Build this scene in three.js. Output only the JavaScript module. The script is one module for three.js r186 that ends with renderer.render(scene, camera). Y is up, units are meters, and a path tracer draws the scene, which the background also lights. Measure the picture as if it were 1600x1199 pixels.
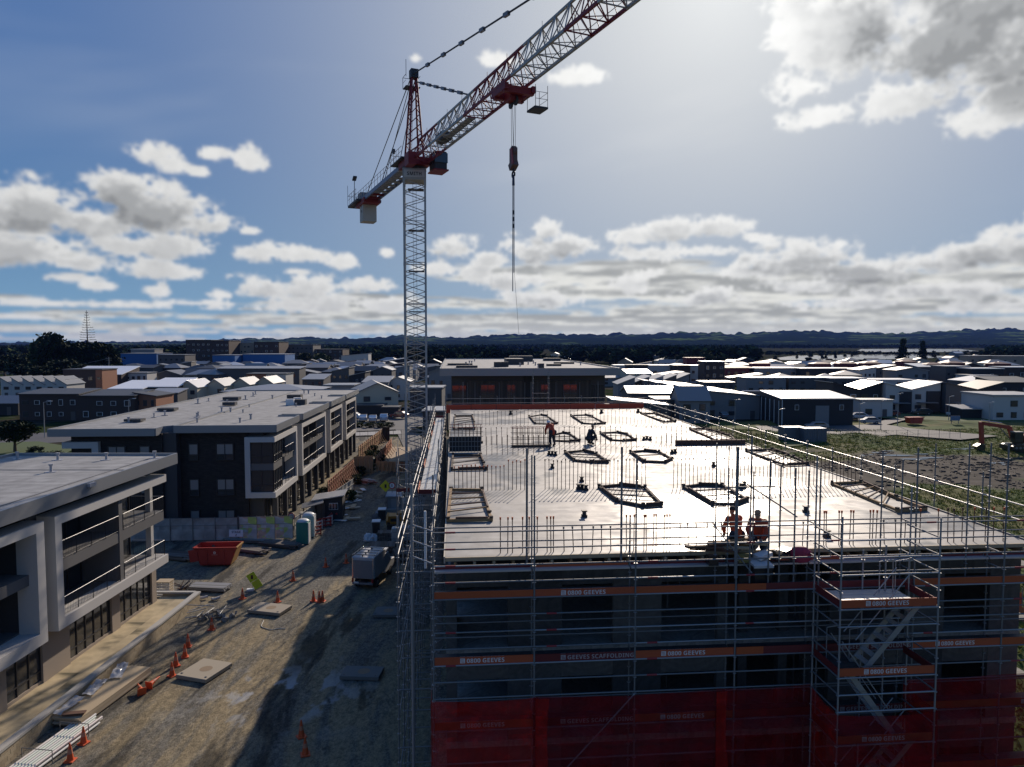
import * as THREE from 'three';
import { mergeGeometries, toCreasedNormals } from 'three/addons/utils/BufferGeometryUtils.js';
import { RoundedBoxGeometry } from 'three/addons/geometries/RoundedBoxGeometry.js';
import { MarchingCubes } from 'three/addons/objects/MarchingCubes.js';

// ---------------------------------------------------------------- camera
const scene = new THREE.Scene();
const camera = new THREE.PerspectiveCamera(56.76, 1024 / 767, 0.5, 30000);
camera.position.set(0, 18.6, 0);
camera.rotation.set(-0.0572, 0, 0);

// ---------------------------------------------------------------- noise
function lcg(seed) { let s = seed >>> 0; return () => { s = (s + 0x6d2b79f5) | 0; let t = Math.imul(s ^ (s >>> 15), 1 | s); t = (t + Math.imul(t ^ (t >>> 7), 61 | t)) ^ t; return ((t ^ (t >>> 14)) >>> 0) / 4294967296; }; }
const hash = (x, y) => { let h = Math.imul(x, 374761393) + Math.imul(y, 668265263); h = Math.imul(h ^ (h >>> 13), 1274126177); return ((h ^ (h >>> 16)) >>> 0) / 4294967296; };
function noise(x, y) {
  const xi = Math.floor(x), yi = Math.floor(y); let fx = x - xi, fy = y - yi;
  fx = fx * fx * (3 - 2 * fx); fy = fy * fy * (3 - 2 * fy);
  const a = hash(xi, yi), b = hash(xi + 1, yi), c = hash(xi, yi + 1), d = hash(xi + 1, yi + 1);
  return a + (b - a) * fx + (c - a) * fy + (a - b - c + d) * fx * fy;
}
function fbm(x, y, n = 5, gain = 0.5) { let s = 0, a = 1, t = 0; for (let i = 0; i < n; i++) { s += a * noise(x, y); t += a; a *= gain; const q = x * 1.6 + y * 1.2 + 17.3; y = y * 1.6 - x * 1.2 + 5.1; x = q; } return s / t; }
const sst = (a, b, x) => { x = Math.min(1, Math.max(0, (x - a) / (b - a))); return x * x * (3 - 2 * x); };
const mix = (a, b, t) => a + (b - a) * t;
const D2R = Math.PI / 180;

// ---------------------------------------------------------------- sky and sun
const SUN_AZ = 16, SUN_EL = 26;
const sunDir = new THREE.Vector3(Math.sin(SUN_AZ * D2R) * Math.cos(SUN_EL * D2R), Math.sin(SUN_EL * D2R), -Math.cos(SUN_AZ * D2R) * Math.cos(SUN_EL * D2R));
// cumulus banks: [azimuth, elevation], half width, half height (degrees), greyness of the base
const BANKS = [
  [[-33.58,8.47], 5.2, 2.2, .75], [[-30.1,8.15], 3.4, 1.6, .5], [[-28.68,10.2], 3.2, 1.9, .7], [[-26.1,9.34], 4.6, 2.2, .9], [[-24.03,8.51], 3, 1.4, .6], [[-34.01,5.83], 4.8, 1.7, .6], [[-31.68,5.47], 2.4, 1.1, .4],
  [[-24.92,6.74], 4, 1.1, .45], [[-28.58,6.88], 2.6, .9, .35], [[-26.21,5.13], 2.6, .8, .3], [[-31.9,4.47], 2, .5, .15], [[-30.22,3.94], 1, .5, .15], [[-26.25,3.67], 1, .6, .1],
  [[-26.49,13.03], 2.2, 1.1, .05], [[-25.52,12.62], 1.4, .9, .1], [[-22.41,13.62], 1.5, .6, 0], [[-19.99,13.39], 1.3, 1.0, .05], [[-23.69,12.19], .8, .5, 0],
  [[-19.9,6.7], 2.3, .9, .2], [[-16.2,6.65], 2.6, .7, .15], [[-13.19,6.25], 1.4, .8, .05], [[-19.18,4.16], 2.2, 1.1, .5], [[-16.1,4.13], 2.2, 1.2, .4], [[-14.35,3.08], 2.8, 1.0, .4], [[-17.44,2.84], 2.4, .8, .3],
  [[-16.69,5.38], 1.1, .35, 0], [[-9.89,7.02], .6, .4, 0], [[-22.33,3.6], 1, .6, 0], [[-20.09,8.28], .7, .3, 0], [[-31.02,2.64], 9.5, .32, .05], [[-24.17,2.9], 3, .3, 0], [[-34.85,1.69], 3, .25, 0],
  [[-11.4,4.31], 2.4, .7, .2], [[-10.18,3.08], 3, .9, .3], [[-4.5,7.4], 2.7, 1.3, .7], [[-5.62,5.79], 1.8, .6, .2],
  [[3.06,8.8], 1.6, .9, .1], [[1.54,7.17], 3.4, 1.4, .75], [[4.6,7.69], 2.7, 1.6, .75], [[-1.54,6.67], 2.5, .9, .4], [[9.63,8.2], 2.4, .9, .2], [[13.06,8.59], 3.4, 1.2, .5], [[16.17,8.75], 2.6, 1.0, .3],
  [[10.14,6.91], 3.2, .8, .35], [[14.53,6.99], 3.6, .9, .35], [[18.97,7.82], 1.4, .5, 0], [[11.14,5.41], 1.1, .4, 0], [[9.16,4.59], 1.8, 1.1, .3], [[2.57,3.38], 3.2, 1.0, .7], [[-3.07,5.66], 2, .8, .3], [[0,4.91], 3, .9, .6],
  [[21.26,5.89], 4.4, 1.4, .85], [[23.66,5.98], 3.2, 1.4, .8], [[17.4,5.41], 2, .8, .3], [[26.22,4.95], 5, 1.2, .9], [[29.79,5.36], 4, 1.1, .8], [[33.66,5.77], 4.6, 1.4, .9], [[35.56,5.84], 4, 1.5, .9], [[15.06,3.51], 3.2, .9, .75], [[31.37,3.54], 7, .9, .8], [[21.97,4.08], 3.5, .8, .6], [[26.27,2.81], 5, .6, .6], [[34.3,2.37], 4, .7, .6],
  [[32.29,20.18], 8.6, 5.4, 1], [[35.77,18.72], 8, 6, 1], [[31.06,24.34], 10, 5, .9], [[25.79,20.61], 4.4, 4, .3], [[22.23,21.13], 2.8, 4, 0], [[21.65,17.96], 2.4, 1.5, 0], [[22.57,15.97], 2, 1.1, 0], [[27.52,16.38], 3.5, 1.6, .2], [[32.13,14.31], 2.4, 1.4, .1], [[34.89,15.59], 3, 2.2, .4], [[21.09,23.24], 2.2, 1.5, 0],
  [[-0.76,21.18], 1.7, .7, 0], [[5.29,20.03], 2.4, .7, 0], [[-7.52,21.15], .5, .3, 0],
];
function makeSky() {
  const W = 2048, H = 1024, data = new Float32Array(W * H * 4);
  const far = [];                                             // the same cumulus goes on round the rest of the horizon
  const R = lcg(7);
  for (let i = 0; i < 55; i++) { let az = 42 + R() * 276; if (az > 180) az -= 360; const el = 2 + 24 * R() * R() + R() * 6, s = .5 + R(); far.push([[az, el], (1.5 + 3.5 * R()) * s, (.8 + 1.1 * R()) * s, R() * .7]); }
  const all = BANKS.concat(far);
  for (let j = 0; j < H; j++) {
    const el = (j + .5) / H * 180 - 90;
    const row = all.filter((b) => Math.abs(b[0][1] - el) < b[2] * 1.8 + 1.4);
    for (let i = 0; i < W; i++) {
      const az = ((i + .5) / W * 360 - 90 + 540) % 360 - 180;   // u = atan2(z, x)/2pi + .5, so -z lies at u = .25
      const o = (j * W + i) * 4;
      const e = Math.max(el, 0), ce = Math.cos(e * D2R), dx = Math.sin(az * D2R) * ce, dy = Math.sin(e * D2R), dz = -Math.cos(az * D2R) * ce;
      const th = Math.acos(Math.min(1, dx * sunDir.x + dy * sunDir.y + dz * sunDir.z)) / D2R;
      const hz = Math.exp(-e / 8.5), w = Math.exp(-Math.pow(th / 27, 1.75)), au = .26 * Math.exp(-th / 8);
      let r = mix(mix(.03, .22, hz), .62, w) + au, g = mix(mix(.12, .41, hz), .64, w) + au, b = mix(mix(.36, .56, hz), .65, w) + au;
      // thin high veil
      const wa = az * .9 + e * .5, we = e * 1.9 - az * .35, veil = sst(.5, .85, fbm(wa * .05 + 3, we * .12 + 9, 4)) * .3 * (.2 + .8 * w) * sst(6, 14, e);
      r = mix(r, .8, veil); g = mix(g, .81, veil); b = mix(b, .82, veil);
      if (el > -1) {
        const n1 = fbm(az * .55 + 40, e * .9 + 11, 6, .55), n2 = fbm(az * 1.7 + 9, e * 2.2 + 31, 4, .55);
        // low field of stratocumulus seen edge on, thicker on the sun's side
        const t = 1 / Math.tan((e + 1.6) * D2R), X = Math.sin(az * D2R) * t, Z = Math.cos(az * D2R) * t;
        const q = fbm(X * .55 + 3.3, Z * .5 + 8.1, 6, .56), q2 = fbm(X * .55 + 3.3 + .05, Z * .5 + 8.1 - .22, 4, .56);
        const side = Math.abs(az) < 70 ? sst(-14, 6, az) : 1 - sst(60, 100, Math.abs(az));
        const cov = mix(.1, .3, side) * sst(8.6, 4.2, e) + .17 * sst(3.2, .2, e);
        let a = sst(.62, .72, q + cov) * sst(8.4, 6.2, e), gy = sst(.64, .95, q + cov + (q - q2) * 1.3) * .85;
        const lit0 = mix(.7, 1.12, Math.exp(-th / 20));
        const cl = (al, grey, warm) => {
          const lit = lit0 + .12 * (n2 - .5), gr = mix(.26, .36, w);
          const c = mix(lit, gr, grey);
          r = mix(r, c * (1 + .02 * warm - .03 * grey), al); g = mix(g, c, al); b = mix(b, c * mix(.985, 1.03, grey) * (1 - .08 * warm), al);
        };
        cl(a * .92, gy * (.4 + .6 * sst(.2, 2.5, e)), hz);
        const bank = (A, E) => {
          let Dm = -1, gm = 0, vs = 0;
          for (const k of row) {
            let x = A - k[0][0]; if (x > 180) x -= 360; if (x < -180) x += 360;
            x /= k[1]; let y = (E - k[0][1]) / k[2]; const ys = y; if (y < 0) y *= 1.4;
            const d = 1 - Math.sqrt(x * x + y * y); if (d < -.7) continue;
            gm = Math.max(gm, k[3] * sst(-.25, .35, d)); if (d > Dm) { vs = ys; Dm = d; }
          }
          return [Dm, gm, vs];
        };
        const [Dm, gm, vs] = bank(az, e);
        if (Dm > -.7) {
          const puff = (A, E) => (fbm(A * .5 + 40, E * .8 + 11, 6, .56) - .5) * 1.7 + (Math.abs(fbm(A * 1.5 + 9, E * 1.9 + 31, 4, .55) - .5) * -1.3 + .15);
          const dd = Dm + puff(az, e), up = e < SUN_EL ? 1 : -1, sx = Math.sign(SUN_AZ - az) * .55;
          const d2 = bank(az + sx, e + up * .75)[0] + puff(az + sx, e + up * .75);
          a = sst(-.02, .42, dd);
          const thick = sst(.2, 1.15, dd + d2 * .35 - vs * .28), lee = sst(-.15, .5, d2 - dd);
          cl(a, Math.min(1, gm * (thick * .85 + lee * .25) + .1 * lee), 0);
        }
      }
      if (el < 0) { const k = Math.min(1, -el / 4); r = mix(r, .12, k); g = mix(g, .12, k); b = mix(b, .11, k); }
      data[o] = r; data[o + 1] = g; data[o + 2] = b; data[o + 3] = 1;
    }
  }
  const t = new THREE.DataTexture(data, W, H, THREE.RGBAFormat, THREE.FloatType);
  t.mapping = THREE.EquirectangularReflectionMapping; t.magFilter = t.minFilter = THREE.LinearFilter; t.needsUpdate = true;
  return t;
}
const sky = makeSky();
scene.background = sky; scene.environment = sky;
const sun = new THREE.DirectionalLight(0xffeedb, 4.6);
sun.position.copy(sunDir).multiplyScalar(400); sun.castShadow = true;
Object.assign(sun.shadow.camera, { left: -150, right: 150, top: 150, bottom: -150, near: 1, far: 900 }); sun.shadow.mapSize.set(4096, 4096);
scene.add(sun, sun.target);
const renderer = new THREE.WebGLRenderer({ antialias: true });
renderer.toneMapping = THREE.LinearToneMapping; renderer.toneMappingExposure = 1; renderer.shadowMap.enabled = true;

// ---------------------------------------------------------------- builders
const names = new Map();
const numbered = (n) => { const k = names.get(n) ?? 0; names.set(n, k + 1); return k ? n + '_' + String(k).padStart(3, '0') : n; };
const M = (r, g, b, rough = .8, extra = {}) => new THREE.MeshPhysicalMaterial({ color: new THREE.Color().setRGB(r, g, b), roughness: rough, ...extra });
function thing(name, label, category, pos = [0, 0, 0], turn = 0, group) {
  const o = new THREE.Group(); o.name = numbered(name); o.position.set(...pos); o.rotation.y = turn; o.userData = { label, category }; if (group) o.userData.group = group; scene.add(o); return o;
}
function mesh(name, geo, mat, parent, pos, rot) {
  const m = new THREE.Mesh(geo, mat); m.name = parent === scene ? numbered(name) : name; m.castShadow = m.receiveShadow = true;
  if (pos) m.position.set(...pos); if (rot) m.rotation.set(...rot); parent.add(m); return m;
}
function structure(name, geo, mat, pos) { const m = mesh(name, geo, mat, scene, pos); m.userData.kind = 'structure'; return m; }
function solo(name, geo, mat, label, category, pos, rot, group) { const m = mesh(name, geo, mat, scene, pos, rot); m.userData = { label, category }; if (group) m.userData.group = group; return m; }
const B = (w, h, d, x = 0, y = 0, z = 0, ry = 0, rx = 0, rz = 0) => { const g = new THREE.BoxGeometry(w, h, d); if (rx) g.rotateX(rx); if (rz) g.rotateZ(rz); if (ry) g.rotateY(ry); return g.translate(x, y, z); };
// box between two corners, uv in metres
function BB(x0, y0, z0, x1, y1, z1) { const g = new THREE.BoxGeometry(Math.abs(x1 - x0), Math.abs(y1 - y0), Math.abs(z1 - z0)); metric(g); return g.translate((x0 + x1) / 2, (y0 + y1) / 2, (z0 + z1) / 2); }
function metric(g) { const p = g.attributes.position, n = g.attributes.normal, u = g.attributes.uv; for (let i = 0; i < p.count; i++) { const ax = Math.abs(n.getX(i)), ay = Math.abs(n.getY(i)), az = Math.abs(n.getZ(i)); if (ay > ax && ay > az) u.setXY(i, p.getX(i), p.getZ(i)); else if (ax > az) u.setXY(i, p.getZ(i), p.getY(i)); else u.setXY(i, p.getX(i), p.getY(i)); } return g; }
const V = (a) => new THREE.Vector3(...a);
const merge = (l) => mergeGeometries(l.map((g) => { const q = g.index ? g.toNonIndexed() : g; for (const k of Object.keys(q.attributes)) if (!['position', 'normal', 'uv'].includes(k)) q.deleteAttribute(k); return q; }));
const unitCyl = new THREE.CylinderGeometry(1, 1, 1, 7, 1), unitBox = new THREE.BoxGeometry(1, 1, 1);
const yAxis = new THREE.Vector3(0, 1, 0);
// a tube or square bar from a to b as a mesh that shares its geometry
function rod(name, a, b, r, mat, parent, square = false) {
  const A = V(a), C = V(b), m = mesh(name, square ? unitBox : unitCyl, mat, parent), d = C.clone().sub(A), L = d.length();
  m.position.copy(A).add(C).multiplyScalar(.5); m.quaternion.setFromUnitVectors(yAxis, d.divideScalar(L)); square ? m.scale.set(r * 2, L, r * 2) : m.scale.set(r, L, r); return m;
}
// the same as plain geometry, for merging
function bar(a, b, r, sides = 5) {
  const A = V(a), C = V(b), d = C.clone().sub(A), L = d.length(), g = new THREE.CylinderGeometry(r, r, L, sides, 1, sides < 5);
  return g.applyQuaternion(new THREE.Quaternion().setFromUnitVectors(yAxis, d.divideScalar(L))).translate((A.x + C.x) / 2, (A.y + C.y) / 2, (A.z + C.z) / 2);
}
function boxAt(name, w, h, d, mat, parent, pos, rot) { const m = mesh(name, unitBox, mat, parent, pos, rot); m.scale.set(w, h, d); return m; }
function prism(pts, depth, bevel = 0) { const s = new THREE.Shape(pts.map((p) => new THREE.Vector2(...p))); return new THREE.ExtrudeGeometry(s, { depth, bevelEnabled: bevel > 0, bevelSize: bevel, bevelThickness: bevel, bevelSegments: 1, curveSegments: 8 }); }
// flat polygon on the ground
function patch(pts, y) { const g = new THREE.ShapeGeometry(new THREE.Shape(pts.map(([x, z]) => new THREE.Vector2(x, -z)))); g.rotateX(-Math.PI / 2); const p = g.attributes.position, u = g.attributes.uv; for (let i = 0; i < p.count; i++) u.setXY(i, p.getX(i), p.getZ(i)); return g.translate(0, y, 0); }
function tex(w, h, f, srgb = true) {
  const d = new Uint8Array(w * h * 4); for (let j = 0; j < h; j++) for (let i = 0; i < w; i++) { const c = f(i / w, j / h, i, j), o = (j * w + i) * 4; d[o] = Math.max(0, Math.min(255, c[0])); d[o + 1] = Math.max(0, Math.min(255, c[1])); d[o + 2] = Math.max(0, Math.min(255, c[2])); d[o + 3] = 255; }
  const t = new THREE.DataTexture(d, w, h); t.magFilter = THREE.LinearFilter; t.minFilter = THREE.LinearMipmapLinearFilter; t.wrapS = t.wrapT = THREE.RepeatWrapping; if (srgb) t.colorSpace = THREE.SRGBColorSpace; t.needsUpdate = true; return t;
}
function canvasTex(w, h, draw) { const c = document.createElement('canvas'); c.width = w; c.height = h; draw(c.getContext('2d'), w, h); const t = new THREE.CanvasTexture(c); t.colorSpace = THREE.SRGBColorSpace; return t; }
// tileable grain, metres per tile set by the caller
function grainTex(base, amp, scale, size = 256, stretch = 1) { const P = 8; return tex(size, size, (u, v) => { const a = u * 6.2832, b = v * 6.2832, n = fbm(Math.cos(a) * scale + 7, Math.sin(a) * scale + Math.cos(b) * scale * stretch * 1.3, 5, .6) * .6 + fbm(Math.sin(b) * scale * stretch + 3, Math.cos(a) * scale + Math.sin(b) * 2 * scale, 5, .6) * .4; const k = 1 + (n - .5) * 2 * amp; return base.map((c) => c * k); }); }
const rep = (t, sx, sy = sx) => { const c = t.clone(); c.repeat.set(1 / sx, 1 / sy); c.needsUpdate = true; return c; };

// ================================================================ the setting
scene.fog = new THREE.FogExp2(0x6288e6, 0.00003);
// --- wide land sheet
{
  const t = tex(1024, 1024, (u, v) => { const a = fbm(u * 40, v * 40, 5), b = fbm(u * 190 + 5, v * 190, 3); const green = sst(.42, .62, a); return [mix(66, 48, green) * (.6 + .8 * b), mix(62, 58, green) * (.6 + .8 * b), mix(54, 36, green) * (.6 + .8 * b)]; });
  const g = new THREE.PlaneGeometry(16000, 12000, 1, 1).rotateX(-Math.PI / 2).translate(0, -.05, -5000); metric(g);
  structure('ground', g, new THREE.MeshLambertMaterial({ map: rep(t, 300) }));
}
// --- hills along the horizon
{
  const prof = [[-4200, 8], [-3000, 14], [-2200, 40], [-1700, 52], [-1300, 46], [-850, 66], [-500, 50], [-200, 66], [250, 84], [520, 74], [1100, 84], [1350, 94], [1650, 92], [1900, 84], [2200, 104], [2500, 112], [2800, 96], [3250, 88], [3500, 98], [3800, 120], [4200, 126], [4600, 118], [6500, 120]];
  const at = (x) => { let i = 0; while (i < prof.length - 2 && x > prof[i + 1][0]) i++; const t = sst(0, 1, (x - prof[i][0]) / (prof[i + 1][0] - prof[i][0])); return mix(prof[i][1], prof[i + 1][1], t); };
  const nx = 620, nz = 70, pos = [], col = [], idx = [];
  for (let j = 0; j <= nz; j++) for (let i = 0; i <= nx; i++) {
    const t = j / nz, z = -2700 - 3300 * t, x = (i / nx - .5) * 10400 * (.5 + .5 * t) + 200;
    const X = x / -z * 6000, crest = at(X), n = fbm(x * .0022 + 9, z * .0022, 5), tree = fbm(x * .03, z * .03, 3);
    let y = crest * Math.pow(t, 1.25) * (.72 + .56 * n * (1 - t * t) + .28 * t * t); y += (tree - .3) * 15 * sst(.05, .3, t) + Math.max(0, fbm(x * .012 + 5, z * .02, 3) - .52) * 70 * sst(.5, 1, t);
    pos.push(x, Math.max(-2, y), z);
    const past = sst(.6, .68, fbm(x * .0035 + 31, z * .005 + 2, 4)) * .9, k = .55 + .9 * tree;
    col.push(mix(.012, .075, past) * k, mix(.02, .11, past) * k, mix(.012, .035, past) * k);
    if (i < nx && j < nz) { const a = j * (nx + 1) + i; idx.push(a, a + 1, a + nx + 1, a + 1, a + nx + 2, a + nx + 1); }
  }
  const g = new THREE.BufferGeometry(); g.setAttribute('position', new THREE.Float32BufferAttribute(pos, 3)); g.setAttribute('color', new THREE.Float32BufferAttribute(col, 3)); g.setIndex(idx); g.computeVertexNormals();
  structure('hills', g, new THREE.MeshLambertMaterial({ vertexColors: true }));
}
// --- estuary
{
  const m = M(.03, .045, .05, .12);
  for (const pts of [
    [[745.22,0,-1543.34], [765.64,0,-1416.4], [879.04,0,-1456.33], [1030.32,0,-1566.74], [1358.47,0,-2154.67], [1255.53,0,-2248.39], [1036.08,0,-2110.67]],
    [[283.04,0,-794.9], [311.64,0,-751.48], [372.61,0,-779.88], [462.04,0,-826.74], [584.32,0,-939.62], [662.42,0,-1148.66], [533.74,0,-1117.59], [409.87,0,-1033.69]],
  ]) structure('water', patch(pts.map((p) => [p[0], p[2]]), .06), m);
}
// --- site yard: rolled gravel and mud
const yardH = (x, z) => (fbm(x * .35, z * .12, 4) - .5) * .09 + (fbm(x * 1.8, z * .5, 3) - .5) * .03;
{
  const X0 = -36, X1 = 8, Z0 = -8, Z1 = -140, W = 1024, H = 2048;
  const t = tex(W, H, (u, v) => {
    const x = mix(X0, X1, u), z = mix(Z0, Z1, v), wx = x + (fbm(x * .1, z * .05, 3) - .5) * 4;
    const st = fbm(wx * 1.3, z * .2 + 4, 6, .62), big = fbm(x * .12 + 7, z * .07 + 2, 4), fine = fbm(x * 9, z * 6, 3, .7), gr = hash(Math.floor(u * W), Math.floor(v * H));
    const peb = fbm(x * 5 + 2, z * 3.4, 2, .8);
    const mud = sst(.42, .62, st * .6 + big * .4 + .06 * sst(-60, -30, z)), wet = sst(.56, .7, fbm(wx * .6 + 20, z * .13 + 11, 6, .6)) * .75;
    let c = [mix(108, 144, mud), mix(104, 130, mud), mix(94, 102, mud)];
    const gv = mix(.95, .6, mud); const k = (1 - gv / 2) + gv * (fine * .55 + gr * .45) + (peb - .5) * .3;
    c = c.map((q) => q * k * mix(1, .5, wet));
    // pale cement wash and slurry left on the ground
    const cw = sst(.55, .66, fbm(x * .9 + 3, z * .55 + 1, 5, .6)) * Math.exp(-(((x + 12) / 4.2) ** 2) - (((z + 36.5) / 3.4) ** 2));
    c = [mix(c[0], 176, cw), mix(c[1], 178, cw), mix(c[2], 180, cw)];
    return c;
  });
  t.wrapS = t.wrapT = THREE.ClampToEdgeWrapping;
  const g = new THREE.PlaneGeometry(X1 - X0, Z0 - Z1, 110, 260).rotateX(-Math.PI / 2); const p = g.attributes.position, uv = g.attributes.uv;
  for (let i = 0; i < p.count; i++) { const x = p.getX(i) + (X0 + X1) / 2, z = p.getZ(i) + (Z0 + Z1) / 2; p.setXYZ(i, x, yardH(x, z), z); uv.setXY(i, (x - X0) / (X1 - X0), (z - Z0) / (Z1 - Z0)); }
  g.computeVertexNormals();
  const bump = tex(512, 512, (u, v, i, j) => { const n = hash(i >> 1, j >> 1) * 120 + hash(i >> 2, j >> 2) * 135; return [n, n, n]; }, false); bump.repeat.set(14, 44);
  structure('gravel_yard', g, M(1, 1, 1, .93, { map: t, bumpMap: bump, bumpScale: .03, specularIntensity: .5 }));
}
// --- rough field to the right of the site
const fieldH = (x, z) => Math.max(0, (fbm(x * .09 + 3, z * .09, 5) - .42)) * 1.9 * sst(22, 30, x) + (fbm(x * .8, z * .8, 3) - .5) * .16;
const muddy = (x, z) => { const d = Math.exp(-(((x - 62) / 36) ** 2) - (((z + 104 + (x - 62) * .12) / 13) ** 2)); return sst(.42, .6, fbm(x * .11 + 1, z * .2 + 8, 4) * .62 + d * .5); };
{
  const X0 = 6, X1 = 190, Z0 = 0, Z1 = -165, nx = 260, nz = 260, pos = [], col = [], idx = [];
  for (let j = 0; j <= nz; j++) for (let i = 0; i <= nx; i++) {
    const x = mix(X0, X1, i / nx), z = mix(Z0, Z1, j / nz), m = muddy(x, z), n = fbm(x * .7, z * .7, 4), q = fbm(x * .15 + 4, z * .22, 4);
    const dry = sst(.4, .62, q); pos.push(x, fieldH(x, z) * (1 - m * .75) + .02, z);
    const gr = [mix(.05, .11, dry) * (.5 + n), mix(.085, .105, dry) * (.5 + n), mix(.014, .03, dry) * (.5 + n)], md = [.05 * (.2 + n * n * 2.4), .041 * (.2 + n * n * 2.4), .032 * (.2 + n * n * 2.4)];
    col.push(mix(gr[0], md[0], m), mix(gr[1], md[1], m), mix(gr[2], md[2], m));
    if (i < nx && j < nz) { const a = j * (nx + 1) + i; idx.push(a, a + 1, a + nx + 1, a + 1, a + nx + 2, a + nx + 1); }
  }
  const g = new THREE.BufferGeometry(); g.setAttribute('position', new THREE.Float32BufferAttribute(pos, 3)); g.setAttribute('color', new THREE.Float32BufferAttribute(col, 3)); g.setIndex(idx); g.computeVertexNormals();
  structure('rough_field', g, M(1, 1, 1, .95, { vertexColors: true, specularIntensity: .4 }));
  // tussocks: blades standing on the grassy part
  const R = lcg(21), blade = []; for (let i = 0; i < 9; i++) { const a = R() * 6.28, l = .12 + R() * .16, w = .018 + R() * .02, r = .05 + .14 * R(), cx = Math.cos(a), sx = Math.sin(a); blade.push(new THREE.BufferGeometry().setAttribute('position', new THREE.Float32BufferAttribute([cx * r - sx * w, 0, sx * r + cx * w, cx * r + sx * w, 0, sx * r - cx * w, cx * (r + l * .7), l, sx * (r + l * .7)], 3))); }
  const bg = mergeGeometries(blade); bg.computeVertexNormals();
  const N = 90000, inst = new THREE.InstancedMesh(bg, M(1, 1, 1, .9, { side: THREE.DoubleSide, transmission: .35, specularIntensity: .3 }), N), m4 = new THREE.Matrix4(), q4 = new THREE.Quaternion(), c = new THREE.Color(); let k = 0;
  while (k < N) { const x = 18.5 + Math.pow(R(), 1.3) * 120, z = -12 - R() * 140; if (muddy(x, z) > .35 * R() + .15) continue; const s = .35 + R() * 1.0; q4.setFromAxisAngle(yAxis, R() * 6.28); m4.compose(new THREE.Vector3(x, fieldH(x, z) * (1 - muddy(x, z) * .75), z), q4, new THREE.Vector3(s * 1.5, s * (.5 + R() * .7), s * 1.5)); inst.setMatrixAt(k, m4); const d = R(); inst.setColorAt(k, c.setRGB(mix(.055, .16, d), mix(.11, .16, d), mix(.014, .035, d))); k++; }
  inst.name = 'rough_grass'; inst.userData = { label: 'tufted grass growing over the empty field', category: 'grass', kind: 'stuff' }; scene.add(inst);
  // clods of turned earth over the churned part
  { const cg = new THREE.IcosahedronGeometry(1, 1), p = cg.attributes.position, RC = lcg(88); for (let i = 0; i < p.count; i++) { const k = .75 + .5 * noise(p.getX(i) * 2 + 7, p.getY(i) * 2 + p.getZ(i) * 3); p.setXYZ(i, p.getX(i) * k, p.getY(i) * k * .6, p.getZ(i) * k); } cg.computeVertexNormals();
    const NC = 2600, ci = new THREE.InstancedMesh(cg, M(1, 1, 1, .95), NC); let n = 0; while (n < NC) { const x = 20 + RC() * 130, z = -70 - RC() * 75; if (muddy(x, z) < .5 || fbm(x * .3, z * .3, 3) < .42) continue; const s = .04 + .26 * RC() ** 4; q4.setFromAxisAngle(yAxis, RC() * 6.28); m4.compose(new THREE.Vector3(x, .05 + fieldH(x, z) * .25, z), q4, new THREE.Vector3(s * 1.5, s, s)); ci.setMatrixAt(n, m4); const d = RC(); ci.setColorAt(n, c.setRGB(mix(.02, .07, d), mix(.017, .056, d), mix(.014, .042, d))); n++; }
    ci.name = 'soil_clods'; ci.userData = { label: 'clods of dark turned earth in the muddy field', category: 'soil', kind: 'stuff' }; scene.add(ci); }
  // standing water in the churned earth
  const pud = M(.03, .028, .024, .06);
  const RP = lcg(5);
  const wetSpots = [[[63.15,0,-115.86], 3.2, .5], [[61.6,0,-118.56], 1.8, .4], [[67.42,0,-113.27], 2.2, .4], [[76.98,0,-122.86], 3.4, .4], [[56.31,0,-115.2], 2, .45], [[64.96,0,-135.09], .9, .3], [[67.24,0,-135.99], .7, .3], [[74.13,0,-108.43], 2.4, .4], [[63.63,0,-112.02], 2.6, .35], [[82.14,0,-113.27], 2.6, .35], [[72.15,0,-118.56], 2.2, .3], [[58.75,0,-116.52], 1.2, .3], [[80.81,0,-123.6], 1.8, .25], [[64.11,0,-120.67], 1.3, .25], [[68.13,0,-117.19], 1.4, .3], [[75.2,0,-106.72], 1.2, .3]];
  for (const [p, a, b] of wetSpots) {
    const pts = []; for (let i = 0; i < 26; i++) { const t = i / 26 * 6.2832, k = .55 + .75 * fbm(Math.cos(t) * 1.6 + RP() * .12 + p[0], Math.sin(t) * 1.6 + p[2], 3); pts.push([p[0] + Math.cos(t) * a * k, p[2] + Math.sin(t) * b * k * 1.6]); }
    structure('puddle', patch(pts, .16), pud);
  }
}
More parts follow.
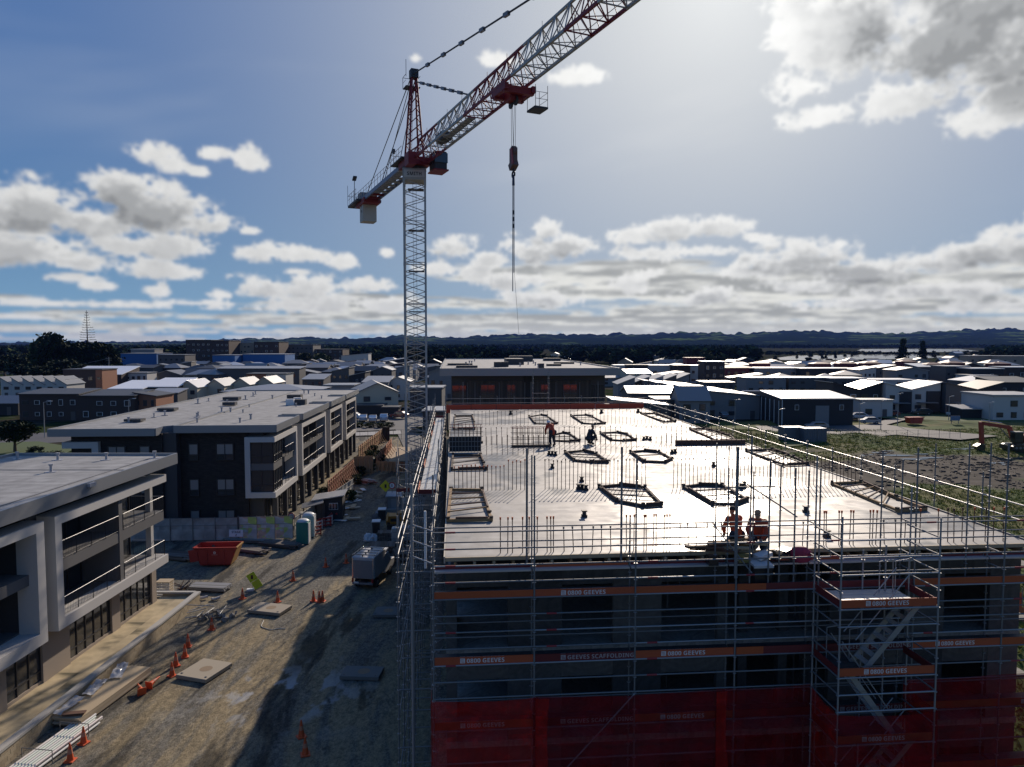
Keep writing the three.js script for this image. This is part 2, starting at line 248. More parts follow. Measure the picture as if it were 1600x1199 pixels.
// --- streets
{
  const asphalt = grainTex([74, 74, 76], .25, 9), am = M(1, 1, 1, .8, { map: rep(asphalt, 3) }), kerb = M(.36, .35, .33, .85), line = M(.7, .7, .68, .7);
  const road = (name, pts, y = .3) => structure(name, patch(pts.map((p) => [p[0], p[2]]), y), am);
  road('road', [[51.9,0,-146.76], [66.8,0,-135.09], [76.31,0,-140.68], [84.68,0,-133.32], [95.67,0,-138.77], [85.62,0,-151.1], [83.84,0,-158.13], [95.46,0,-169.97], [92.38,0,-171.39], [78.82,0,-158.13], [69.16,0,-155.72], [53.63,0,-155.72]], .34);
  road('car_park', [[-35.99,0,-155.72], [-22.58,0,-155.72], [-10.13,0,-111.41], [-16.2,0,-111.41], [-24.93,0,-151.1], [-33.93,0,-146.76]], .12);
  road('car_park', [[-47.42,0,-187.07], [-18.63,0,-187.07], [-14.11,0,-155.72], [-40.22,0,-155.72]], .125);
  road('lane', [[-97.7,0,-125.12], [-82.26,0,-133.32], [-83.27,0,-155.72], [-90.24,0,-160.61], [-95.81,0,-146.76], [-109.74,0,-140.68]], .02);
  const lawn = M(.055, .085, .02, .95), path = M(.32, .31, .29, .9);
  structure('lawn', patch([[-78.54,0,-100.38], [-71.06,0,-105.61], [-77.25,0,-125.12], [-89.52,0,-133.32], [-101.41,0,-129.92]].map((p) => [p[0], p[2]]), .03), lawn);
  structure('lawn', patch([[55.04,0,-155.72], [48.85,0,-125.12], [58.96,0,-129.92], [66.44,0,-151.1]].map((p) => [p[0], p[2]]), .26), lawn);
  structure('verge', patch([[89.24,0,-172.84], [116.44,0,-160.61], [125.25,0,-172.84], [99.81,0,-183.71]].map((p) => [p[0], p[2]]), .3), lawn);
  structure('footpath', patch([[-33.3,0,-145.71], [-23.63,0,-148.9], [-22.41,0,-143.66], [-32.19,0,-139.72]].map((p) => [p[0], p[2]]), .14), path);
  structure('timber_deck', patch([[-22.04,0,-125.12], [-18.18,0,-125.12], [-16.03,0,-110.2], [-20.81,0,-109.01]].map((p) => [p[0], p[2]]), .16), M(.36, .27, .17, .85));
}

// ================================================================ trees
const TREES = {};
function leafCloud(R, clumps, leaves, size, shape) {
  const pos = [], rnd = R;
  for (let c = 0; c < clumps; c++) {
    const [cx, cy, cz, cr] = shape(rnd);
    for (let i = 0; i < leaves; i++) {
      const a = rnd() * 6.2832, b = Math.acos(2 * rnd() - 1), r = cr * Math.cbrt(rnd()), x = cx + r * Math.sin(b) * Math.cos(a), y = cy + r * Math.cos(b) * .8, z = cz + r * Math.sin(b) * Math.sin(a), s = size * (.6 + .8 * rnd());
      const t = rnd() * 6.2832, p = rnd() * 2 - 1, ux = Math.cos(t), uy = p * .8, uz = Math.sin(t), vx = -Math.sin(t) * .7, vy = .5 + .5 * rnd(), vz = Math.cos(t) * .7;
      pos.push(x, y, z, x + ux * s, y + uy * s, z + uz * s, x + vx * s, y + vy * s, z + vz * s, x + ux * s, y + uy * s, z + uz * s, x + (ux + vx) * s * .8, y + (uy + vy) * s * .8, z + (uz + vz) * s * .8, x + vx * s, y + vy * s, z + vz * s);
    }
  }
  const g = new THREE.BufferGeometry(); g.setAttribute('position', new THREE.Float32BufferAttribute(pos, 3)); g.computeVertexNormals(); return g;
}
function trunkGeo(R, h, r, limbs, spread) {
  const l = [new THREE.CylinderGeometry(r * .45, r, h, 7).translate(0, h / 2, 0)];
  for (let i = 0; i < limbs; i++) { const a = R() * 6.28, y = h * (.45 + .5 * R()), L = spread * (.5 + .5 * R()); l.push(bar([0, y, 0], [Math.cos(a) * L, y + L * (.5 + .5 * R()), Math.sin(a) * L], r * .25, 4)); }
  return merge(l);
}
const bark = M(.09, .07, .05, .95), leafDark = M(.022, .035, .014, .85, { side: THREE.DoubleSide, specularIntensity: .35 }), leafMid = M(.038, .058, .018, .85, { side: THREE.DoubleSide, specularIntensity: .35 }), leafOlive = M(.06, .068, .026, .85, { side: THREE.DoubleSide, specularIntensity: .35 });
{ // prototypes, 10 m tall
  const R = lcg(101), ball = (rx, ry, y0) => (r) => { const a = r() * 6.28, b = Math.acos(2 * r() - 1), k = .55 + .45 * r(); return [rx * k * Math.sin(b) * Math.cos(a) * .82, y0 + ry * k * Math.cos(b), rx * k * Math.sin(b) * Math.sin(a) * .82, 1 + r() * .7]; };
  TREES.round = [trunkGeo(R, 5, .35, 9, 3.5), leafCloud(R, 70, 26, .5, ball(3.9, 3.1, 6.4))];
  TREES.broad = [trunkGeo(R, 4.4, .45, 11, 4.6), leafCloud(R, 90, 26, .55, ball(5.4, 2.7, 6.2))];
  TREES.tall = [trunkGeo(R, 7, .3, 9, 2.4), leafCloud(R, 70, 24, .5, (r) => { const t = r(), y = 2.4 + t * 7, k = (1 - t * .7) * 2.6 * Math.sqrt(r()), a = r() * 6.28; return [Math.cos(a) * k, y, Math.sin(a) * k, .85]; })];
  TREES.shrub = [trunkGeo(R, 3, .3, 7, 3), leafCloud(R, 46, 26, .55, ball(4.6, 3.6, 4))];
}
function tree(kind, x, z, h, mat, label, group, wide = 1, name) {
  const t = thing(name ?? (kind === 'shrub' ? 'shrub' : 'leafy_tree'), label, kind === 'shrub' ? 'shrub' : 'tree', [x, 0, z], hash(Math.round(x * 7), Math.round(z * 5)) * 6.28, group), s = h / 10; t.scale.set(s * wide, s, s * wide);
  mesh('trunk', TREES[kind][0], bark, t); mesh('crown', TREES[kind][1], mat, t); return t;
}
// the dark grove behind the terraces on the left
for (const [p, kind, h, w, m, l] of [
  [[-257.52,-360,0], 'broad', 13, 1.3, leafDark, 'dark spreading tree at the left edge beyond the white terraces'], [[-274.58,-400,0], 'round', 13, 1.2, leafDark, 'dark round tree behind the red roofed house on the left'],
  [[-233.3,-350,0], 'tall', 20, 1, leafMid, 'narrow dark tree with rounded top left of the feathery tree'], [[-221.87,-345,0], 'round', 24, .9, leafDark, 'tall feathery tree left of the bare pine'], [[-215.6,-350,0], 'broad', 20, .9, leafDark, 'broad dark tree just left of the bare pine'],
  [[-208.24,-352,0], 'broad', 20, 1.1, leafDark, 'wide dark tree under the bare pine'], [[-201.93,-356,0], 'round', 15, 1.2, leafDark, 'low dark tree right of the bare pine'], [[-207.15,-330,0], 'broad', 12, 1.4, leafDark, 'low dark bush tree in front of the grove'],
  [[-222.55,-320,0], 'round', 10, 1.4, leafDark, 'low dark tree behind the white terraces at far left'], [[-204.4,-310,0], 'broad', 9, 1.5, leafDark, 'low wide tree over the overhead cable on the left'], [[-187.78,-315,0], 'broad', 10, 1.5, leafDark, 'low wide dark tree behind the brown brick block'], [[-183.31,-330,0], 'round', 9, 1.5, leafMid, 'small tree left of the blue wrapped building'],
]) tree(kind, p[0], p[1], h, m, l, undefined, w);
{ // dead norfolk pine: bare whorls up a straight mast
  const p = [-214.93,-360,0], t = thing('bare_pine_tree', 'tall bare pine with thin whorled branches against the sky', 'tree', [p[0], 0, p[1]]), R = lcg(3), H = 35, l = [];
  mesh('trunk', new THREE.CylinderGeometry(.1, .55, H, 7).translate(0, H / 2, 0), M(.05, .04, .035, .95), t);
  for (let y = 15; y < H; y += 1.25) { const L = .5 + (H - y) * .27, n = 6; for (let i = 0; i < n; i++) { const a = (i + R() * .8) / n * 6.28, k = L * (.55 + .5 * R()); l.push(bar([0, y, 0], [Math.cos(a) * k, y - .1 + k * .08, Math.sin(a) * k], .085, 4), bar([Math.cos(a) * k * .6, y, Math.sin(a) * k * .6], [Math.cos(a + .25) * k, y + .5, Math.sin(a + .25) * k], .05, 4)); } }
  mesh('branches', merge(l), M(.05, .04, .035, .95), t);
}
tree('broad', ...(([x, , z]) => [x, z])([-85.04,0,-120.67]), 5.6, leafDark, 'small dark tree on the lawn at the left edge', undefined, 1.25);
tree('shrub', ...(([x, , z]) => [x, z])([-77.11,0,-113.91]), 2.4, leafDark, 'low dark shrub on the lawn right of the small tree', undefined, 1.5);
tree('shrub', ...(([x, , z]) => [x, z])([-71.62,0,-110.2]), 2.2, leafDark, 'low shrub at the near corner of the mid block', undefined, 1.6);
// dark trees along the estuary and between the far roofs
{
  const R = lcg(44), lab = ['dark tree on the estuary shore', 'dark tree among the far roofs', 'dark tree left of the crane mast among far roofs'];
  for (let i = 0; i < 34; i++) { const u = 1180 + R() * 430, d = 560 + R() * 330, x = (u - 800) / 1109 * d; tree(['round', 'broad', 'tall'][i % 3], x, -d, (u > 1195 && u < 1510 ? 4 : 7) + R() * (u > 1195 && u < 1510 ? 2.5 : 6), leafDark, 'dark tree standing between the right hand roofs and the estuary', 'trees along the estuary', 1.2); }
  for (let i = 0; i < 24; i++) { const u = 968 + R() * 220, d = 520 + R() * 420, x = (u - 800) / 1109 * d; tree(['round', 'broad'][i % 2], x, -d, 7 + R() * 4, i % 4 ? leafDark : leafMid, 'dark tree beyond the pale roofs right of the finished block', 'trees beyond the finished block', 1.3); }
  for (let i = 0; i < 26; i++) { const u = 455 + R() * 230, d = 480 + R() * 420, x = (u - 800) / 1109 * d; tree(['round', 'broad'][i % 2], x, -d, 8 + R() * 4, i % 4 ? leafDark : leafMid, 'dark tree behind the grey roofs left of the crane mast', 'trees left of the crane mast', 1.3); }
  for (const [u, d, h] of [[1410, 620, 22], [1441, 640, 20]]) tree('tall', (u - 800) / 1109 * d, -d, h, leafDark, u < 1420 ? 'tall pointed pine before the estuary, left one of two' : 'tall pointed pine before the estuary, right one of two', undefined, .7, 'pine_tree');
  // the wooded plain between the last roofs and the hills
  const N = 9000, im = new THREE.InstancedMesh(leafCloud(lcg(9), 16, 11, 1.5, (r) => { const a = r() * 6.28, k = 3.6 * Math.sqrt(r()); return [Math.cos(a) * k, 2 + r() * 4.4, Math.sin(a) * k, 1.7]; }), new THREE.MeshLambertMaterial({ side: THREE.DoubleSide }), N), m4 = new THREE.Matrix4(), q = new THREE.Quaternion(), c = new THREE.Color(), RW = lcg(77); let k = 0;
  while (k < N) { const t = RW(), d = 620 * Math.pow(5.2, t), x = (RW() * 1.9 - .95) * d; if (fbm(x * .004 + 3, d * .004, 3) + .25 * RW() < .52) continue; const u = 800 + x / d * 1109; const bay = u > 1180 && u < 1545 && d < 2250; if (bay && !(d > 1050 && d < 1400)) continue; const s = (.7 + RW() * .9) * (bay ? .3 : 1); q.setFromAxisAngle(yAxis, RW() * 6.28); m4.compose(new THREE.Vector3(x, 0, -d), q, new THREE.Vector3(s * 1.5, s, s * 1.5)); im.setMatrixAt(k, m4); const g = RW(); im.setColorAt(k, c.setRGB(mix(.018, .07, g * g), mix(.028, .085, g * g), mix(.014, .032, g))); k++; }
  im.name = 'far_woodland'; im.userData = { label: 'dark woodland covering the plain below the hills', category: 'woodland', kind: 'stuff' }; scene.add(im);
}
// ================================================================ houses
const PAL = { white: M(.5, .48, .44), cream: M(.52, .45, .33), grey: M(.22, .215, .21), slate: M(.095, .092, .09), black: M(.025, .025, .027, .7), brick: M(.30, .13, .07), brown: M(.06, .04, .032), maroon: M(.13, .025, .03), tan: M(.33, .26, .19), blue: M(.02, .12, .32, .6) };
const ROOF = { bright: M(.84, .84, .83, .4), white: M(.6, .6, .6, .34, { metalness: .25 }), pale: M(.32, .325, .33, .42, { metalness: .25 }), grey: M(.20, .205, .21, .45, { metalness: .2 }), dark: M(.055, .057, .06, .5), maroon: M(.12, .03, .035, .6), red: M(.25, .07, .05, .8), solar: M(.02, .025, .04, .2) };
const glassM = M(.04, .045, .05, .08, { ior: 1.7 }), frameM = M(.05, .05, .055, .5), whiteM = M(.7, .7, .68, .6), doorM = M(.09, .08, .075, .6);
const roofRib = (name, w, L, th, mat, p, pos, rot) => boxAt(name, w, th, L, mat, p, pos, rot);
function win(p, x, y, z, w, h, ry = 0, fm = frameM, split = 1) {
  const f = boxAt('window', w, h, .1, fm, p, [x, y, z], [0, ry, 0]); f.scale.set(w, h, .1);
  for (let i = 0; i < split; i++) { const g = mesh('pane', unitBox, glassM, f, [(i + .5) / split - .5, 0, .5], undefined); g.scale.set((1 - .1) / split * .94, .88, .3); }
  return f;
}
function house(o) {
  const { p, d = 9, eave = 5.6, type = 'gable', rise = 1.8, wall = 'white', roof = 'grey', label, group, turn = 0, wins = 2, name = 'house', side = 1, floors = 2 } = o, [x, z, w] = p;
  const t = thing(name, label, o.category ?? 'house', [x, 0, z], turn, group), wm = PAL[wall], rm = ROOF[roof], th = .22, ov = .35;
  const slab = (nm, W, L, pos, rx, rz) => boxAt(nm, W, th, L, rm, t, pos, [rx, 0, rz]);
  if (type === 'gable') {              // ridge runs away from the viewer
    mesh('wall', prism([[-w / 2, 0], [w / 2, 0], [w / 2, eave], [0, eave + rise], [-w / 2, eave]], d).translate(0, 0, -d), wm, t);
    const a = Math.atan2(rise, w / 2), L = Math.hypot(rise, w / 2) + ov;
    for (const s of [-1, 1]) slab('roof', L, d + ov * 2, [s * (w / 4 + ov * .4), eave + rise / 2 - ov * .2 + th * .6, -d / 2], 0, -s * a);
  } else if (type === 'gablex') {      // ridge runs across
    mesh('wall', prism([[-d / 2, 0], [d / 2, 0], [d / 2, eave], [0, eave + rise], [-d / 2, eave]], w).rotateY(Math.PI / 2).translate(-w / 2, 0, -d / 2), wm, t);
    const a = Math.atan2(rise, d / 2), L = Math.hypot(rise, d / 2) + ov;
    for (const s of [-1, 1]) slab('roof', w + ov * 2, L, [0, eave + rise / 2 - ov * .2 + th * .6, -d / 2 + s * (d / 4 + ov * .4)], s * a, 0);
  } else if (type === 'monox') {       // one slope, high on one side
    const s = side; mesh('wall', prism([[-w / 2, 0], [w / 2, 0], [w / 2, eave + (s > 0 ? rise : 0)], [-w / 2, eave + (s > 0 ? 0 : rise)]], d).translate(0, 0, -d), wm, t);
    slab('roof', Math.hypot(w, rise) + ov * 2, d + ov * 2, [0, eave + rise / 2 + th * .6, -d / 2], 0, s * Math.atan2(rise, w));
  } else if (type === 'monoz') {       // high at the back (side 1) or the front (side -1)
    const s = side, f = s > 0 ? 0 : rise, b = s > 0 ? rise : 0; mesh('wall', prism([[0, 0], [d, 0], [d, eave + f], [0, eave + b]], w).rotateY(-Math.PI / 2).translate(w / 2, 0, -d), wm, t);
    slab('roof', w + ov * 2, Math.hypot(d, rise) + ov * 2, [0, eave + rise / 2 + th * .6, -d / 2], s * Math.atan2(rise, d), 0);
  } else if (type === 'hip') {
    mesh('wall', BB(-w / 2, 0, 0, w / 2, eave, -d), wm, t);
    const k = Math.min(w, d) / 2 + ov, W = w / 2 + ov, D = d / 2 + ov, rx = Math.max(W - k, .01), rz = Math.max(D - k, .01), q = [];
    const c = [[-W, 0, D], [W, 0, D], [W, 0, -D], [-W, 0, -D]], r = [[-rx, rise, rz], [rx, rise, rz], [rx, rise, -rz], [-rx, rise, -rz]];
    for (let i = 0; i < 4; i++) { const j = (i + 1) % 4; q.push(...c[i], ...c[j], ...r[j], ...c[i], ...r[j], ...r[i]); } q.push(...r[0], ...r[1], ...r[2], ...r[0], ...r[2], ...r[3], ...c[0], ...c[2], ...c[1], ...c[0], ...c[3], ...c[2]);
    const g = new THREE.BufferGeometry(); g.setAttribute('position', new THREE.Float32BufferAttribute(q, 3)); g.computeVertexNormals(); mesh('roof', g, rm, t, [0, eave + .02, -d / 2]);
  } else {
    mesh('wall', BB(-w / 2, 0, 0, w / 2, eave, -d), wm, t); boxAt('roof', w + .5, .3, d + .5, rm, t, [0, eave + .17, -d / 2]);
  }
  const fm = wall === 'black' || wall === 'brown' ? whiteM : frameM;
  for (let f = 0; f < floors; f++) for (let i = 0; i < wins; i++) { const y = 1.5 + f * (eave - .6) / floors, hv = hash(i * 13 + f * 7, Math.round(x * 3 + z)), ww = Math.min(1.7, w / wins * (.32 + .3 * hv)); if (hv > .86 && f) continue; if (f === 0 && i === wins - 1 && o.door !== false) boxAt('door', 1.1, 2.1, .09, doorM, t, [(i + .5) / wins * w - w / 2, 1.05, .03]); else win(t, (i + .5) / wins * w - w / 2, y, .03, ww, .9 + .7 * hash(f * 3 + i, Math.round(z)), 0, hv > .45 ? frameM : fm, 1); }
  if (o.sidewins) for (let f = 0; f < floors; f++) for (let i = 0; i < o.sidewins; i++) win(t, o.sideface * (w / 2 + .03), 1.5 + f * (eave - .6) / floors, -(i + .5) / o.sidewins * d, 1.2, 1.25, o.sideface * Math.PI / 2, fm, 1);
  if (o.more) o.more(t, w, d);
  return t;
}
// --- white sawtooth terraces, far left
for (let i = 0; i < 6; i++) house({ p: [-167.79,-235,3.61], type: 'monox', side: -1, eave: 4.8, rise: 2.2, d: 10, wall: 'white', roof: 'grey', wins: 1, label: ['leftmost white terrace house with steep sawtooth roof', 'second white sawtooth terrace house from the left', 'third white sawtooth terrace house from the left', 'fourth white sawtooth terrace house from the left', 'fifth white sawtooth terrace house from the left', 'sixth white sawtooth terrace, nearest the brown brick block'][i], group: 'white sawtooth terraces' }).position.x += i * 3.65;
house({ p: [-151.66,-238,3.65], type: 'flat', eave: 6, d: 9, wall: 'white', roof: 'grey', wins: 2, label: 'narrow white flat roofed house at the end of the sawtooth terraces' });
house({ p: [-131.75,-182,9.37], type: 'gablex', eave: 3, rise: 1.6, d: 8, wall: 'black', roof: 'grey', floors: 1, label: 'low garage with ribbed grey roof at the left edge' });
// --- dark brick row
house({ p: [-111.24,-170,14.28], type: 'monoz', side: 1, eave: 6.2, rise: .7, d: 9, wall: 'brown', roof: 'dark', wins: 5, label: 'long dark brick terrace with narrow windows behind the lawn' });
house({ p: [-97.43,-170,13.36], type: 'monoz', side: 1, eave: 5.8, rise: .8, d: 9, wall: 'brown', roof: 'dark', wins: 4, label: 'dark brick terrace in the middle of the row behind the mid block' });
house({ p: [-89.17,-172,5.28], type: 'monox', side: -1, eave: 5.6, rise: .8, d: 9, wall: 'brick', roof: 'dark', wins: 3, label: 'orange brick house at the right end of the dark brick row' });
house({ p: [-159.85,-262,12.07], type: 'flat', eave: 8.6, d: 10, wall: 'brown', roof: 'dark', wins: 3, label: 'tall windowless looking brown brick block behind the dark row' , door: false});
house({ p: [-152.63,-262,2.37], type: 'flat', eave: 8.6, d: 10, wall: 'brick', roof: 'dark', wins: 1, label: 'narrow orange brick bay at the right of the tall brown block' });
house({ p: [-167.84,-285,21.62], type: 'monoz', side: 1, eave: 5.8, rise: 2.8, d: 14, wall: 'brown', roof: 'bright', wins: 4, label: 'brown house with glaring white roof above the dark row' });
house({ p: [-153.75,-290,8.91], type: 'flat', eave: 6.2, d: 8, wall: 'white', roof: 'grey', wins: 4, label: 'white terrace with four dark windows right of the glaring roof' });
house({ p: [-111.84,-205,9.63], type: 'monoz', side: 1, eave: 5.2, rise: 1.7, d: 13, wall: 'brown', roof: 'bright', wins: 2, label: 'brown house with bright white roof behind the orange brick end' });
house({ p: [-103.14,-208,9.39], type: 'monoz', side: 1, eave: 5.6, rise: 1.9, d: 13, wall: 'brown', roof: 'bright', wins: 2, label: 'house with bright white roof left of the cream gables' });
house({ p: [-98.54,-200,8.13], type: 'monoz', side: 1, eave: 4.4, rise: .8, d: 6, wall: 'slate', roof: 'pale', wins: 2, label: 'grey house with ribbed lean-to roof below the bright roofs' });
for (let i = 0; i < 4; i++) house({ p: [-97.08,-212,5.74], type: 'gable', eave: 5.2, rise: 2, d: 12, wall: 'cream', roof: i ? 'pale' : 'white', wins: 2, label: ['nearest cream gabled townhouse of four, with bright roof', 'second cream gabled townhouse in the row of four', 'third cream gabled townhouse in the row of four', 'farthest cream gabled townhouse in the row of four'][i], group: 'cream gabled townhouses' }).position.add(new THREE.Vector3(i * 5.2, 0, -i * 7));
house({ p: [-60.62,-175,22.6], type: 'hip', eave: 6.6, rise: 1.3, d: 18, wall: 'slate', roof: 'pale', wins: 7, label: 'long pale hipped roof just behind the mid block' });
house({ p: [-103.73,-290,33.53], type: 'monoz', side: 1, eave: 8, rise: .6, d: 9, wall: 'slate', roof: 'pale', wins: 7, label: 'long low house with pale roof line behind the brick terraces' });
for (let i = 0; i < 6; i++) house({ p: [-97.02,-262,2.37], type: 'flat', eave: 7, d: 9, wall: i < 3 ? 'brick' : 'white', roof: 'dark', wins: 1, label: ['leftmost orange brick terrace in the row behind the long hip roof', 'second orange brick terrace in the row behind the long hip roof', 'third orange brick terrace, next to the white ones', 'white terrace next to the orange brick ones', 'middle white terrace in the row behind the long hip roof', 'rightmost white terrace in the row behind the long hip roof'][i] }).position.x += i * 2.45;
// --- blue wrapped building sites and dark apartment blocks far left
house({ p: [-226.04,-430,21.75], type: 'flat', eave: 12, d: 20, wall: 'blue', roof: 'grey', wins: 0, floors: 0, name: 'wrapped_building', category: 'building', label: 'building wrapped in blue sheeting right of the bare pine' });
house({ p: [-174.58,-430,13.59], type: 'flat', eave: 11, d: 20, wall: 'blue', roof: 'grey', wins: 0, floors: 0, name: 'wrapped_building', category: 'building', label: 'blue sheeted building below the dark apartment block' });
house({ p: [-153.8,-440,26.23], type: 'flat', eave: 11.4, d: 20, wall: 'blue', roof: 'pale', wins: 0, floors: 0, name: 'wrapped_building', category: 'building', label: 'long blue sheeted building below the arched white block' });
const apt = { name: 'apartment_building', category: 'building', type: 'flat', floors: 5, d: 22, door: false };
house({ ...apt, p: [-220.61,-500,17.61], eave: 20.5, wall: 'brown', roof: 'dark', wins: 5, label: 'dark apartment block on the left skyline, left half' });
house({ ...apt, p: [-205.48,-500,12.64], eave: 20, wall: 'brown', roof: 'dark', wins: 4, label: 'dark apartment block with pale end wall on the skyline' });
house({ ...apt, p: [-195.38,-520,13.15], eave: 18.4, wall: 'tan', roof: 'pale', wins: 5, label: 'pale apartment block with many windows on the left skyline' });
house({ ...apt, p: [-177.92,-515,18.14], eave: 19, wall: 'brown', roof: 'dark', wins: 5, label: 'dark apartment block right of the pale one on the skyline' });
house({ ...apt, p: [-161.2,-540,20], eave: 16.8, wall: 'slate', roof: 'dark', wins: 6, label: 'dark grey apartment block left of the far white house' });
house({ ...apt, p: [-141.28,-545,22.64], eave: 13.5, wall: 'brown', roof: 'dark', wins: 6, label: 'low dark apartment block left of the far white house' });
house({ p: [-259.9,-500,16.71], type: 'flat', eave: 14, d: 12, wall: 'grey', roof: 'white', wins: 5, floors: 3, label: 'far grey building with bright roof above the blue sheeting', name: 'apartment_building', category: 'building' });
house({ p: [-201.43,-420,15.93], type: 'flat', eave: 11.4, d: 14, wall: 'slate', roof: 'grey', wins: 5, floors: 3, label: 'dark grey building right of the blue sheeted one', name: 'apartment_building', category: 'building' });
house({ p: [-104.01,-470,17.83], type: 'monox', side: 1, eave: 10, rise: 1.5, d: 10, wall: 'white', roof: 'pale', wins: 4, label: 'far white house with sloping roof left of the crane mast' });
house({ p: [-295.89,-420,7.59], type: 'hip', eave: 7, rise: 3, d: 9, wall: 'tan', roof: 'red', wins: 2, label: 'red tiled house among the dark trees at far left' });
// --- cream house by the car park
house({ p: [-35.17,-185,10.86], type: 'gable', turn: .28, eave: 5.6, rise: 2.4, d: 17, wall: 'cream', roof: 'grey', wins: 2, label: 'cream gabled house behind the car park left of the crane', sidewins: 4, sideface: 1 });
house({ p: [-36.41,-178,7.56], type: 'flat', eave: 2.7, d: 6, wall: 'black', roof: 'dark', wins: 0, floors: 0, name: 'carport', category: 'carport', label: 'low black carport in front of the cream gabled house' });
house({ p: [-30.28,-176,3.97], type: 'flat', eave: 2.4, d: 4, wall: 'black', roof: 'dark', wins: 0, floors: 0, name: 'carport', category: 'carport', label: 'small black shed right of the low carport' });
for (const [u0, u1, dp, e, ty, w, r, l] of [
  [472, 505, 255, 6.4, 'monoz', 'slate', 'pale', 'grey house with ribbed pale roof behind the long hip roof'], [505, 552, 215, 6.6, 'flat', 'grey', 'pale', 'flat grey townhouse pair behind the mid block corner'], [518, 545, 290, 8, 'monox', 'slate', 'pale', 'dark house with pale sloping roof beyond the townhouse pair'],
  [545, 570, 270, 7, 'monox', 'black', 'pale', 'black house with pale slanted roof beyond the cream house'], [566, 606, 225, 7, 'monoz', 'grey', 'pale', 'grey house with pale low roof behind the cream house'], [604, 640, 230, 7, 'gable', 'white', 'pale', 'white gabled house directly left of the crane mast'], [583, 612, 300, 8, 'gable', 'slate', 'pale', 'slate house with pale gable farther behind the cream house'], [612, 640, 320, 8, 'monox', 'grey', 'pale', 'grey house with slanted roof behind the crane mast'],
  [476, 512, 330, 8, 'gablex', 'slate', 'grey', 'dark house with grey ridge roof left of the white far house'], [640, 690, 190, 7.4, 'flat', 'slate', 'pale', 'dark house with pale flat roof behind the crane mast foot'], [670, 708, 230, 10, 'gable', 'grey', 'grey', 'tall grey gabled house between crane mast and finished block'], [660, 700, 150, 5, 'flat', 'slate', 'pale', 'low dark building between mast foot and finished block'],
]) house({ p: [(u0 + u1 - 1600) / 2 / 1109 * dp, -dp, (u1 - u0) / 1109 * dp], eave: e - 1, type: ty, rise: 1.4, d: 10, wall: w, roof: r, wins: 3, label: l });
// --- right of the finished block
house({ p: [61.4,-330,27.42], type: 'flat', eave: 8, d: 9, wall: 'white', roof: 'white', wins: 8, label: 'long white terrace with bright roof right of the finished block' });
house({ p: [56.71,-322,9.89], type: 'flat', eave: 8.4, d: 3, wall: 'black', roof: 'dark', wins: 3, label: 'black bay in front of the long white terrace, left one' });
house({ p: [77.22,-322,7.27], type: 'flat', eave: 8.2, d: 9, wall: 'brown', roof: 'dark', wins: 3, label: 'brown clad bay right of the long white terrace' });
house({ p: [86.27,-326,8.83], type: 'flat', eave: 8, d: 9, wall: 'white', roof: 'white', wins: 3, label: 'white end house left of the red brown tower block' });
house({ p: [85.62,-300,8.67], type: 'flat', eave: 10.5, d: 10, wall: 'brown', roof: 'white', wins: 3, floors: 3, name: 'apartment_building', category: 'building', label: 'red brown block with bright roof edge right of the white terrace' });
house({ p: [108.49,-420,10.62], type: 'flat', eave: 9.6, d: 9, wall: 'maroon', roof: 'maroon', wins: 2, label: 'maroon house behind the red brown block' });
house({ p: [105.96,-330,13.41], type: 'hip', eave: 7, rise: 1.6, d: 12, wall: 'maroon', roof: 'maroon', wins: 4, label: 'maroon house with hipped roof right of the red brown block' });
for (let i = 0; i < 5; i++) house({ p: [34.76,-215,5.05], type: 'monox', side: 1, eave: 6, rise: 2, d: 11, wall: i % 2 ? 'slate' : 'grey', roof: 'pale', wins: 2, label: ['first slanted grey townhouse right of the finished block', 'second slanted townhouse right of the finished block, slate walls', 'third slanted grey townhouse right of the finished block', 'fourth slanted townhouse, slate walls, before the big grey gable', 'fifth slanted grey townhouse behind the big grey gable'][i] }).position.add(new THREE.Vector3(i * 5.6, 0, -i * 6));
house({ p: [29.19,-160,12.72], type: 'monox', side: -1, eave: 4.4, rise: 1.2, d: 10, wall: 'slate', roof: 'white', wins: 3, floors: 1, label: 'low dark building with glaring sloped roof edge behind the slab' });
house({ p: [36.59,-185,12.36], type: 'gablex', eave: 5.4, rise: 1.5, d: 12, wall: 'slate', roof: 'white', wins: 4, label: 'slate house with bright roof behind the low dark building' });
house({ p: [42.11,-163,7.07], type: 'gablex', eave: 5.2, rise: 3, d: 9, wall: 'grey', roof: 'grey', wins: 2, label: 'grey house with steep plain roof beside the slab far corner' });
house({ p: [37.33,-168,6.07], type: 'flat', eave: 5, d: 9, wall: 'slate', roof: 'grey', wins: 2, label: 'flat dark house left of the steep grey roof' });
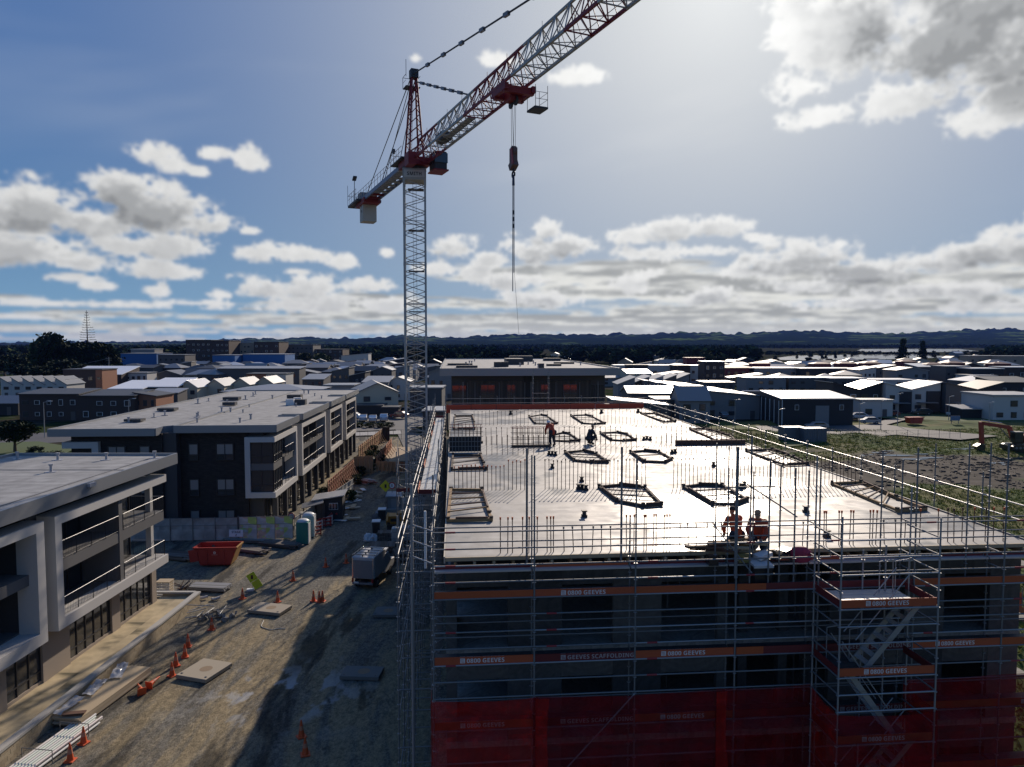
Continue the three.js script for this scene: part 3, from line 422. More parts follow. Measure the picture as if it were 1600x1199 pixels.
{ // terrace row whose flank runs away behind the warehouse
  for (let i = 0; i < 5; i++) house({ p: [53.5 - i * 1.4, -172 - i * 11, 15], turn: 0, type: 'monox', side: -1, eave: 5.6, rise: 1.4, d: 10.6, wall: 'grey', roof: 'white', wins: 3, label: ['nearest bright roofed unit behind the black warehouse', 'second bright roofed unit behind the black warehouse', 'third bright roofed unit behind the black warehouse', 'fourth bright roofed unit behind the black warehouse', 'farthest bright roofed unit behind the black warehouse'][i], sidewins: 3, sideface: -1 });
  const w = house({ p: [68.21,-158,15.98], type: 'gablex', eave: 6.1, rise: .9, d: 26, wall: 'black', roof: 'white', wins: 0, floors: 0, name: 'warehouse', category: 'warehouse', label: 'black warehouse with bright metal roof and grey roller door', more: (t, W) => {
    boxAt('roller_door', 3, 4.6, .12, PAL.grey, t, [1.1, 2.3, .05]); win(t, -4.6, 4.2, .04, .9, 1.2, 0, whiteM); win(t, 5.4, 4.2, .04, .9, 1.2, 0, whiteM); boxAt('downpipe', .12, 6, .12, whiteM, t, [-W / 2 + .1, 3, .08]);
    for (let i = 0; i < 9; i++) boxAt('wall_rib', .12, 5.6, .18, whiteM, t, [-W / 2 - .06, 2.8, -1.5 - i * 2.8]);
  } });
}
{ // black and white gabled townhouses across the field
  const u = [1302, 1346, 1384, 1428, 1478, 1532, 1576], wl = ['black', 'black', 'white', 'white', 'slate', 'black'], rf = ['solar', 'pale', 'white', 'white', 'dark', 'dark'], ll = ['black townhouse with solar panels on its roof', 'black townhouse with pale roof left of the white one', 'white fronted townhouse left of the glaring roof', 'townhouse with the brightest glaring roof across the field', 'slate townhouse right of the glaring roof', 'black townhouse with dark roof near the right edge'];
  for (let i = 0; i < 6; i++) house({ p: [(u[i] + u[i + 1] - 1600) / 2 / 1109 * 188, -188 - (i % 2) * 1.5, (u[i + 1] - u[i]) / 1109 * 188 - .5], type: 'monox', side: i % 2 ? 1 : -1, eave: 6, rise: 1.9, d: 11, wall: wl[i], roof: rf[i], wins: 2, label: ll[i], more: (t, w) => { if (i === 2 || i === 3) { boxAt('dark_bay', w * .46, 5.6, .3, PAL.black, t, [w * .25, 2.9, .1]); } boxAt('porch', w * .6, .2, 2, ROOF.grey, t, [0, 2.7, 1]); } });
  house({ p: [90.77,-176,7.95], type: 'flat', eave: 4.2, d: 5, wall: 'white', roof: 'pale', wins: 2, floors: 1, label: 'low white front with dark opening below the townhouses' });
  house({ p: [120.86,-168,13.2], type: 'flat', eave: 6, d: 12, wall: 'white', roof: 'pale', wins: 4, label: 'plain white flat roofed house at the right edge' });
  house({ p: [113.49,-172,7.92], type: 'monoz', side: 1, eave: 2.4, rise: .5, d: 6, wall: 'black', roof: 'pale', wins: 0, floors: 0, name: 'carport', category: 'carport', label: 'black carport with pale roof left of the plain white house' });
}
// long rows with bright roofs farther right
for (const [u0, u1, dp, e, ty, w, r, l] of [
  [1100, 1150, 250, 5, 'flat', 'slate', 'pale', 'low slate house with pale roof before the red brown block'], [1165, 1230, 262, 6, 'flat', 'grey', 'white', 'grey house with bright flat roof above the warehouse, left'], [1232, 1292, 262, 6, 'flat', 'slate', 'white', 'slate house with bright flat roof above the warehouse, middle'], [1297, 1355, 258, 6, 'flat', 'slate', 'white', 'slate house with bright flat roof above the warehouse, right'], [1362, 1432, 255, 5.6, 'flat', 'white', 'white', 'white house with bright flat roof above the townhouses'],
  [1170, 1250, 330, 7.2, 'flat', 'grey', 'white', 'long grey house with bright roof and maroon turret, left'], [1250, 1342, 325, 7.2, 'flat', 'black', 'white', 'long black and white house with bright roof, middle of the row'], [1342, 1370, 310, 7.2, 'monox', 'white', 'pale', 'white house at the end of the long bright roof row'], [1372, 1400, 330, 7.4, 'monox', 'slate', 'pale', 'slate house with slanted roof right of the long row'],
  [1400, 1452, 300, 7.4, 'gable', 'grey', 'pale', 'grey gabled house in the right hand roofscape'], [1434, 1476, 325, 8, 'monoz', 'slate', 'white', 'slate house with bright pitched roof behind the grey gable'], [1477, 1517, 300, 9, 'flat', 'slate', 'pale', 'three storey slate house with balconies on the right'], [1518, 1570, 290, 8.4, 'flat', 'black', 'white', 'black topped white house near the right edge'], [1520, 1560, 280, 6, 'flat', 'white', 'pale', 'white boxy house below the black topped one'], [1572, 1640, 300, 8.6, 'flat', 'brown', 'white', 'brown house with bright roof at the right edge'],
  [1440, 1500, 240, 5, 'hip', 'slate', 'pale', 'low house with pale hip roof behind the slate townhouse'], [1560, 1630, 215, 7, 'monoz', 'black', 'dark', 'black house with dark pitched roof at the right edge'], [1515, 1552, 228, 6.6, 'monox', 'slate', 'white', 'slate house with a bright roof strip near the right edge'],
  [1513, 1562, 520, 9.5, 'flat', 'tan', 'pale', 'pale far terrace by the estuary, left part'], [1562, 1625, 510, 9.5, 'flat', 'tan', 'pale', 'pale far terrace by the estuary at the right edge'],
]) house({ p: [(u0 + u1 - 1600) / 2 / 1109 * dp, -dp, (u1 - u0) / 1109 * dp - .6], eave: e - .5, type: ty, rise: 1.2, d: 11, wall: w, roof: r, wins: 4, label: l });
for (const [u, d, l] of [[1190, 345, 'far left'], [1285, 340, 'second'], [1325, 345, 'third'], [1364, 350, 'fourth'], [1420, 380, 'fifth'], [1462, 330, 'sixth'], [1495, 352, 'seventh'], [1566, 340, 'rightmost']]) house({ p: [(u - 800) / 1109 * d, -d, 8.5], eave: 8.6, type: 'hip', rise: .8, d: 6, wall: 'maroon', roof: 'maroon', wins: 2, label: 'maroon boxy house above the bright roofs, ' + l + ' of eight', group: 'maroon houses above the bright roofs' });
// the rest of the suburb, in loose rows
{
  const R = lcg(2024), used = []; scene.traverse((o) => { if (o.userData.category && /house|building/.test(o.userData.category)) used.push([o.position.x, o.position.z]); });
  const wk = ['white', 'grey', 'slate', 'cream', 'tan', 'black'], rk = ['pale', 'grey', 'grey', 'dark', 'pale', 'white'], ty = ['gable', 'gablex', 'hip', 'monox', 'hip'];
  let n = 0;
  for (const d of [285, 345, 405, 470, 545, 630, 740, 900]) for (let u = 205 + R() * 20; u < 1600; u += (18 + R() * 17) * 420 / d + 8) {
    const x = (u - 800) / 1109 * d, z = -d - R() * 26;
    if (u > 686 && u < 968 && d < 560) continue; if (u > 1190 && u < 1500 && d > 590) continue; if (u < 470 && d > 470 && R() < .8) continue; if (u < 250 && d < 480) continue;
    if (d > 500 && R() < .3) continue; if (used.some(([a, b]) => Math.abs(a - x) < 15 && Math.abs(b - z) < 15)) continue;
    const w = wk[Math.floor(R() * 6)], r = rk[Math.floor(R() * 6)], t = ty[Math.floor(R() * 5)], where = u < 650 ? 'left of the crane mast' : u < 1000 ? 'beyond the finished block' : u < 1300 ? 'right of the finished block' : 'in the right hand suburb';
    const shape = { gable: 'gabled', gablex: 'ridge roofed', hip: 'hip roofed', monox: 'slant roofed' }[t], far = d < 400 ? 'small' : d < 600 ? 'distant' : 'far off';
    house({ p: [x, z, 9 + R() * 7], turn: (R() - .5) * .8, d: 8 + R() * 4, eave: 3.2 + R() * 2.6, rise: 1.5 + R(), type: t, wall: w, roof: r, wins: d < 480 ? 3 : 2, floors: d < 480 ? 2 : 1, label: `${far} ${w} ${shape} house, ${r} roof, ${where}`, group: 'suburban houses ' + where }); n++;
  }
  for (const d of [300, 335, 370, 410, 445]) for (let u = 196 + R() * 20; u < 650; u += 15 + R() * 20) {
    const x = (u - 800) / 1109 * d, z = -d - R() * 16; if (u < 250 && d < 320) continue;
    if (used.some(([a, b]) => Math.abs(a - x) < 9 && Math.abs(b - z) < 9)) continue; used.push([x, z]);
    const w = ['slate', 'black', 'grey', 'brown', 'slate', 'tan'][Math.floor(R() * 6)], r = ['grey', 'dark', 'pale', 'grey'][Math.floor(R() * 4)], t = ty[Math.floor(R() * 5)], shape = { gable: 'gabled', gablex: 'ridge roofed', hip: 'hip roofed', monox: 'slant roofed' }[t], where = u < 340 ? 'below the blue sheeting' : u < 480 ? 'below the skyline apartments' : 'left of the mast';
    house({ p: [x, z, 8 + R() * 8], turn: (R() - .5) * .5, d: 8 + R() * 3, eave: 4.4 + R() * 2.4, rise: 1.2 + R(), type: t, wall: w, roof: r, wins: 3, label: `close set ${w} ${shape} house, ${r} roof, ${where}`, group: 'close set houses ' + where }); n++;
  }
}

// ================================================================ the three storey and four storey blocks
const brickTex = tex(256, 256, (u, v, i, j) => { const row = Math.floor(v * 32), x = u * 8 + (row % 2) * .5, jx = (x % 1), jy = (v * 32) % 1, m = jx < .035 || jy < .12 ? .8 : 1, n = .75 + .5 * hash(Math.floor(x) % 8, row); return [40 * n * m, 37 * n * m, 35 * n * m]; });
const blackBrick = M(1, 1, 1, .75, { map: rep(brickTex, 2.4, 2.6) });
const frameWhite = M(.5, .485, .455, .75), greyClad = M(.13, .128, .125, .6), charcoal = M(.05, .05, .052, .6), fasciaM = M(.27, .28, .29, .42, { metalness: .35 });
const membrane = M(1, 1, 1, .82, { map: rep(tex(512, 512, (u, v) => { const n = fbm(u * 14, v * 14, 5), s = fbm(u * 3 + 9, v * 22, 4), seam = (u * 6) % 1 < .012 ? .86 : 1, k = (.82 + .3 * n) * (.9 + .2 * s) * seam; return [150 * k, 149 * k, 145 * k]; }), 9) });
const beige = M(.30, .25, .20, .85), railM = M(.03, .03, .033, .4), concreteM = M(1, 1, 1, .85, { map: rep(grainTex([140, 137, 130], .3, 5), 2.5) }), darkIn = M(.03, .03, .03, .8), pipeGrey = M(.35, .35, .36, .5);
// glazing with a frame and mullions; the face looks along +z before turning
function glazing(p, w, h, pos, ry, cols, rows = 1, rm = railM) {
  const g = boxAt('window', w, h, .06, glassM, p, pos, [0, ry, 0]);
  for (let i = 0; i <= cols; i++) { const m = mesh('mullion', unitBox, rm, g, [i / cols - .5, 0, .6]); m.scale.set(.07 / w, 1 + .06 / h, 1.6); }
  for (let j = 0; j <= rows; j++) { const m = mesh('transom', unitBox, rm, g, [0, (rows === 2 ? [-.5, -.18, .5][j] : j / rows - .5), .62]); m.scale.set(1 + .07 / w, .07 / h, 1.5); }
  return g;
}
function railing(p, a, b, h = 1) {
  const A = V(a), C = V(b), L = A.distanceTo(C), n = Math.max(1, Math.round(L / 1.3)), r = rod('rail', [a[0], a[1] + h, a[2]], [b[0], b[1] + h, b[2]], .022, M(.4, .4, .4, .45, { metalness: .5 }), p);
  const l = []; for (let i = 0; i <= n; i++) { const q = A.clone().lerp(C, i / n); l.push(bar([q.x, q.y, q.z], [q.x, q.y + h, q.z], .025, 4)); }
  const nb = Math.round(L / .14); for (let i = 0; i <= nb; i++) { const q = A.clone().lerp(C, i / nb); l.push(bar([q.x, q.y + .08, q.z], [q.x, q.y + h - .06, q.z], .008, 3)); }
  l.push(bar([a[0], a[1] + .08, a[2]], [b[0], b[1] + .08, b[2]], .015, 4)); mesh('balustrade', merge(l), railM, p);
}
const ventGeo = merge([new THREE.CylinderGeometry(.1, .1, .5, 8).translate(0, .25, 0), new THREE.CylinderGeometry(.17, .15, .14, 8).translate(0, .55, 0), new THREE.CylinderGeometry(.42, .42, .03, 10).translate(0, .02, 0)]);
const vent = (p, x, y, z, s = 1) => { const v = mesh('roof_vent', ventGeo, pipeGrey, p, [x, y, z]); v.scale.setScalar(s); return v; };
function roofSlab(p, pts, y0, y1) {   // membrane deck inside a raised metal edge
  const s = new THREE.Shape(pts.map(([x, z]) => new THREE.Vector2(x, -z)));
  const g = new THREE.ExtrudeGeometry(s, { depth: y1 - y0 - .16, bevelEnabled: false }).rotateX(-Math.PI / 2).translate(0, y0, 0); metric(g);
  const r = mesh('roof', g, membrane, p);
  const c = pts.reduce((a, q) => [a[0] + q[0] / pts.length, a[1] + q[1] / pts.length], [0, 0]), n = pts.length, area = pts.reduce((a, q, i) => a + q[0] * pts[(i + 1) % n][1] - pts[(i + 1) % n][0] * q[1], 0), sg = area > 0 ? 1 : -1;
  for (let i = 0; i < n; i++) { const [ax, az] = pts[i], [bx, bz] = pts[(i + 1) % n], L = Math.hypot(bx - ax, bz - az), nx = (bz - az) / L * sg, nz = -(bx - ax) / L * sg; const f = mesh('fascia', BB(-L / 2 - .02, 0, -.06, L / 2 + .02, y1 - y0 + .03, .06), fasciaM, r, [(ax + bx) / 2 + nx * .05, y0 - .02 + (i % 2) * .004, (az + bz) / 2 + nz * .05], [0, Math.atan2(-(bz - az), bx - ax), 0]); }
  return r;
}
{ // ---------------------------------------------------------------- block A, near left
  const t = thing('apartment_block', 'near grey roofed block with white framed balconies at the left edge', 'building', [-24.9, 0, -48.5]);
  mesh('wall', BB(-8.6, 0, .3, -1.4, 10.2, 34), charcoal, t);
  mesh('ground_floor_wall', BB(-1.4, 0, .1, -.12, 3.5, 34), darkIn, t);
  mesh('end_wall', BB(-8.6, 0, -.02, -1.6, 10.2, .3), blackBrick, t);
  const rf = roofSlab(t, [[-9.9, -.75], [1.4, -.75], [1.4, 36], [-9.9, 36]], 10.2, 10.9);
  for (const [x, z] of [[-8.6, .8], [-5.6, 1.2], [-2.4, 1.1], [.5, .4], [-3.2, 5.6], [-5.5, 12]]) vent(t, x, 10.74, z, .8);
  mesh('roof_seam', BB(-9.6, 10.745, 4.9, 1.3, 10.765, 5), greyClad, rf); mesh('roof_seam', BB(.2, 10.745, -.6, .3, 10.765, 35), greyClad, rf);
  boxAt('roof_box', .34, .2, .6, pipeGrey, t, [1.5, 10.75, 9.5]);
  // second bay: open at the far corner
  const fx0 = .1, fx1 = 1.15; mesh('bay_soffit', BB(-1.4, 9.05, .3, .08, 9.5, 26), charcoal, t); for (const z of [11.6, 13.1, 25.5]) mesh('bay_cheek', BB(-1.4, 3.9, z, .08, 9.05, z + .35), charcoal, t); mesh('bay_floor', BB(-1.4, 3.5, .3, .08, 4.0, 26), greyClad, t);
  mesh('frame_beam', BB(fx0, 9.1, .2, fx1, 9.6, 12.1), frameWhite, t); mesh('frame_beam', BB(fx0, 3.5, .2, fx1, 4.05, 12.1), frameWhite, t);
  mesh('frame_post', BB(fx0, 4.05, 11.55, fx1, 9.1, 12.1), frameWhite, t); mesh('frame_post', BB(-.1, 4.05, .35, .25, 9.1, .7), frameWhite, t);
  mesh('balcony_divider', BB(-1.4, 4.05, 5.45, .98, 9.1, 5.85), greyClad, t);
  for (const [z0, z1] of [[.3, 5.45], [5.85, 11.55]]) { mesh('balcony_floor', BB(-1.4, 6.45, z0, .95, 7.1, z1), greyClad, t); for (const y of [4.05, 7.1]) { railing(t, [.98, y, z0 + .05], [.98, y, z1 - .05]); glazing(t, z1 - z0 - .4, 2.1, [-1.36, y + 1.08, (z0 + z1) / 2], Math.PI / 2, 4); } }
  for (const y of [4.05, 7.1]) railing(t, [-1.2, y, .34], [.96, y, .34]);
  // first bay
  mesh('frame_beam', BB(fx0, 9.1, 12.95, fx1, 9.6, 26), frameWhite, t); mesh('frame_beam', BB(fx0, 3.35, 12.95, fx1, 3.95, 26), frameWhite, t); mesh('frame_post', BB(fx0, 3.95, 12.95, fx1, 9.1, 13.55), frameWhite, t); mesh('frame_post', BB(fx0, 3.95, 25.4, fx1, 9.1, 26), frameWhite, t);
  mesh('balcony_floor', BB(-1.4, 6.45, 13.55, .7, 7.0, 25.4), greyClad, t); for (const y of [3.95, 7.0]) glazing(t, 11, 2.1, [-1.36, y + 1.1, 19.4], Math.PI / 2, 8);
  mesh('recess', BB(-1.45, 3.5, 12.1, .2, 10.2, 12.95), charcoal, t);
  // ground floor: pilasters and shop windows
  for (const [z0, z1] of [[-.1, .5], [4.5, 5.4], [9.6, 11.9], [14.6, 15.2], [20, 21]]) mesh('pilaster', BB(-.4, 0, z0, .12, 3.5, z1), beige, t);
  for (const [z0, z1, c] of [[.5, 4.5, 5], [5.4, 9.6, 5], [11.9, 14.6, 3], [15.2, 20, 5], [21, 26, 5]]) glazing(t, z1 - z0, 3.1, [-.08, 1.85, (z0 + z1) / 2], Math.PI / 2, c, 2);
  mesh('sill', BB(-.3, .62, .5, .03, .78, 26), beige, t);
}
{ // raised terrace in front of block A, kept by a low block wall
  const paving = M(1, 1, 1, .9, { map: rep(tex(512, 512, (u, v) => { const n = fbm(u * 9, v * 9, 5), st = sst(.5, .72, fbm(u * 3 + 2, v * 5 + 7, 5)); return [mix(176, 92, st) * (.8 + .4 * n), mix(160, 86, st) * (.8 + .4 * n), mix(128, 66, st) * (.8 + .4 * n)]; }), 7) });
  const t = structure('terrace', BB(-24.9, -.3, -49.6, -22.35, .62, -12), paving);
  const blockM = [M(.36, .29, .19, .9), M(.33, .265, .17, .9), M(.39, .32, .21, .9)], capM = M(.40, .385, .35, .85);
  const w = thing('retaining_wall', 'low cream block wall with pale capping along the terrace', 'wall', [-22.35, 0, -49.7]);
  const R = lcg(61), bg = BB(-.1, 0, 0, .1, .19, .385);
  for (let r = 0; r < 4; r++) for (let i = 0; i < 72; i++) { const z = i * .4 + (r % 2) * .2; if (z > 28) continue; if (r === 0 && i % 1) continue; const b = mesh('block', bg, blockM[Math.floor(R() * 3)], w, [(R() - .5) * .008, r * .2 + .005, z]); }
  mesh('core', BB(-.13, 0, 0, .085, .8, 37), M(.2, .17, .12, .95), w);
  mesh('wall_base', BB(-.085, 0, 28.4, .1, .8, 37), blockM[0], w);
  for (let i = 0; i < 30; i++) mesh('cap', BB(-.22, .8, .004, .16, .92, 1.236), capM, w, [(R() - .5) * .01, 0, i * 1.24]);
  for (let i = 0; i < 9; i++) mesh('cap', BB(0, .8, -.1, .305, .918, .2), capM, w, [-.25 - i * .31 - .3, 0, 0]);
  mesh('end_wall', BB(-2.5, 0, -.02, -.13, .8, .16), blockM[1], w);
}
function sideFrames(t, bays, x0, x1, y0, y1, first) {
  bays.forEach(([z0, z1, n], k) => {
    mesh('frame_beam', BB(x0, y1 - .5, z0, x1, y1, z1), frameWhite, t); mesh('frame_beam', BB(x0, y0, z0, x1, y0 + .55, z1), frameWhite, t);
    mesh('frame_post', BB(x0, y0 + .55, z1, x1, y1 - .5, z1 + .5), frameWhite, t); if (k || !first) mesh('frame_post', BB(x0, y0 + .55, z0 - .5, x1, y1 - .5, z0), frameWhite, t);
    const a = k || !first ? z0 - .5 : z0 - 3.6, b = z1 + .5;
    mesh('balcony_floor', BB(x0, 6.2, a, x1 - .25, 6.75, b), greyClad, t);
    for (let i = 1; i < n; i++) mesh('balcony_divider', BB(x0, y0 + .55, mix(a, b, i / n) - .1, x1 - .3, y1 - .5, mix(a, b, i / n) + .1), charcoal, t);
    for (let i = 0; i < n; i++) for (const y of [y0 + .55, 6.75]) { railing(t, [x1 - .2, y, mix(a, b, i / n) - .12], [x1 - .2, y, mix(a, b, (i + 1) / n) + .12]); glazing(t, Math.abs(b - a) / n - .4, 2, [x0 + .04, y + 1.05, mix(a, b, (i + .5) / n)], Math.PI / 2, 3); }
  });
}
const paneSheenM = M(.2, .2, .195, .5, { ior: 1.9 });  // pale tone painted for the reflections in the end wall panes
{ // ---------------------------------------------------------------- block B, middle left
  const t = thing('apartment_block', 'long grey roofed block with dark brick end and white framed bays', 'building', [-23.1, 0, -69], 3.8 * D2R);
  mesh('wall', BB(-9.4, 0, -1, -1.5, 9.9, -53), charcoal, t); mesh('end_wall', BB(-9.4, 0, -.7, -2.9, 9.9, -1), blackBrick, t); mesh('end_wall', BB(-19, 0, .5, -10.6, 9.9, .2), blackBrick, t); mesh('wall', BB(-19, 0, .2, -9.4, 9.9, -53), charcoal, t);
  const pr = [[-9.6, 0], [0, 0], [0, -9.6], [-2.2, -9.6], [-2.2, -11], [.1, -11], [.1, -26.2], [-2.4, -26.2], [-2.4, -28], [.1, -28], [.1, -39.3], [-2.4, -39.3], [-2.4, -41], [0, -41], [0, -54], [-9.6, -54]];
  roofSlab(t, pr, 9.9, 10.6);
  roofSlab(t, [[-20.6, 1.3], [-10.9, 1.3], [-10.9, -.4], [-9.72, -1.6], [-9.72, -54], [-20.6, -54]], 9.8, 10.5);
  const R = lcg(8);
  for (let i = 0; i < 26; i++) vent(t, -2.5 - R() * 16, 10.38, -2 - R() * 44, .7 + R() * .4);
  for (const [x, z, w, h, d] of [[-16, -6, 1.7, .25, 1.2], [-17.5, -18, 2, .3, 1.4], [-12.4, -25, 1.6, .4, 1.1], [-5.4, -31, 1.9, .9, 1.4], [-3.4, -25, 1.7, .7, 1.1], [-15, -34, 2.2, .4, 1.4]]) boxAt('roof_hatch', w, h, d, charcoal, t, [x, 10.44 + h / 2, z]);
  for (const [x, z] of [[-2.4, -24.2], [-2.0, -26.6]]) boxAt('air_unit', 1, .8, .6, whiteM, t, [x - 2, 10.85, z]);
  // front corner bay
  mesh('frame_beam', BB(-3, 8.9, .05, -.1, 9.4, -1), frameWhite, t); mesh('frame_beam', BB(-3, 3.4, .05, -.1, 3.95, -1), frameWhite, t); mesh('frame_post', BB(-3, 3.95, .05, -2.5, 8.9, -1), frameWhite, t);
  mesh('spandrel', BB(-2.5, 6.1, -.16, -.3, 6.85, -3.4), greyClad, t);
  for (const y of [5.02, 7.88]) { glazing(t, 2.1, 2.1, [-1.45, y, -.2], 0, 2, 2); glazing(t, 3.1, 2.1, [-.36, y, -1.85], Math.PI / 2, 5, 2); }
  mesh('bay_floor', BB(-2.5, 3.95, -.3, -.45, 4, -3.4), concreteM, t);
  sideFrames(t, [[0, -9.3, 1], [-11.3, -25.6, 3], [-28.4, -38.4, 2], [-41.4, -52, 2]].map(([a, b, n], i) => i ? [a - .3, b, n] : [a - 1.02, b, n]), -1.45, -.1, 3.4, 9.4, true);
  // end wall windows
  for (const y of [1.3, 4.4, 7.9]) { for (const [w, x, z, c] of [[.85, -8.1, -.66, 1], [1.65, -5.1, -.66, 2], [1.6, -14.8, .55, 2], [.9, -12.2, .55, 1]]) { const g = glazing(t, w, 1.6, [x, y, z], 0, c, 2); const b = mesh('pane_reflection', unitBox, paneSheenM, g, [0, .17, .3]); b.scale.set(.9, .6, .7); } }  // a pale panel over each pane stands in for its bright reflection
  mesh('frame_beam', BB(-19.6, 8.6, 1, -16.3, 9.2, -1), frameWhite, t); mesh('frame_post', BB(-16.9, 3.4, 1, -16.3, 8.6, .1), frameWhite, t);
  for (let i = 0; i < 14; i++) { mesh('pillar', BB(-.7, 0, -1 - i * 3.9, -.25, 3.4, -1.5 - i * 3.9), charcoal, t); glazing(t, 3, 2.7, [-1.46, 1.5, -3.2 - i * 3.75], Math.PI / 2, 3, 2); }
}
const toWorld = (x, z, th = 4.7 * D2R) => [[-2.05,12,-21.48][0] + x * Math.cos(th) + z * Math.sin(th), [-2.05,12,-21.48][2] - x * Math.sin(th) + z * Math.cos(th)];
const SITE = 4.7 * D2R, onSite = (name, label, cat, x = 0, y = 0, z = 0, group, turn = 0) => { const [a, b] = toWorld(x, z); return thing(name, label, cat, [a, y, b], SITE + turn, group); };
{ // ---------------------------------------------------------------- block C, finished, behind the new slab
  const t = onSite('apartment_block', 'finished dark clad block behind the new slab', 'building', 0, 0, -66);
  const brownClad = M(1, 1, 1, .8, { map: rep(tex(128, 128, (u, v, i) => { const k = (i % 16 < 1 ? .6 : 1) * (.85 + .3 * hash(i >> 4, 3)); return [70 * k, 65 * k, 60 * k]; }), 2.4) });
  mesh('wall', BB(0, 0, -.6, 19.3, 14.6, -52), charcoal, t);
  for (const [a, b] of [[1.9, 9], [10.3, 17.4]]) mesh('clad_panel', BB(a, 0, -.6, b, 13.9, -.25), brownClad, t);
  mesh('recess_panel', BB(9, 0, -.6, 10.3, 14.6, -.5), darkIn, t);
  const y = 12.55;
  glazing(t, 1.75, 1.75, [4.5, y, -.2], 0, 2, 2, frameM); glazing(t, 1.05, 1.75, [7.4, y, -.2], 0, 2, 2, frameM); glazing(t, 1.0, 1.75, [11.6, y, -.2], 0, 2, 2, frameM); glazing(t, 1.75, 1.75, [14.8, y, -.2], 0, 2, 2, frameM);
  glazing(t, 1.75, 2.3, [.95, 12.2, -.52], 0, 2, 2, frameM); glazing(t, 1.75, 2.3, [18.35, 12.2, -.52], 0, 3, 2, frameM);
  for (const a of [-.4, 17.2]) { mesh('balcony', BB(a, 10.1, .9, a + 2.6, 10.95, -.6), frameWhite, t); }
  for (const x of [2.0, 2.9, 5.9, 9.1, 16, 13]) boxAt('downpipe', .09, 13.6, .09, greyClad, t, [x, 6.9, -.18]);
  roofSlab(t, [[-1.3, 1.1], [20.7, 1.1], [20.7, -54], [-1.3, -54]], 14.6, 15.5);
  const R = lcg(19);
  for (let i = 0; i < 14; i++) vent(t, 1 + R() * 18, 15.3, -2 - R() * 40, .9);
  for (const [x, z, w, h, d] of [[2, -6, 2.8, .3, 1.6], [1.2, -16, 3.6, .3, 2], [6.2, -8, 1, .7, .8], [7.2, -8.6, 1, .7, .8], [9.4, -20, 2.6, .9, 5], [14.4, -12, 2, .3, 1.2], [17.4, -22, 3, .3, 1.6], [12, -36, 4, 1, 2.4], [18, -40, 3, .5, 2], [11.2, -.6, .7, .7, .4]]) boxAt('roof_hatch', w, h, d, charcoal, t, [x, 15.34 + h / 2, z]);
  mesh('grey_band', BB(-.05, 8, -.55, 1.9, 9.9, -.5), frameWhite, t);
}

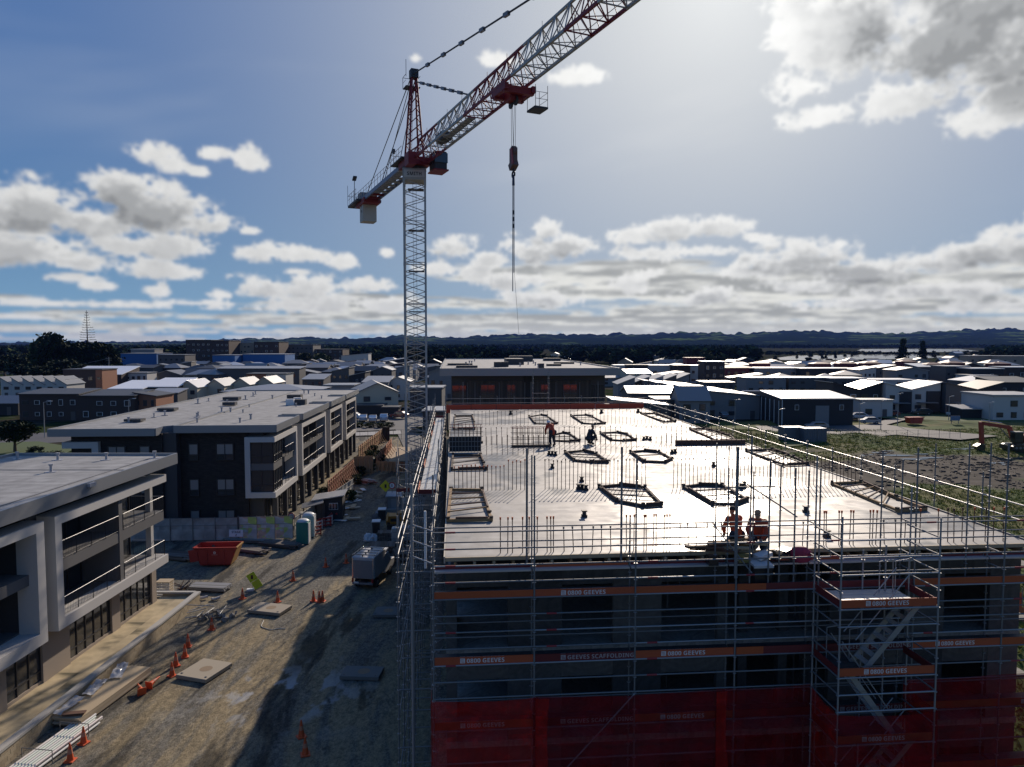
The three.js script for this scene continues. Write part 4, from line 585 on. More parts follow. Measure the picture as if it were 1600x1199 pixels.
// ================================================================ the block under construction
const timber = M(1, 1, 1, .85, { map: rep(grainTex([150, 118, 78], .35, 4, 256, 4), 1.2) }), darkTimber = M(.075, .055, .04, .9), formPly = M(.42, .32, .19, .8), rustM = M(.11, .055, .035, .85), orangeCap = M(.62, .12, .03, .6), galv = M(.34, .34, .335, .5, { metalness: .5 }), galvOld = M(.21, .208, .2, .62, { metalness: .4 }), redPaint = M(.33, .03, .03, .5);
const LV = [0, 2.9, 5.9, 8.9];
const bld = onSite('concrete_building', 'unfinished concrete block with wet top slab ringed by scaffold', 'building');
{
  const n1 = (x, z) => fbm(x * .35 + 2, z * .3 + 5, 5, .55);
  const cm = tex(1024, 2048, (u, v) => { const x = u * 19.3, z = v * 48.5, a = n1(x, z), b = fbm(x * 3, z * 2.2, 4), st = fbm(x * .4, z * 5, 3), w = sst(.46, .6, a), k = (.74 + .34 * b + .18 * st) * mix(1.04, .86, w); return [128 * k, 126 * k, 122 * k]; });
  const rm = tex(512, 1024, (u, v) => { const x = u * 19.3, z = v * 48.5, w = sst(.42, .62, n1(x, z)), b = fbm(x * 2.4 + 8, z * 2.2, 4), s2 = fbm(x * .9, z * 4 + 3, 4); const r = mix(.62, .36, w) + (b - .5) * .16 + (s2 - .5) * .14; return [0, r * 255, 0]; }, false);
  const bm = tex(512, 1024, (u, v) => { const x = u * 19.3, z = v * 48.5, k = 128 + (fbm(x * 2, z * 6, 4) - .5) * 160; return [k, k, k]; }, false);
  const slabM = M(1, 1, 1, 1, { map: cm, roughnessMap: rm, bumpMap: bm, bumpScale: .006 });
  const top = new THREE.BoxGeometry(19.3, .12, 48.5).translate(9.65, 11.94, -24.25); mesh('top_slab', top, slabM, bld);
  for (const y of LV.slice(1)) mesh('floor_slab', BB(0, y - .2, -.4, 19.3, y, -48.1), concreteM, bld);
  // edge formwork: boards along the slab rim and joist ends below
  for (let i = 0; i < 5; i++) mesh('edge_board', BB(i * 3.86 + .006, 11.9, .004, (i + 1) * 3.86 - .006, 12.015, .05), formPly, bld, [0, (i % 2) * .006, 0]);
  for (let i = 0; i < 12; i++) { mesh('edge_board', BB(-.05, 11.82, -i * 4.04 - .01, -.004, 12.03, -(i + 1) * 4.04 + .01), M(.5, .45, .36, .8), bld, [0, (i % 3) * .005, 0]); mesh('edge_board', BB(19.304, 11.8, -i * 4.04 - .01, 19.36, 12.05, -(i + 1) * 4.04 + .01), galvOld, bld, [0, (i % 3) * .005, 0]); }
  for (let i = 0; i < 32; i++) boxAt('joist', .075, .19, 1.4, i % 3 ? formPly : timber, bld, [.3 + i * .6, 11.775, -.62]);
  boxAt('bearer', 19.2, .2, .09, formPly, bld, [9.65, 11.56, -.34]);
  // wall panels and openings, storey by storey
  const tone = [M(1, 1, 1, .88, { map: rep(grainTex([86, 85, 82], .26, 4), 3) }), M(1, 1, 1, .88, { map: rep(grainTex([72, 71, 69], .28, 5), 3.4) }), M(1, 1, 1, .88, { map: rep(grainTex([95, 92, 87], .24, 3), 2.8) })];
  LV.forEach((y0, f) => {
    const y1 = f < 3 ? LV[f + 1] - .2 : 11.36, lin = y0 + 2.0;
    const piers = [[0, .35], [1.95, 3.7], [5.35, 6.95], [8.8, 9.15], [12.6, 13.6], [15.2, 16.6], [18.2, 19.3]];
    piers.forEach(([a, b], i) => mesh('wall_panel', BB(a + .01, y0, -.45, b - .01, y1, -.65), tone[(i + f) % 3], bld));
    for (const [a, b] of [[.35, 1.95], [3.7, 5.35], [6.95, 8.8], [13.6, 15.2], [16.6, 18.2]]) mesh('lintel_panel', BB(a - .01, lin, -.46, b + .01, y1, -.64), tone[f % 3], bld);
    for (const x of [9.9, 11.3, 12.2]) mesh('column', BB(x - .15, y0, -1, x + .15, y1, -1.3), tone[1], bld);
    for (let i = 0; i < 12; i++) mesh('wall_panel', BB(.15, y0, -.7 - i * 4, .35, y1, -.7 - i * 4 - 2.6), tone[(i + f) % 3], bld);
    mesh('wall_panel', BB(19, y0, -.7, 19.2, y1, -48), tone[2], bld); mesh('wall_panel', BB(.2, y0, -47.9, 19.2, y1, -48.1), tone[1], bld);
    mesh('inner_wall', BB(.4, y0, -7.6, 18.9, y1, -7.8), tone[1], bld);
    for (let i = 0; i < 7; i++) rod('prop', [7.2 + i * .85, y0, -2.2 - (i % 3) * 1.2], [7.2 + i * .85, y1, -2.2 - (i % 3) * 1.2], .035, galvOld, bld);
  });
  // starter bars
  const R = lcg(12), barG = new THREE.CylinderGeometry(.016, .016, 1, 5, 1, true).translate(0, .5, 0), capG = new THREE.CylinderGeometry(.032, .026, .09, 6);
  const starter = (x, z, h, cap, lean = .02) => { const b = mesh('starter_bar', barG, rustM, bld, [x, 12, z], [(R() - .5) * lean, 0, (R() - .5) * lean]); b.scale.set(1, h, 1); if (cap) { const c = mesh('cap', capG, cap, b, [0, 1, 0]); c.scale.set(1, 1 / h, 1); } };
  for (let x = .3; x < 19.1; x += .185) if (!(x > 9.1 && x < 10.2) && !(x > 3.6 && x < 4.2)) starter(x, -9.9 + (R() - .5) * .06, (x < 2.6 ? 1.05 : 1.25) + R() * .1, x < 4 ? orangeCap : rustM);
  for (const [z, s, h, a, b] of [[-20, .31, 1.05, 2.2, 19], [-24, .34, 1.05, 2, 18.6], [-35, .31, 1.1, 1.9, 19]]) for (let x = a; x < b; x += s) if (!(z === -20 && x > 11.2 && x < 12.6)) starter(x, z + (R() - .5) * .08, h + R() * .1, R() < .6 ? rustM : null);
  // capped bars along the near edge
  for (const x of [1.72, 1.95, 2.1, 2.42, 2.62, 2.88, 3.2, 3.32, 3.4]) starter(x, -.35, 1.1, orangeCap, .03);
  for (const x of [5.75, 5.83, 5.98, 6.3, 6.38, 6.62, 6.72, 6.95, 7.05, 7.16, 12.3, 12.36, 12.8, 12.86, 13.2, 13.28, 13.85, 13.95, 14.05, 15.6, 16.2, 16.6, 16.75, 17.1, 17.5, 17.9, 18.2, 18.5]) starter(x, -.3 - R() * .1, 1.1, x < 15.7 || R() < .4 ? orangeCap : rustM, .05);
  for (const x of [3.75, 4.05, 4.35, 4.65, 4.95, 5.25, 7.5, 7.8, 8.05, 8.4, 8.6, 8.9, 11.6, 12.05, 14.4, 14.8, 15.1]) starter(x, -.4, .75, galvOld, .1);
}
// --- timber set-down forms lying on the slab
function form(label, pts, rails, mat, sec = .06, h = .11, name = 'timber_form', cat = 'formwork', group) {
  const c = pts.reduce((a, p) => [a[0] + p[0] / pts.length, a[1] + p[2] / pts.length], [0, 0]), t = onSite(name, label, cat, c[0], 12, c[1], group), P = pts.map((p) => [p[0] - c[0], p[2] - c[1]]), R = lcg(Math.round(c[0] * 100 + 5000));
  const beam = (nm, a, b, y, s, m) => { const L = Math.hypot(b[0] - a[0], b[1] - a[1]); boxAt(nm, L + s, s * (.9 + .3 * R()), s, m, t, [(a[0] + b[0]) / 2, y, (a[1] + b[1]) / 2], [0, Math.atan2(-(b[1] - a[1]), b[0] - a[0]), (R() - .5) * .03]); };
  P.forEach((p, i) => { const q = P[(i + 1) % P.length]; beam('form_board', p, q, h * .55, sec * 1.5, mat); if (i % 2) beam('top_plank', [mix(p[0], q[0], .1), mix(p[1], q[1], .1)], [mix(p[0], q[0], .8), mix(p[1], q[1], .8)], h + sec * .4, sec * .9, rustM); boxAt('block', .12, .08, .12, darkTimber, t, [p[0], h + .04, p[1]], [0, R(), 0]); });
  const n = P.length, lo = 0, A = P[0], Bq = P[n - 1], C = P[Math.floor(n / 2) - 1], Dq = P[Math.floor(n / 2)];
  for (let i = 1; i <= rails; i++) { const k = i / (rails + 1); beam('cross_rail', [mix(A[0], Bq[0], k), mix(A[1], Bq[1], k)], [mix(C[0], Dq[0], k), mix(C[1], Dq[1], k)], h, sec * .7, i % 2 ? rustM : mat); }
  return t;
}
form('six sided timber form at the far left of the slab', [[6.97,12,-41.02], [8.22,12,-42.31], [8.63,12,-41.43], [8.67,12,-35.38], [8.14,12,-34.97], [6.85,12,-35.52]], 2, darkTimber);
form('six sided timber form at the far middle of the slab', [[10.8,12,-41.53], [12.23,12,-41.98], [12.59,12,-40.55], [12.56,12,-35.06], [11.64,12,-34.68], [10.73,12,-35.43]], 2, darkTimber);
form('six sided timber form right of the standing worker', [[7.31,12,-28.29], [8.23,12,-29.47], [8.6,12,-28.89], [8.69,12,-25.2], [8.04,12,-24.95], [6.98,12,-25.34]], 1, darkTimber);
form('six sided timber form right of the crouching worker', [[10.89,12,-29.06], [12.23,12,-29.32], [12.66,12,-28.2], [12.54,12,-25.2], [11.64,12,-24.96], [10.86,12,-25.34]], 1, darkTimber);
form('six sided timber form with rusty near board mid slab', [[6.91,12,-20.22], [8.13,12,-20.74], [8.66,12,-19.46], [8.71,12,-16.55], [7.83,12,-16.62], [6.96,12,-17.33]], 2, darkTimber, .07, .12);
form('six sided timber form right of the twin posts', [[10.83,12,-20.02], [11.85,12,-20.44], [12.56,12,-19.88], [12.54,12,-17.3], [11.86,12,-16.29], [10.72,12,-16.59]], 1, darkTimber, .07, .12);
form('large six sided timber form behind the left twin posts', [[6.85,12,-9.97], [7.93,12,-10.31], [8.9,12,-9.66], [8.65,12,-6.25], [7.85,12,-6.1], [7,12,-7.09]], 2, darkTimber, .07, .12);
form('large six sided timber form behind the worker in orange', [[10.68,12,-9.65], [11.58,12,-10.01], [12.53,12,-9.79], [12.5,12,-6.87], [11.7,12,-6.12], [10.76,12,-6.19]], 2, darkTimber, .07, .12);
form('stepped timber bay at the slab left edge, nearest one', [[0.14,12,-9.82], [1.51,12,-9.71], [1.62,12,-5.23], [1.65,12,-4.34], [0.04,12,-4.38]], 4, timber, .07, .13, 'edge_form', 'formwork');
form('stepped timber bay at the slab left edge, middle one', [[0.22,12,-19.68], [1.82,12,-19.55], [1.88,12,-16.49], [1.95,12,-14.94], [0.16,12,-14.9]], 2, darkTimber, .07, .13, 'edge_form', 'formwork');
form('stepped timber bay at the slab left edge, farthest one', [[0.38,12,-42.11], [1.93,12,-41.98], [1.94,12,-36.39], [1.86,12,-32.1], [0.26,12,-32.23]], 4, darkTimber, .07, .13, 'edge_form', 'formwork');
form('slatted timber bay on the slab right edge, farthest one', [[17.6,12,-43], [18.85,12,-42.9], [18.88,12,-37.92], [18.7,12,-35.95], [17.61,12,-35.57]], 3, darkTimber, .07, .13, 'edge_form', 'formwork');
form('long rusty timber bay on the slab right edge, second from the back', [[18.14,12,-30.76], [19.35,12,-31.06], [19.71,12,-26.92], [19.13,12,-24.34], [17.85,12,-24.45]], 3, rustM, .07, .13, 'edge_form', 'formwork');
form('slatted timber bay on the slab right edge, third from the back', [[17.97,12,-19.94], [19.75,12,-20.31], [19.7,12,-17.39], [19.34,12,-15.06], [17.84,12,-14.78]], 3, darkTimber, .07, .13, 'edge_form', 'formwork');
form('slatted timber bay on the slab right edge, nearest one', [[17.8,12,-9.8], [19.31,12,-9.98], [18.92,12,-6.71], [18.79,12,-4.65], [17.49,12,-4.44]], 4, timber, .07, .13, 'edge_form', 'formwork');
{ const p = [16.88,12,-23.02], t = onSite('timber_beam', 'long dark rusty plank lying across the slab right side', 'beam', p[0], 12.16, p[2]); boxAt('plank', 4.6, .3, .3, rustM, t, [0, 0, 0]); boxAt('packer', .3, .14, .4, darkTimber, t, [-1.6, -.09, 0]); boxAt('packer', .3, .14, .4, darkTimber, t, [1.6, -.09, 0]); }
{ // dark steel mesh panel in the middle bay
  const p = [0.95,12,-21.08], t = onSite('steel_mesh_panel', 'black gridded steel panel standing in the left edge bay', 'panel', p[0], 12, p[2]);
  boxAt('panel', 1.9, .9, .04, M(.012, .012, .013, .6), t, [0, .5, 0]); for (let i = 0; i < 11; i++) boxAt('bar', .03, .96, .06, galvOld, t, [-.95 + i * .19, .5, .02]); for (let i = 0; i < 4; i++) boxAt('rail', 1.96, .03, .07, galvOld, t, [0, .06 + i * .3, .025]);
}
// rebar cage and stacked cages
function cage(label, x, z, w, h, d, nx, ny, mat, y = 12) { const t = onSite('rebar_cage', label, 'rebar cage', x, y, z); for (const s of [-d / 2, d / 2]) { for (let i = 0; i <= nx; i++) rod('vertical_bar', [-w / 2 + w * i / nx, 0, s], [-w / 2 + w * i / nx, h * (1 + .08 * Math.sin(i * 7)), s], .016, i % 3 ? rustM : galvOld, t); for (let j = 0; j <= ny; j++) rod('horizontal_bar', [-w / 2 - .1, h * (.1 + .85 * j / ny), s], [w / 2 + .1, h * (.1 + .85 * j / ny), s], .018, j === ny ? redPaint : rustM, t); } boxAt('base_plank', w + .2, .14, .3, darkTimber, t, [0, .07, d / 2 + .1]); return t; }
cage('rebar cage with red rails left of the standing worker', [5.17,12,-23.41][0], [5.17,12,-23.41][2], 2.3, 1.25, .7, 9, 3, rustM);
cage('rebar cage over the left edge bay of the slab', [1.08,12,-25.83][0], [1.08,12,-25.83][2], 2, 1.1, 1.6, 8, 3, galvOld);
// cast-in boxes
{
  const g = merge([B(.2, .1, .2, 0, .05, 0), B(.13, .12, .13, 0, .16, 0), B(.2, .04, .2, 0, .24, 0)]), bx = M(.02, .02, .022, .6);
  for (const [p, l] of [[[5.44,12,-15.22], 'alone behind the near starter bars'], [[6.33,12,-11.51], 'behind the row of three'], [[5.87,12,-9.76], 'left of three in a row'], [[6.03,12,-9.75], 'middle of three in a row'], [[6.16,12,-9.53], 'right of three in a row'], [[5.87,12,-19.69], 'left of three by the rebar cage'], [[6.04,12,-19.56], 'middle of three by the rebar cage'], [[6.21,12,-19.42], 'right of three by the rebar cage'], [[5.2,12,-4.73], 'alone on the open near slab'], [[5.5,12,-43.41], 'near the far orange mesh, left one'], [[14.1,12,-43.89], 'near the far orange mesh, middle one'], [[17.68,12,-44.22], 'near the far orange mesh, right one'], [[14.12,12,-15.09], 'behind the tall near posts'], [[13.23,12,-9.3], 'left of a pair by the large right form'], [[13.55,12,-9.7], 'right of a pair by the large right form'], [[13.94,12,-4.73], 'on the open slab right of the workers'], [[12.89,12,-1.25], 'close to the slab front edge'], [[13.14,12,-25.47], 'left of three near the far starters'], [[13.44,12,-25.76], 'middle of three near the far starters'], [[13.57,12,-25.43], 'right of three near the far starters'], [[13.25,12,-19.57], 'left of a pair mid slab'], [[13.51,12,-19.8], 'right of a pair mid slab']]) { const [a, b] = toWorld(p[0], p[2]), m = solo('cast_in_box', g, bx, 'small black box on the slab, ' + l, 'box', [a, 12, b], [0, SITE, 0], 'cast-in boxes on the slab'); if (p[2] < -30) m.scale.setScalar(1.5); }
}
// ================================================================ scaffolds
const tbOrange = M(.45, .085, .02, .6), tbRed = M(.16, .02, .018, .65), plankM = M(1, 1, 1, .55, { map: rep(tex(128, 128, (u, v, i, j) => { const k = (j % 16 < 2 ? .6 : 1) * (.8 + .3 * hash(i >> 2, j >> 3)); return [90 * k, 89 * k, 86 * k]; }), .8), metalness: .3 }), aluDeck = M(.55, .55, .53, .4, { metalness: .5 });
const letter = (bg, fg, lines) => canvasTex(1024, 64, (c, w, h) => { c.fillStyle = bg; c.fillRect(0, 0, w, h); c.fillStyle = fg; c.font = 'bold 50px sans-serif'; c.textBaseline = 'middle'; const s = lines, x0 = 330; if (s) { c.fillRect(x0 - 66, 12, 50, 40); c.fillStyle = bg; for (let i = 0; i < 3; i++) c.fillRect(x0 - 62 + i * 4, 20 + i * 11, 32, 4); c.fillStyle = fg; c.save(); c.translate(x0, h / 2 + 2); c.scale(1.32, 1); c.fillText(s, 0, 0); c.restore(); } });
const tbText = M(1, 1, 1, .6, { map: letter('#b3512c', '#d8d2cc', '0800 GEEVES') }), tbText2 = M(1, 1, 1, .6, { map: letter('#6a2320', '#a89a96', 'GEEVES SCAFFOLDING') });
function toe(p, x0, x1, y, z, mat, ry = 0) { return boxAt('toe_board', Math.abs(x1 - x0), .23, .03, mat, p, [(x0 + x1) / 2, y + .13, z], [0, ry, 0]); }
const rosG = new THREE.CylinderGeometry(.06, .06, .012, 8);
// a standard with its ring of couplers every half metre
function standard(p, x, z, y0, y1, mat = galvOld, r = .026) { const s = rod('standard', [x, y0, z], [x, y1, z], r, mat, p); const l = []; for (let y = Math.ceil(y0 * 2) / 2; y < y1; y += .5) l.push(rosG.clone().translate(x, y, z)); mesh('rosettes', merge(l), galv, p); return s; }
const frontX = [-.35, 2.64, 5.7, 8.81, 11.41, 14.51, 17.47, 20.4];
{
  const t = onSite('scaffold', 'front scaffold with orange toe boards across the slab face', 'scaffold'), zo = 1.0, zi = .28;
  const topsO = [12.9, 15.3, 15.3, 15.4, 14.8, 15.4, 15.5, 15.2], topsI = [13.4, 15.2, 13.2, 15.4, 14.6, 14.9, 15.4, 14];
  frontX.forEach((x, i) => { standard(t, x, zo, 0, topsO[i]); standard(t, x, zi, 0, topsI[i], galvOld, .024); });
  for (const [x, y] of [[9.27, 15.8], [9.86, 15.1], [10.2, 14.9], [10.67, 14.8]]) standard(t, x, zo - .1, 11, y); for (const [x, y] of [[8.4, 15.5], [9.6, 14.6], [13.8, 15.2], [16.7, 15.4]]) standard(t, x, zi + .05, 11, y, galvOld, .024);
  rod('tall_post', [8.75, 11.5, zo + .1], [8.75, 15.5, zo + .1], .05, galvOld, t);
  for (const x of [2.5, 5.45]) rod('tall_post', [x, 11.8, zi - .1], [x, 15.4, zi - .1], .035, galvOld, t);
  for (let i = 0; i < 7; i++) {
    const a = frontX[i], b = frontX[i + 1], R = lcg(i + 70), tower = i === 4;
    for (let y = .55; y <= 13.1; y += .5) { const low = y < 8.2; if (low && Math.round(y * 2) % 2) continue; rod('ledger', [a, y, zo], [b, y + .004, zo], .024, y > 8.8 && R() < .4 ? galv : galvOld, t); if (!low && R() < .5) rod('coupler', [mix(a, b, .12), y, zo], [mix(a, b, .22), y, zo], .03, redPaint, t); }
    for (const y of [13, 12.55, 9.6, 10.05, 7.6, 5.6]) rod('ledger', [a, y, zi], [b, y, zi], .022, galvOld, t);
    for (const y of [11, 9.03, 7.05, 5.05, 3.05]) { for (let k = 0; k < 3; k++) boxAt('platform_plank', b - a - .06, .05, .21, plankM, t, [(a + b) / 2, y + .06 + (k % 2) * .004, zi + .13 + k * .225]); rod('transom', [a, y, zi], [a, y, zo], .024, galvOld, t); }
    for (let k = 0; k < 2; k++) boxAt('platform_plank', b - a - .05, .05, .2, aluDeck, t, [(a + b) / 2, 11.66 + (k % 2) * .004, .1 + k * .21 - .02]);
    boxAt('toe_board', b - a - .06, .12, .03, i % 3 === 1 ? tbOrange : tbRed, t, [(a + b) / 2, 11.745, .13]);
    toe(t, a + .03, b - .03, 11.03, zo - .02, i === 1 ? tbText : i === 3 && false ? tbRed : i > 4 || i < 3 ? tbOrange : tbRed);
    toe(t, a + .03, b - .03, 9.06, zo - .02, [tbText, tbText2, tbText, tbRed, tbText2, tbText, tbOrange][i]);
    toe(t, a + .03, b - .03, 7.08, zo - .02, [tbText, tbText2, tbText, tbRed, tbText2, tbOrange, tbText][i]); toe(t, a + .03, b - .03, 5.08, zo - .02, tbOrange);
    if (i === 3) { boxAt('toe_board', .9, .23, .034, tbOrange, t, [a + .5, 11.16, zo - .018]); boxAt('toe_board', .85, .23, .034, tbOrange, t, [a + .48, 9.19, zo - .018]); }
  }
  rod('brace', [5.7, 8.0, zo + .04], [2.9, 5.0, zo + .04], .024, galv, t); rod('brace', [8.3, 13, zi], [9.3, 11.6, zo], .022, galvOld, t); rod('brace', [9.4, 14.2, zi], [10.7, 13.3, zo], .022, galvOld, t);
  for (const x of [11.41, 14.51, 17.47]) for (const y of [13, 12, 11.5]) rod('transom', [x, y, zi], [x, y, zo], .024, galvOld, t);
  rod('ledger', [8.7, 14.1, zi], [10.3, 14.1, zi], .024, galvOld, t);
}
{ // stair tower standing out from the front scaffold
  const t = onSite('stair_tower', 'scaffold stair tower with lettered orange platforms in the foreground', 'scaffold'), x0 = 11.22, x1 = 14.16, z0 = 1.12, z1 = 2.6;
  for (const [x, z, h] of [[x0, z1, 13.7], [x1, z1, 13.6], [x0, z0, 15.2], [x1 + .1, z0, 14.2], [12.7, z0 + .1, 12.3], [13.3, z0 + .3, 12.5]]) standard(t, x, z, 0, h, galv);
  for (let y = 1; y <= 13.05; y += .5) { if (y < 7.5 && Math.round(y * 2) % 2) continue; const k = Math.round(y * 2); if (k % 4 !== 3) rod('ledger', [x0, y, z1], [x1, y + .01, z1], .024, galv, t); rod('transom', [x0, y + .03, z0], [x0, y + .03, z1], .024, galvOld, t); if (k % 2 || y > 10.9) rod('transom', [x1, y + .03, z0], [x1, y + .03, z1], .024, galvOld, t); }
  for (const y of [11.0, 9.0, 7.0]) {
    if (y !== 9.0) for (let k = 0; k < 6; k++) boxAt('deck_plank', 2.4 - (y === 7 ? .3 : 0), .045, .2, y === 11 ? aluDeck : plankM, t, [x0 + 1.3, y + .05 + (k % 2) * .004, z0 + .2 + k * .215]);
    else for (let k = 0; k < 6; k++) boxAt('deck_plank', .9, .045, .2, plankM, t, [x0 + .52, y + .05 + (k % 2) * .004, z0 + .2 + k * .215]);
    toe(t, x0 + .03, x1 - .03, y + .03, z1 - .03, tbText); boxAt('toe_board', .03, .22, z1 - z0 - .1, tbRed, t, [x0 + .04, y + .15, (z0 + z1) / 2]); boxAt('toe_board', .03, .22, z1 - z0 - .1, tbRed, t, [x1 - .04, y + .15, (z0 + z1) / 2]);
  }
  const flight = (yb, yt, xa, xb, z) => { const L = Math.hypot(xb - xa, yt - yb), a = Math.atan2(yt - yb, xb - xa); for (const s of [0, .62]) boxAt('stringer', L, .16, .035, galv, t, [(xa + xb) / 2, (yb + yt) / 2, z - s], [0, 0, a]); for (let i = 1; i < 9; i++) boxAt('tread', .2, .03, .58, aluDeck, t, [mix(xa, xb, i / 9), mix(yb, yt, i / 9), z - .31]); for (const s of [0, .62]) rod('handrail', [xa - .25, yb + .95, z - s], [xb - .3, yt + .9, z - s], .018, galv, t); };
  flight(9.05, 11, 12.1, 13.75, z1 - .25); flight(9.02, 7, 11.7, 13.2, z1 - .25); flight(5.05, 7, 12.1, 13.75, z1 - .25);
  for (const [x, z, y] of [[11.45, 1.5, 9.1], [12.05, 1.7, 9.1], [13, 1.6, 11.1], [13.5, 1.6, 11.1]]) { const l = [bar([x, y, z], [x, y + .95, z], .016), bar([x, y + .95, z], [x + .38, y + 1.02, z + .05], .016), bar([x + .38, y + 1.02, z + .05], [x + .4, y, z + .05], .016)]; mesh('gate_hoop', merge(l), galv, t); }
}
{ // debris net round the lower lifts
  const netTex = tex(256, 256, (u, v, i, j) => { const n = fbm(u * 5, v * 9, 4), k = .75 + .5 * n; const h = (i % 4 < 2 ? 1 : .8) * (j % 4 < 2 ? 1 : .8); return [165 * k * h, 24 * k * h, 30 * k * h]; });
  const netA = tex(256, 256, (u, v, i, j) => { const k = 95 + fbm(u * 4, v * 7, 4) * 70 + (i % 3 ? 0 : 25) + (j % 3 ? 0 : 20); return [k, k, k]; }, false);
  const net = M(1, 1, 1, .8, { map: rep(netTex, 1.6), alphaMap: rep(netA, 1.6), transparent: true, side: THREE.DoubleSide, specularIntensity: .2 }), net2 = M(1, 1, 1, .8, { map: rep(tex(64, 64, (u, v) => { const k = .8 + .4 * fbm(u * 6, v * 6, 3); return [185 * k, 34 * k, 26 * k]; }), 1.5), alphaMap: rep(netA, 2.3), transparent: true, side: THREE.DoubleSide, specularIntensity: .2 });
  const t = onSite('debris_net', 'red debris netting hung on the lower scaffold lifts', 'netting');
  const sheet = (ax, az, bx, bz, y0, y1a, y1b, mat, sag, name = 'net_panel') => { const L = Math.hypot(bx - ax, bz - az), n = Math.max(4, Math.round(L * 5)), m = 22, g = new THREE.PlaneGeometry(1, 1, n, m), p = g.attributes.position, uv = g.attributes.uv, nx = (bz - az) / L, nz = -(bx - ax) / L; for (let i = 0; i < p.count; i++) { const a = p.getX(i) + .5, b = p.getY(i) + .5, y = mix(y0, mix(y1a, y1b, a) - Math.sin(a * Math.PI) * .05, b), bul = (fbm(a * L * .9 + ax, y * .7, 3) - .5) * sag + Math.sin(a * Math.PI) * .03; p.setXYZ(i, mix(ax, bx, a) - nx * bul, y, mix(az, bz, a) - nz * bul); uv.setXY(i, a * L, y); } g.computeVertexNormals(); return mesh(name, g, mat, t); };
  const z = 1.07;
  sheet(-.42, z, 2.75, z, 0, 8.02, 8.02, net2, .14); sheet(2.6, z + .02, 8.5, z + .02, 0, 8.04, 8.06, net, .12); sheet(8.2, z + .045, 11.25, z + .045, 0, 8.1, 8.12, net, .1);
  sheet(11.2, z + .02, 11.2, 2.66, 0, 8.08, 7.95, net2, .06); sheet(11.2, 2.67, 14.2, 2.67, 0, 7.95, 7.95, net, .08); sheet(14.22, 2.66, 14.22, z, 0, 7.95, 8.0, net2, .06); sheet(14.2, z + .03, 20.45, z + .03, 0, 8.12, 8.3, net, .12); sheet(-.44, z, -.44, .2, 0, 8.02, 8.02, net2, .05);
  // overlaps where two nets meet
  const ov = (x, w0, w1) => { const s = new THREE.Shape(); s.moveTo(x, 8.02); s.lineTo(x + w0, 8.02); s.quadraticCurveTo(x + w0 * .6, 6.6, x + w1, 5); s.lineTo(x + w1, 0); s.lineTo(x - .1, 0); s.lineTo(x, 5); mesh('net_overlap', new THREE.ShapeGeometry(s, 6).translate(0, 0, z + .1), net2, t); };
  ov(2.66, .42, .5); ov(8.2, .34, .5);
}
{ // scaffold along the left flank
  const t = onSite('scaffold', 'scaffold with plank walkway along the left flank of the slab', 'scaffold'), xo = -1.55, xi = -.5;
  for (let i = 0; i <= 20; i++) { const z = -1.8 - i * 2.42, d = i * .11; standard(t, xo - .05, z, 0, 12.9 + (i % 3) * .3); standard(t, xi, z, 0, 12.6 + (i % 4 === 1 ? 1.2 : 0), galvOld, .024); for (const y of [11, 9, 7, 5, 3]) rod('transom', [xo, y, z], [xi, y, z], .024, galvOld, t); }
  for (const y of [12.1, 11.55, 10, 9.5, 8, 7.5, 6, 4, 2]) for (let i = 0; i < 5; i++) { const a = -1.8 - i * 9.68, b = a - 9.68; rod('ledger', [xo - .05, y, a], [xo - .05, y + .005, b], .022, y > 11 ? galv : galvOld, t); if (y > 9) rod('ledger', [xi, y, a], [xi, y, b], .022, galvOld, t); }  // top ledgers in paler steel as if sunlit, lower ones darker for shade
  for (const y of [11, 9, 7, 5]) for (let i = y === 11 ? 5 : 7; i < 20; i++) for (let k = 0; k < 3; k++) boxAt('platform_plank', .29, .045, 2.36, y === 11 ? aluDeck : plankM, t, [xi - .2 - k * .32, y + .06, -3 - i * 2.42]);
  boxAt('toe_board', 1, .22, .03, tbRed, t, [-1, 11.16, -13.85]); boxAt('toe_board', 1, .22, .03, tbRed, t, [-1, 11.16, -50]);
  for (let i = 5; i < 20; i += 3) boxAt('toe_board', .03, .2, 2.3, tbOrange, t, [xo + .02, 11.16, -3 - i * 2.42]);
  standard(t, -1.05, -.6, 0, 14.2, galv, .05); rod('pale_post', [-.62, 11.6, -.3], [-.62, 13.4, -.3], .04, whiteM, t);
  for (const y of [12.9, 12.4, 11.9]) rod('ledger', [-1.05, y, -.6], [-.35, y, .28], .024, galv, t);
}
{ // ladder tower farther out
  const t = onSite('ladder_tower', 'slim lattice access tower left of the flank scaffold', 'scaffold', -3.0, 0, -19);
  for (const [x, z] of [[0, 0], [.75, 0], [0, -1.6], [.75, -1.6]]) rod('standard', [x, 0, z], [x, 12.4, z], .028, galvOld, t);
  for (let y = .3; y < 12; y += .42) rod('rung', [0, y, 0], [.75, y, 0], .02, galvOld, t); for (let y = 1; y < 12; y += 1.1) { rod('brace', [0, y, 0], [0, y + .9, -1.6], .018, galvOld, t); rod('brace', [.75, y, -1.6], [0, y + .4, -1.6], .018, galvOld, t); }
  boxAt('toe_board', .8, .22, .03, tbRed, t, [.38, 10.2, .02]);
}
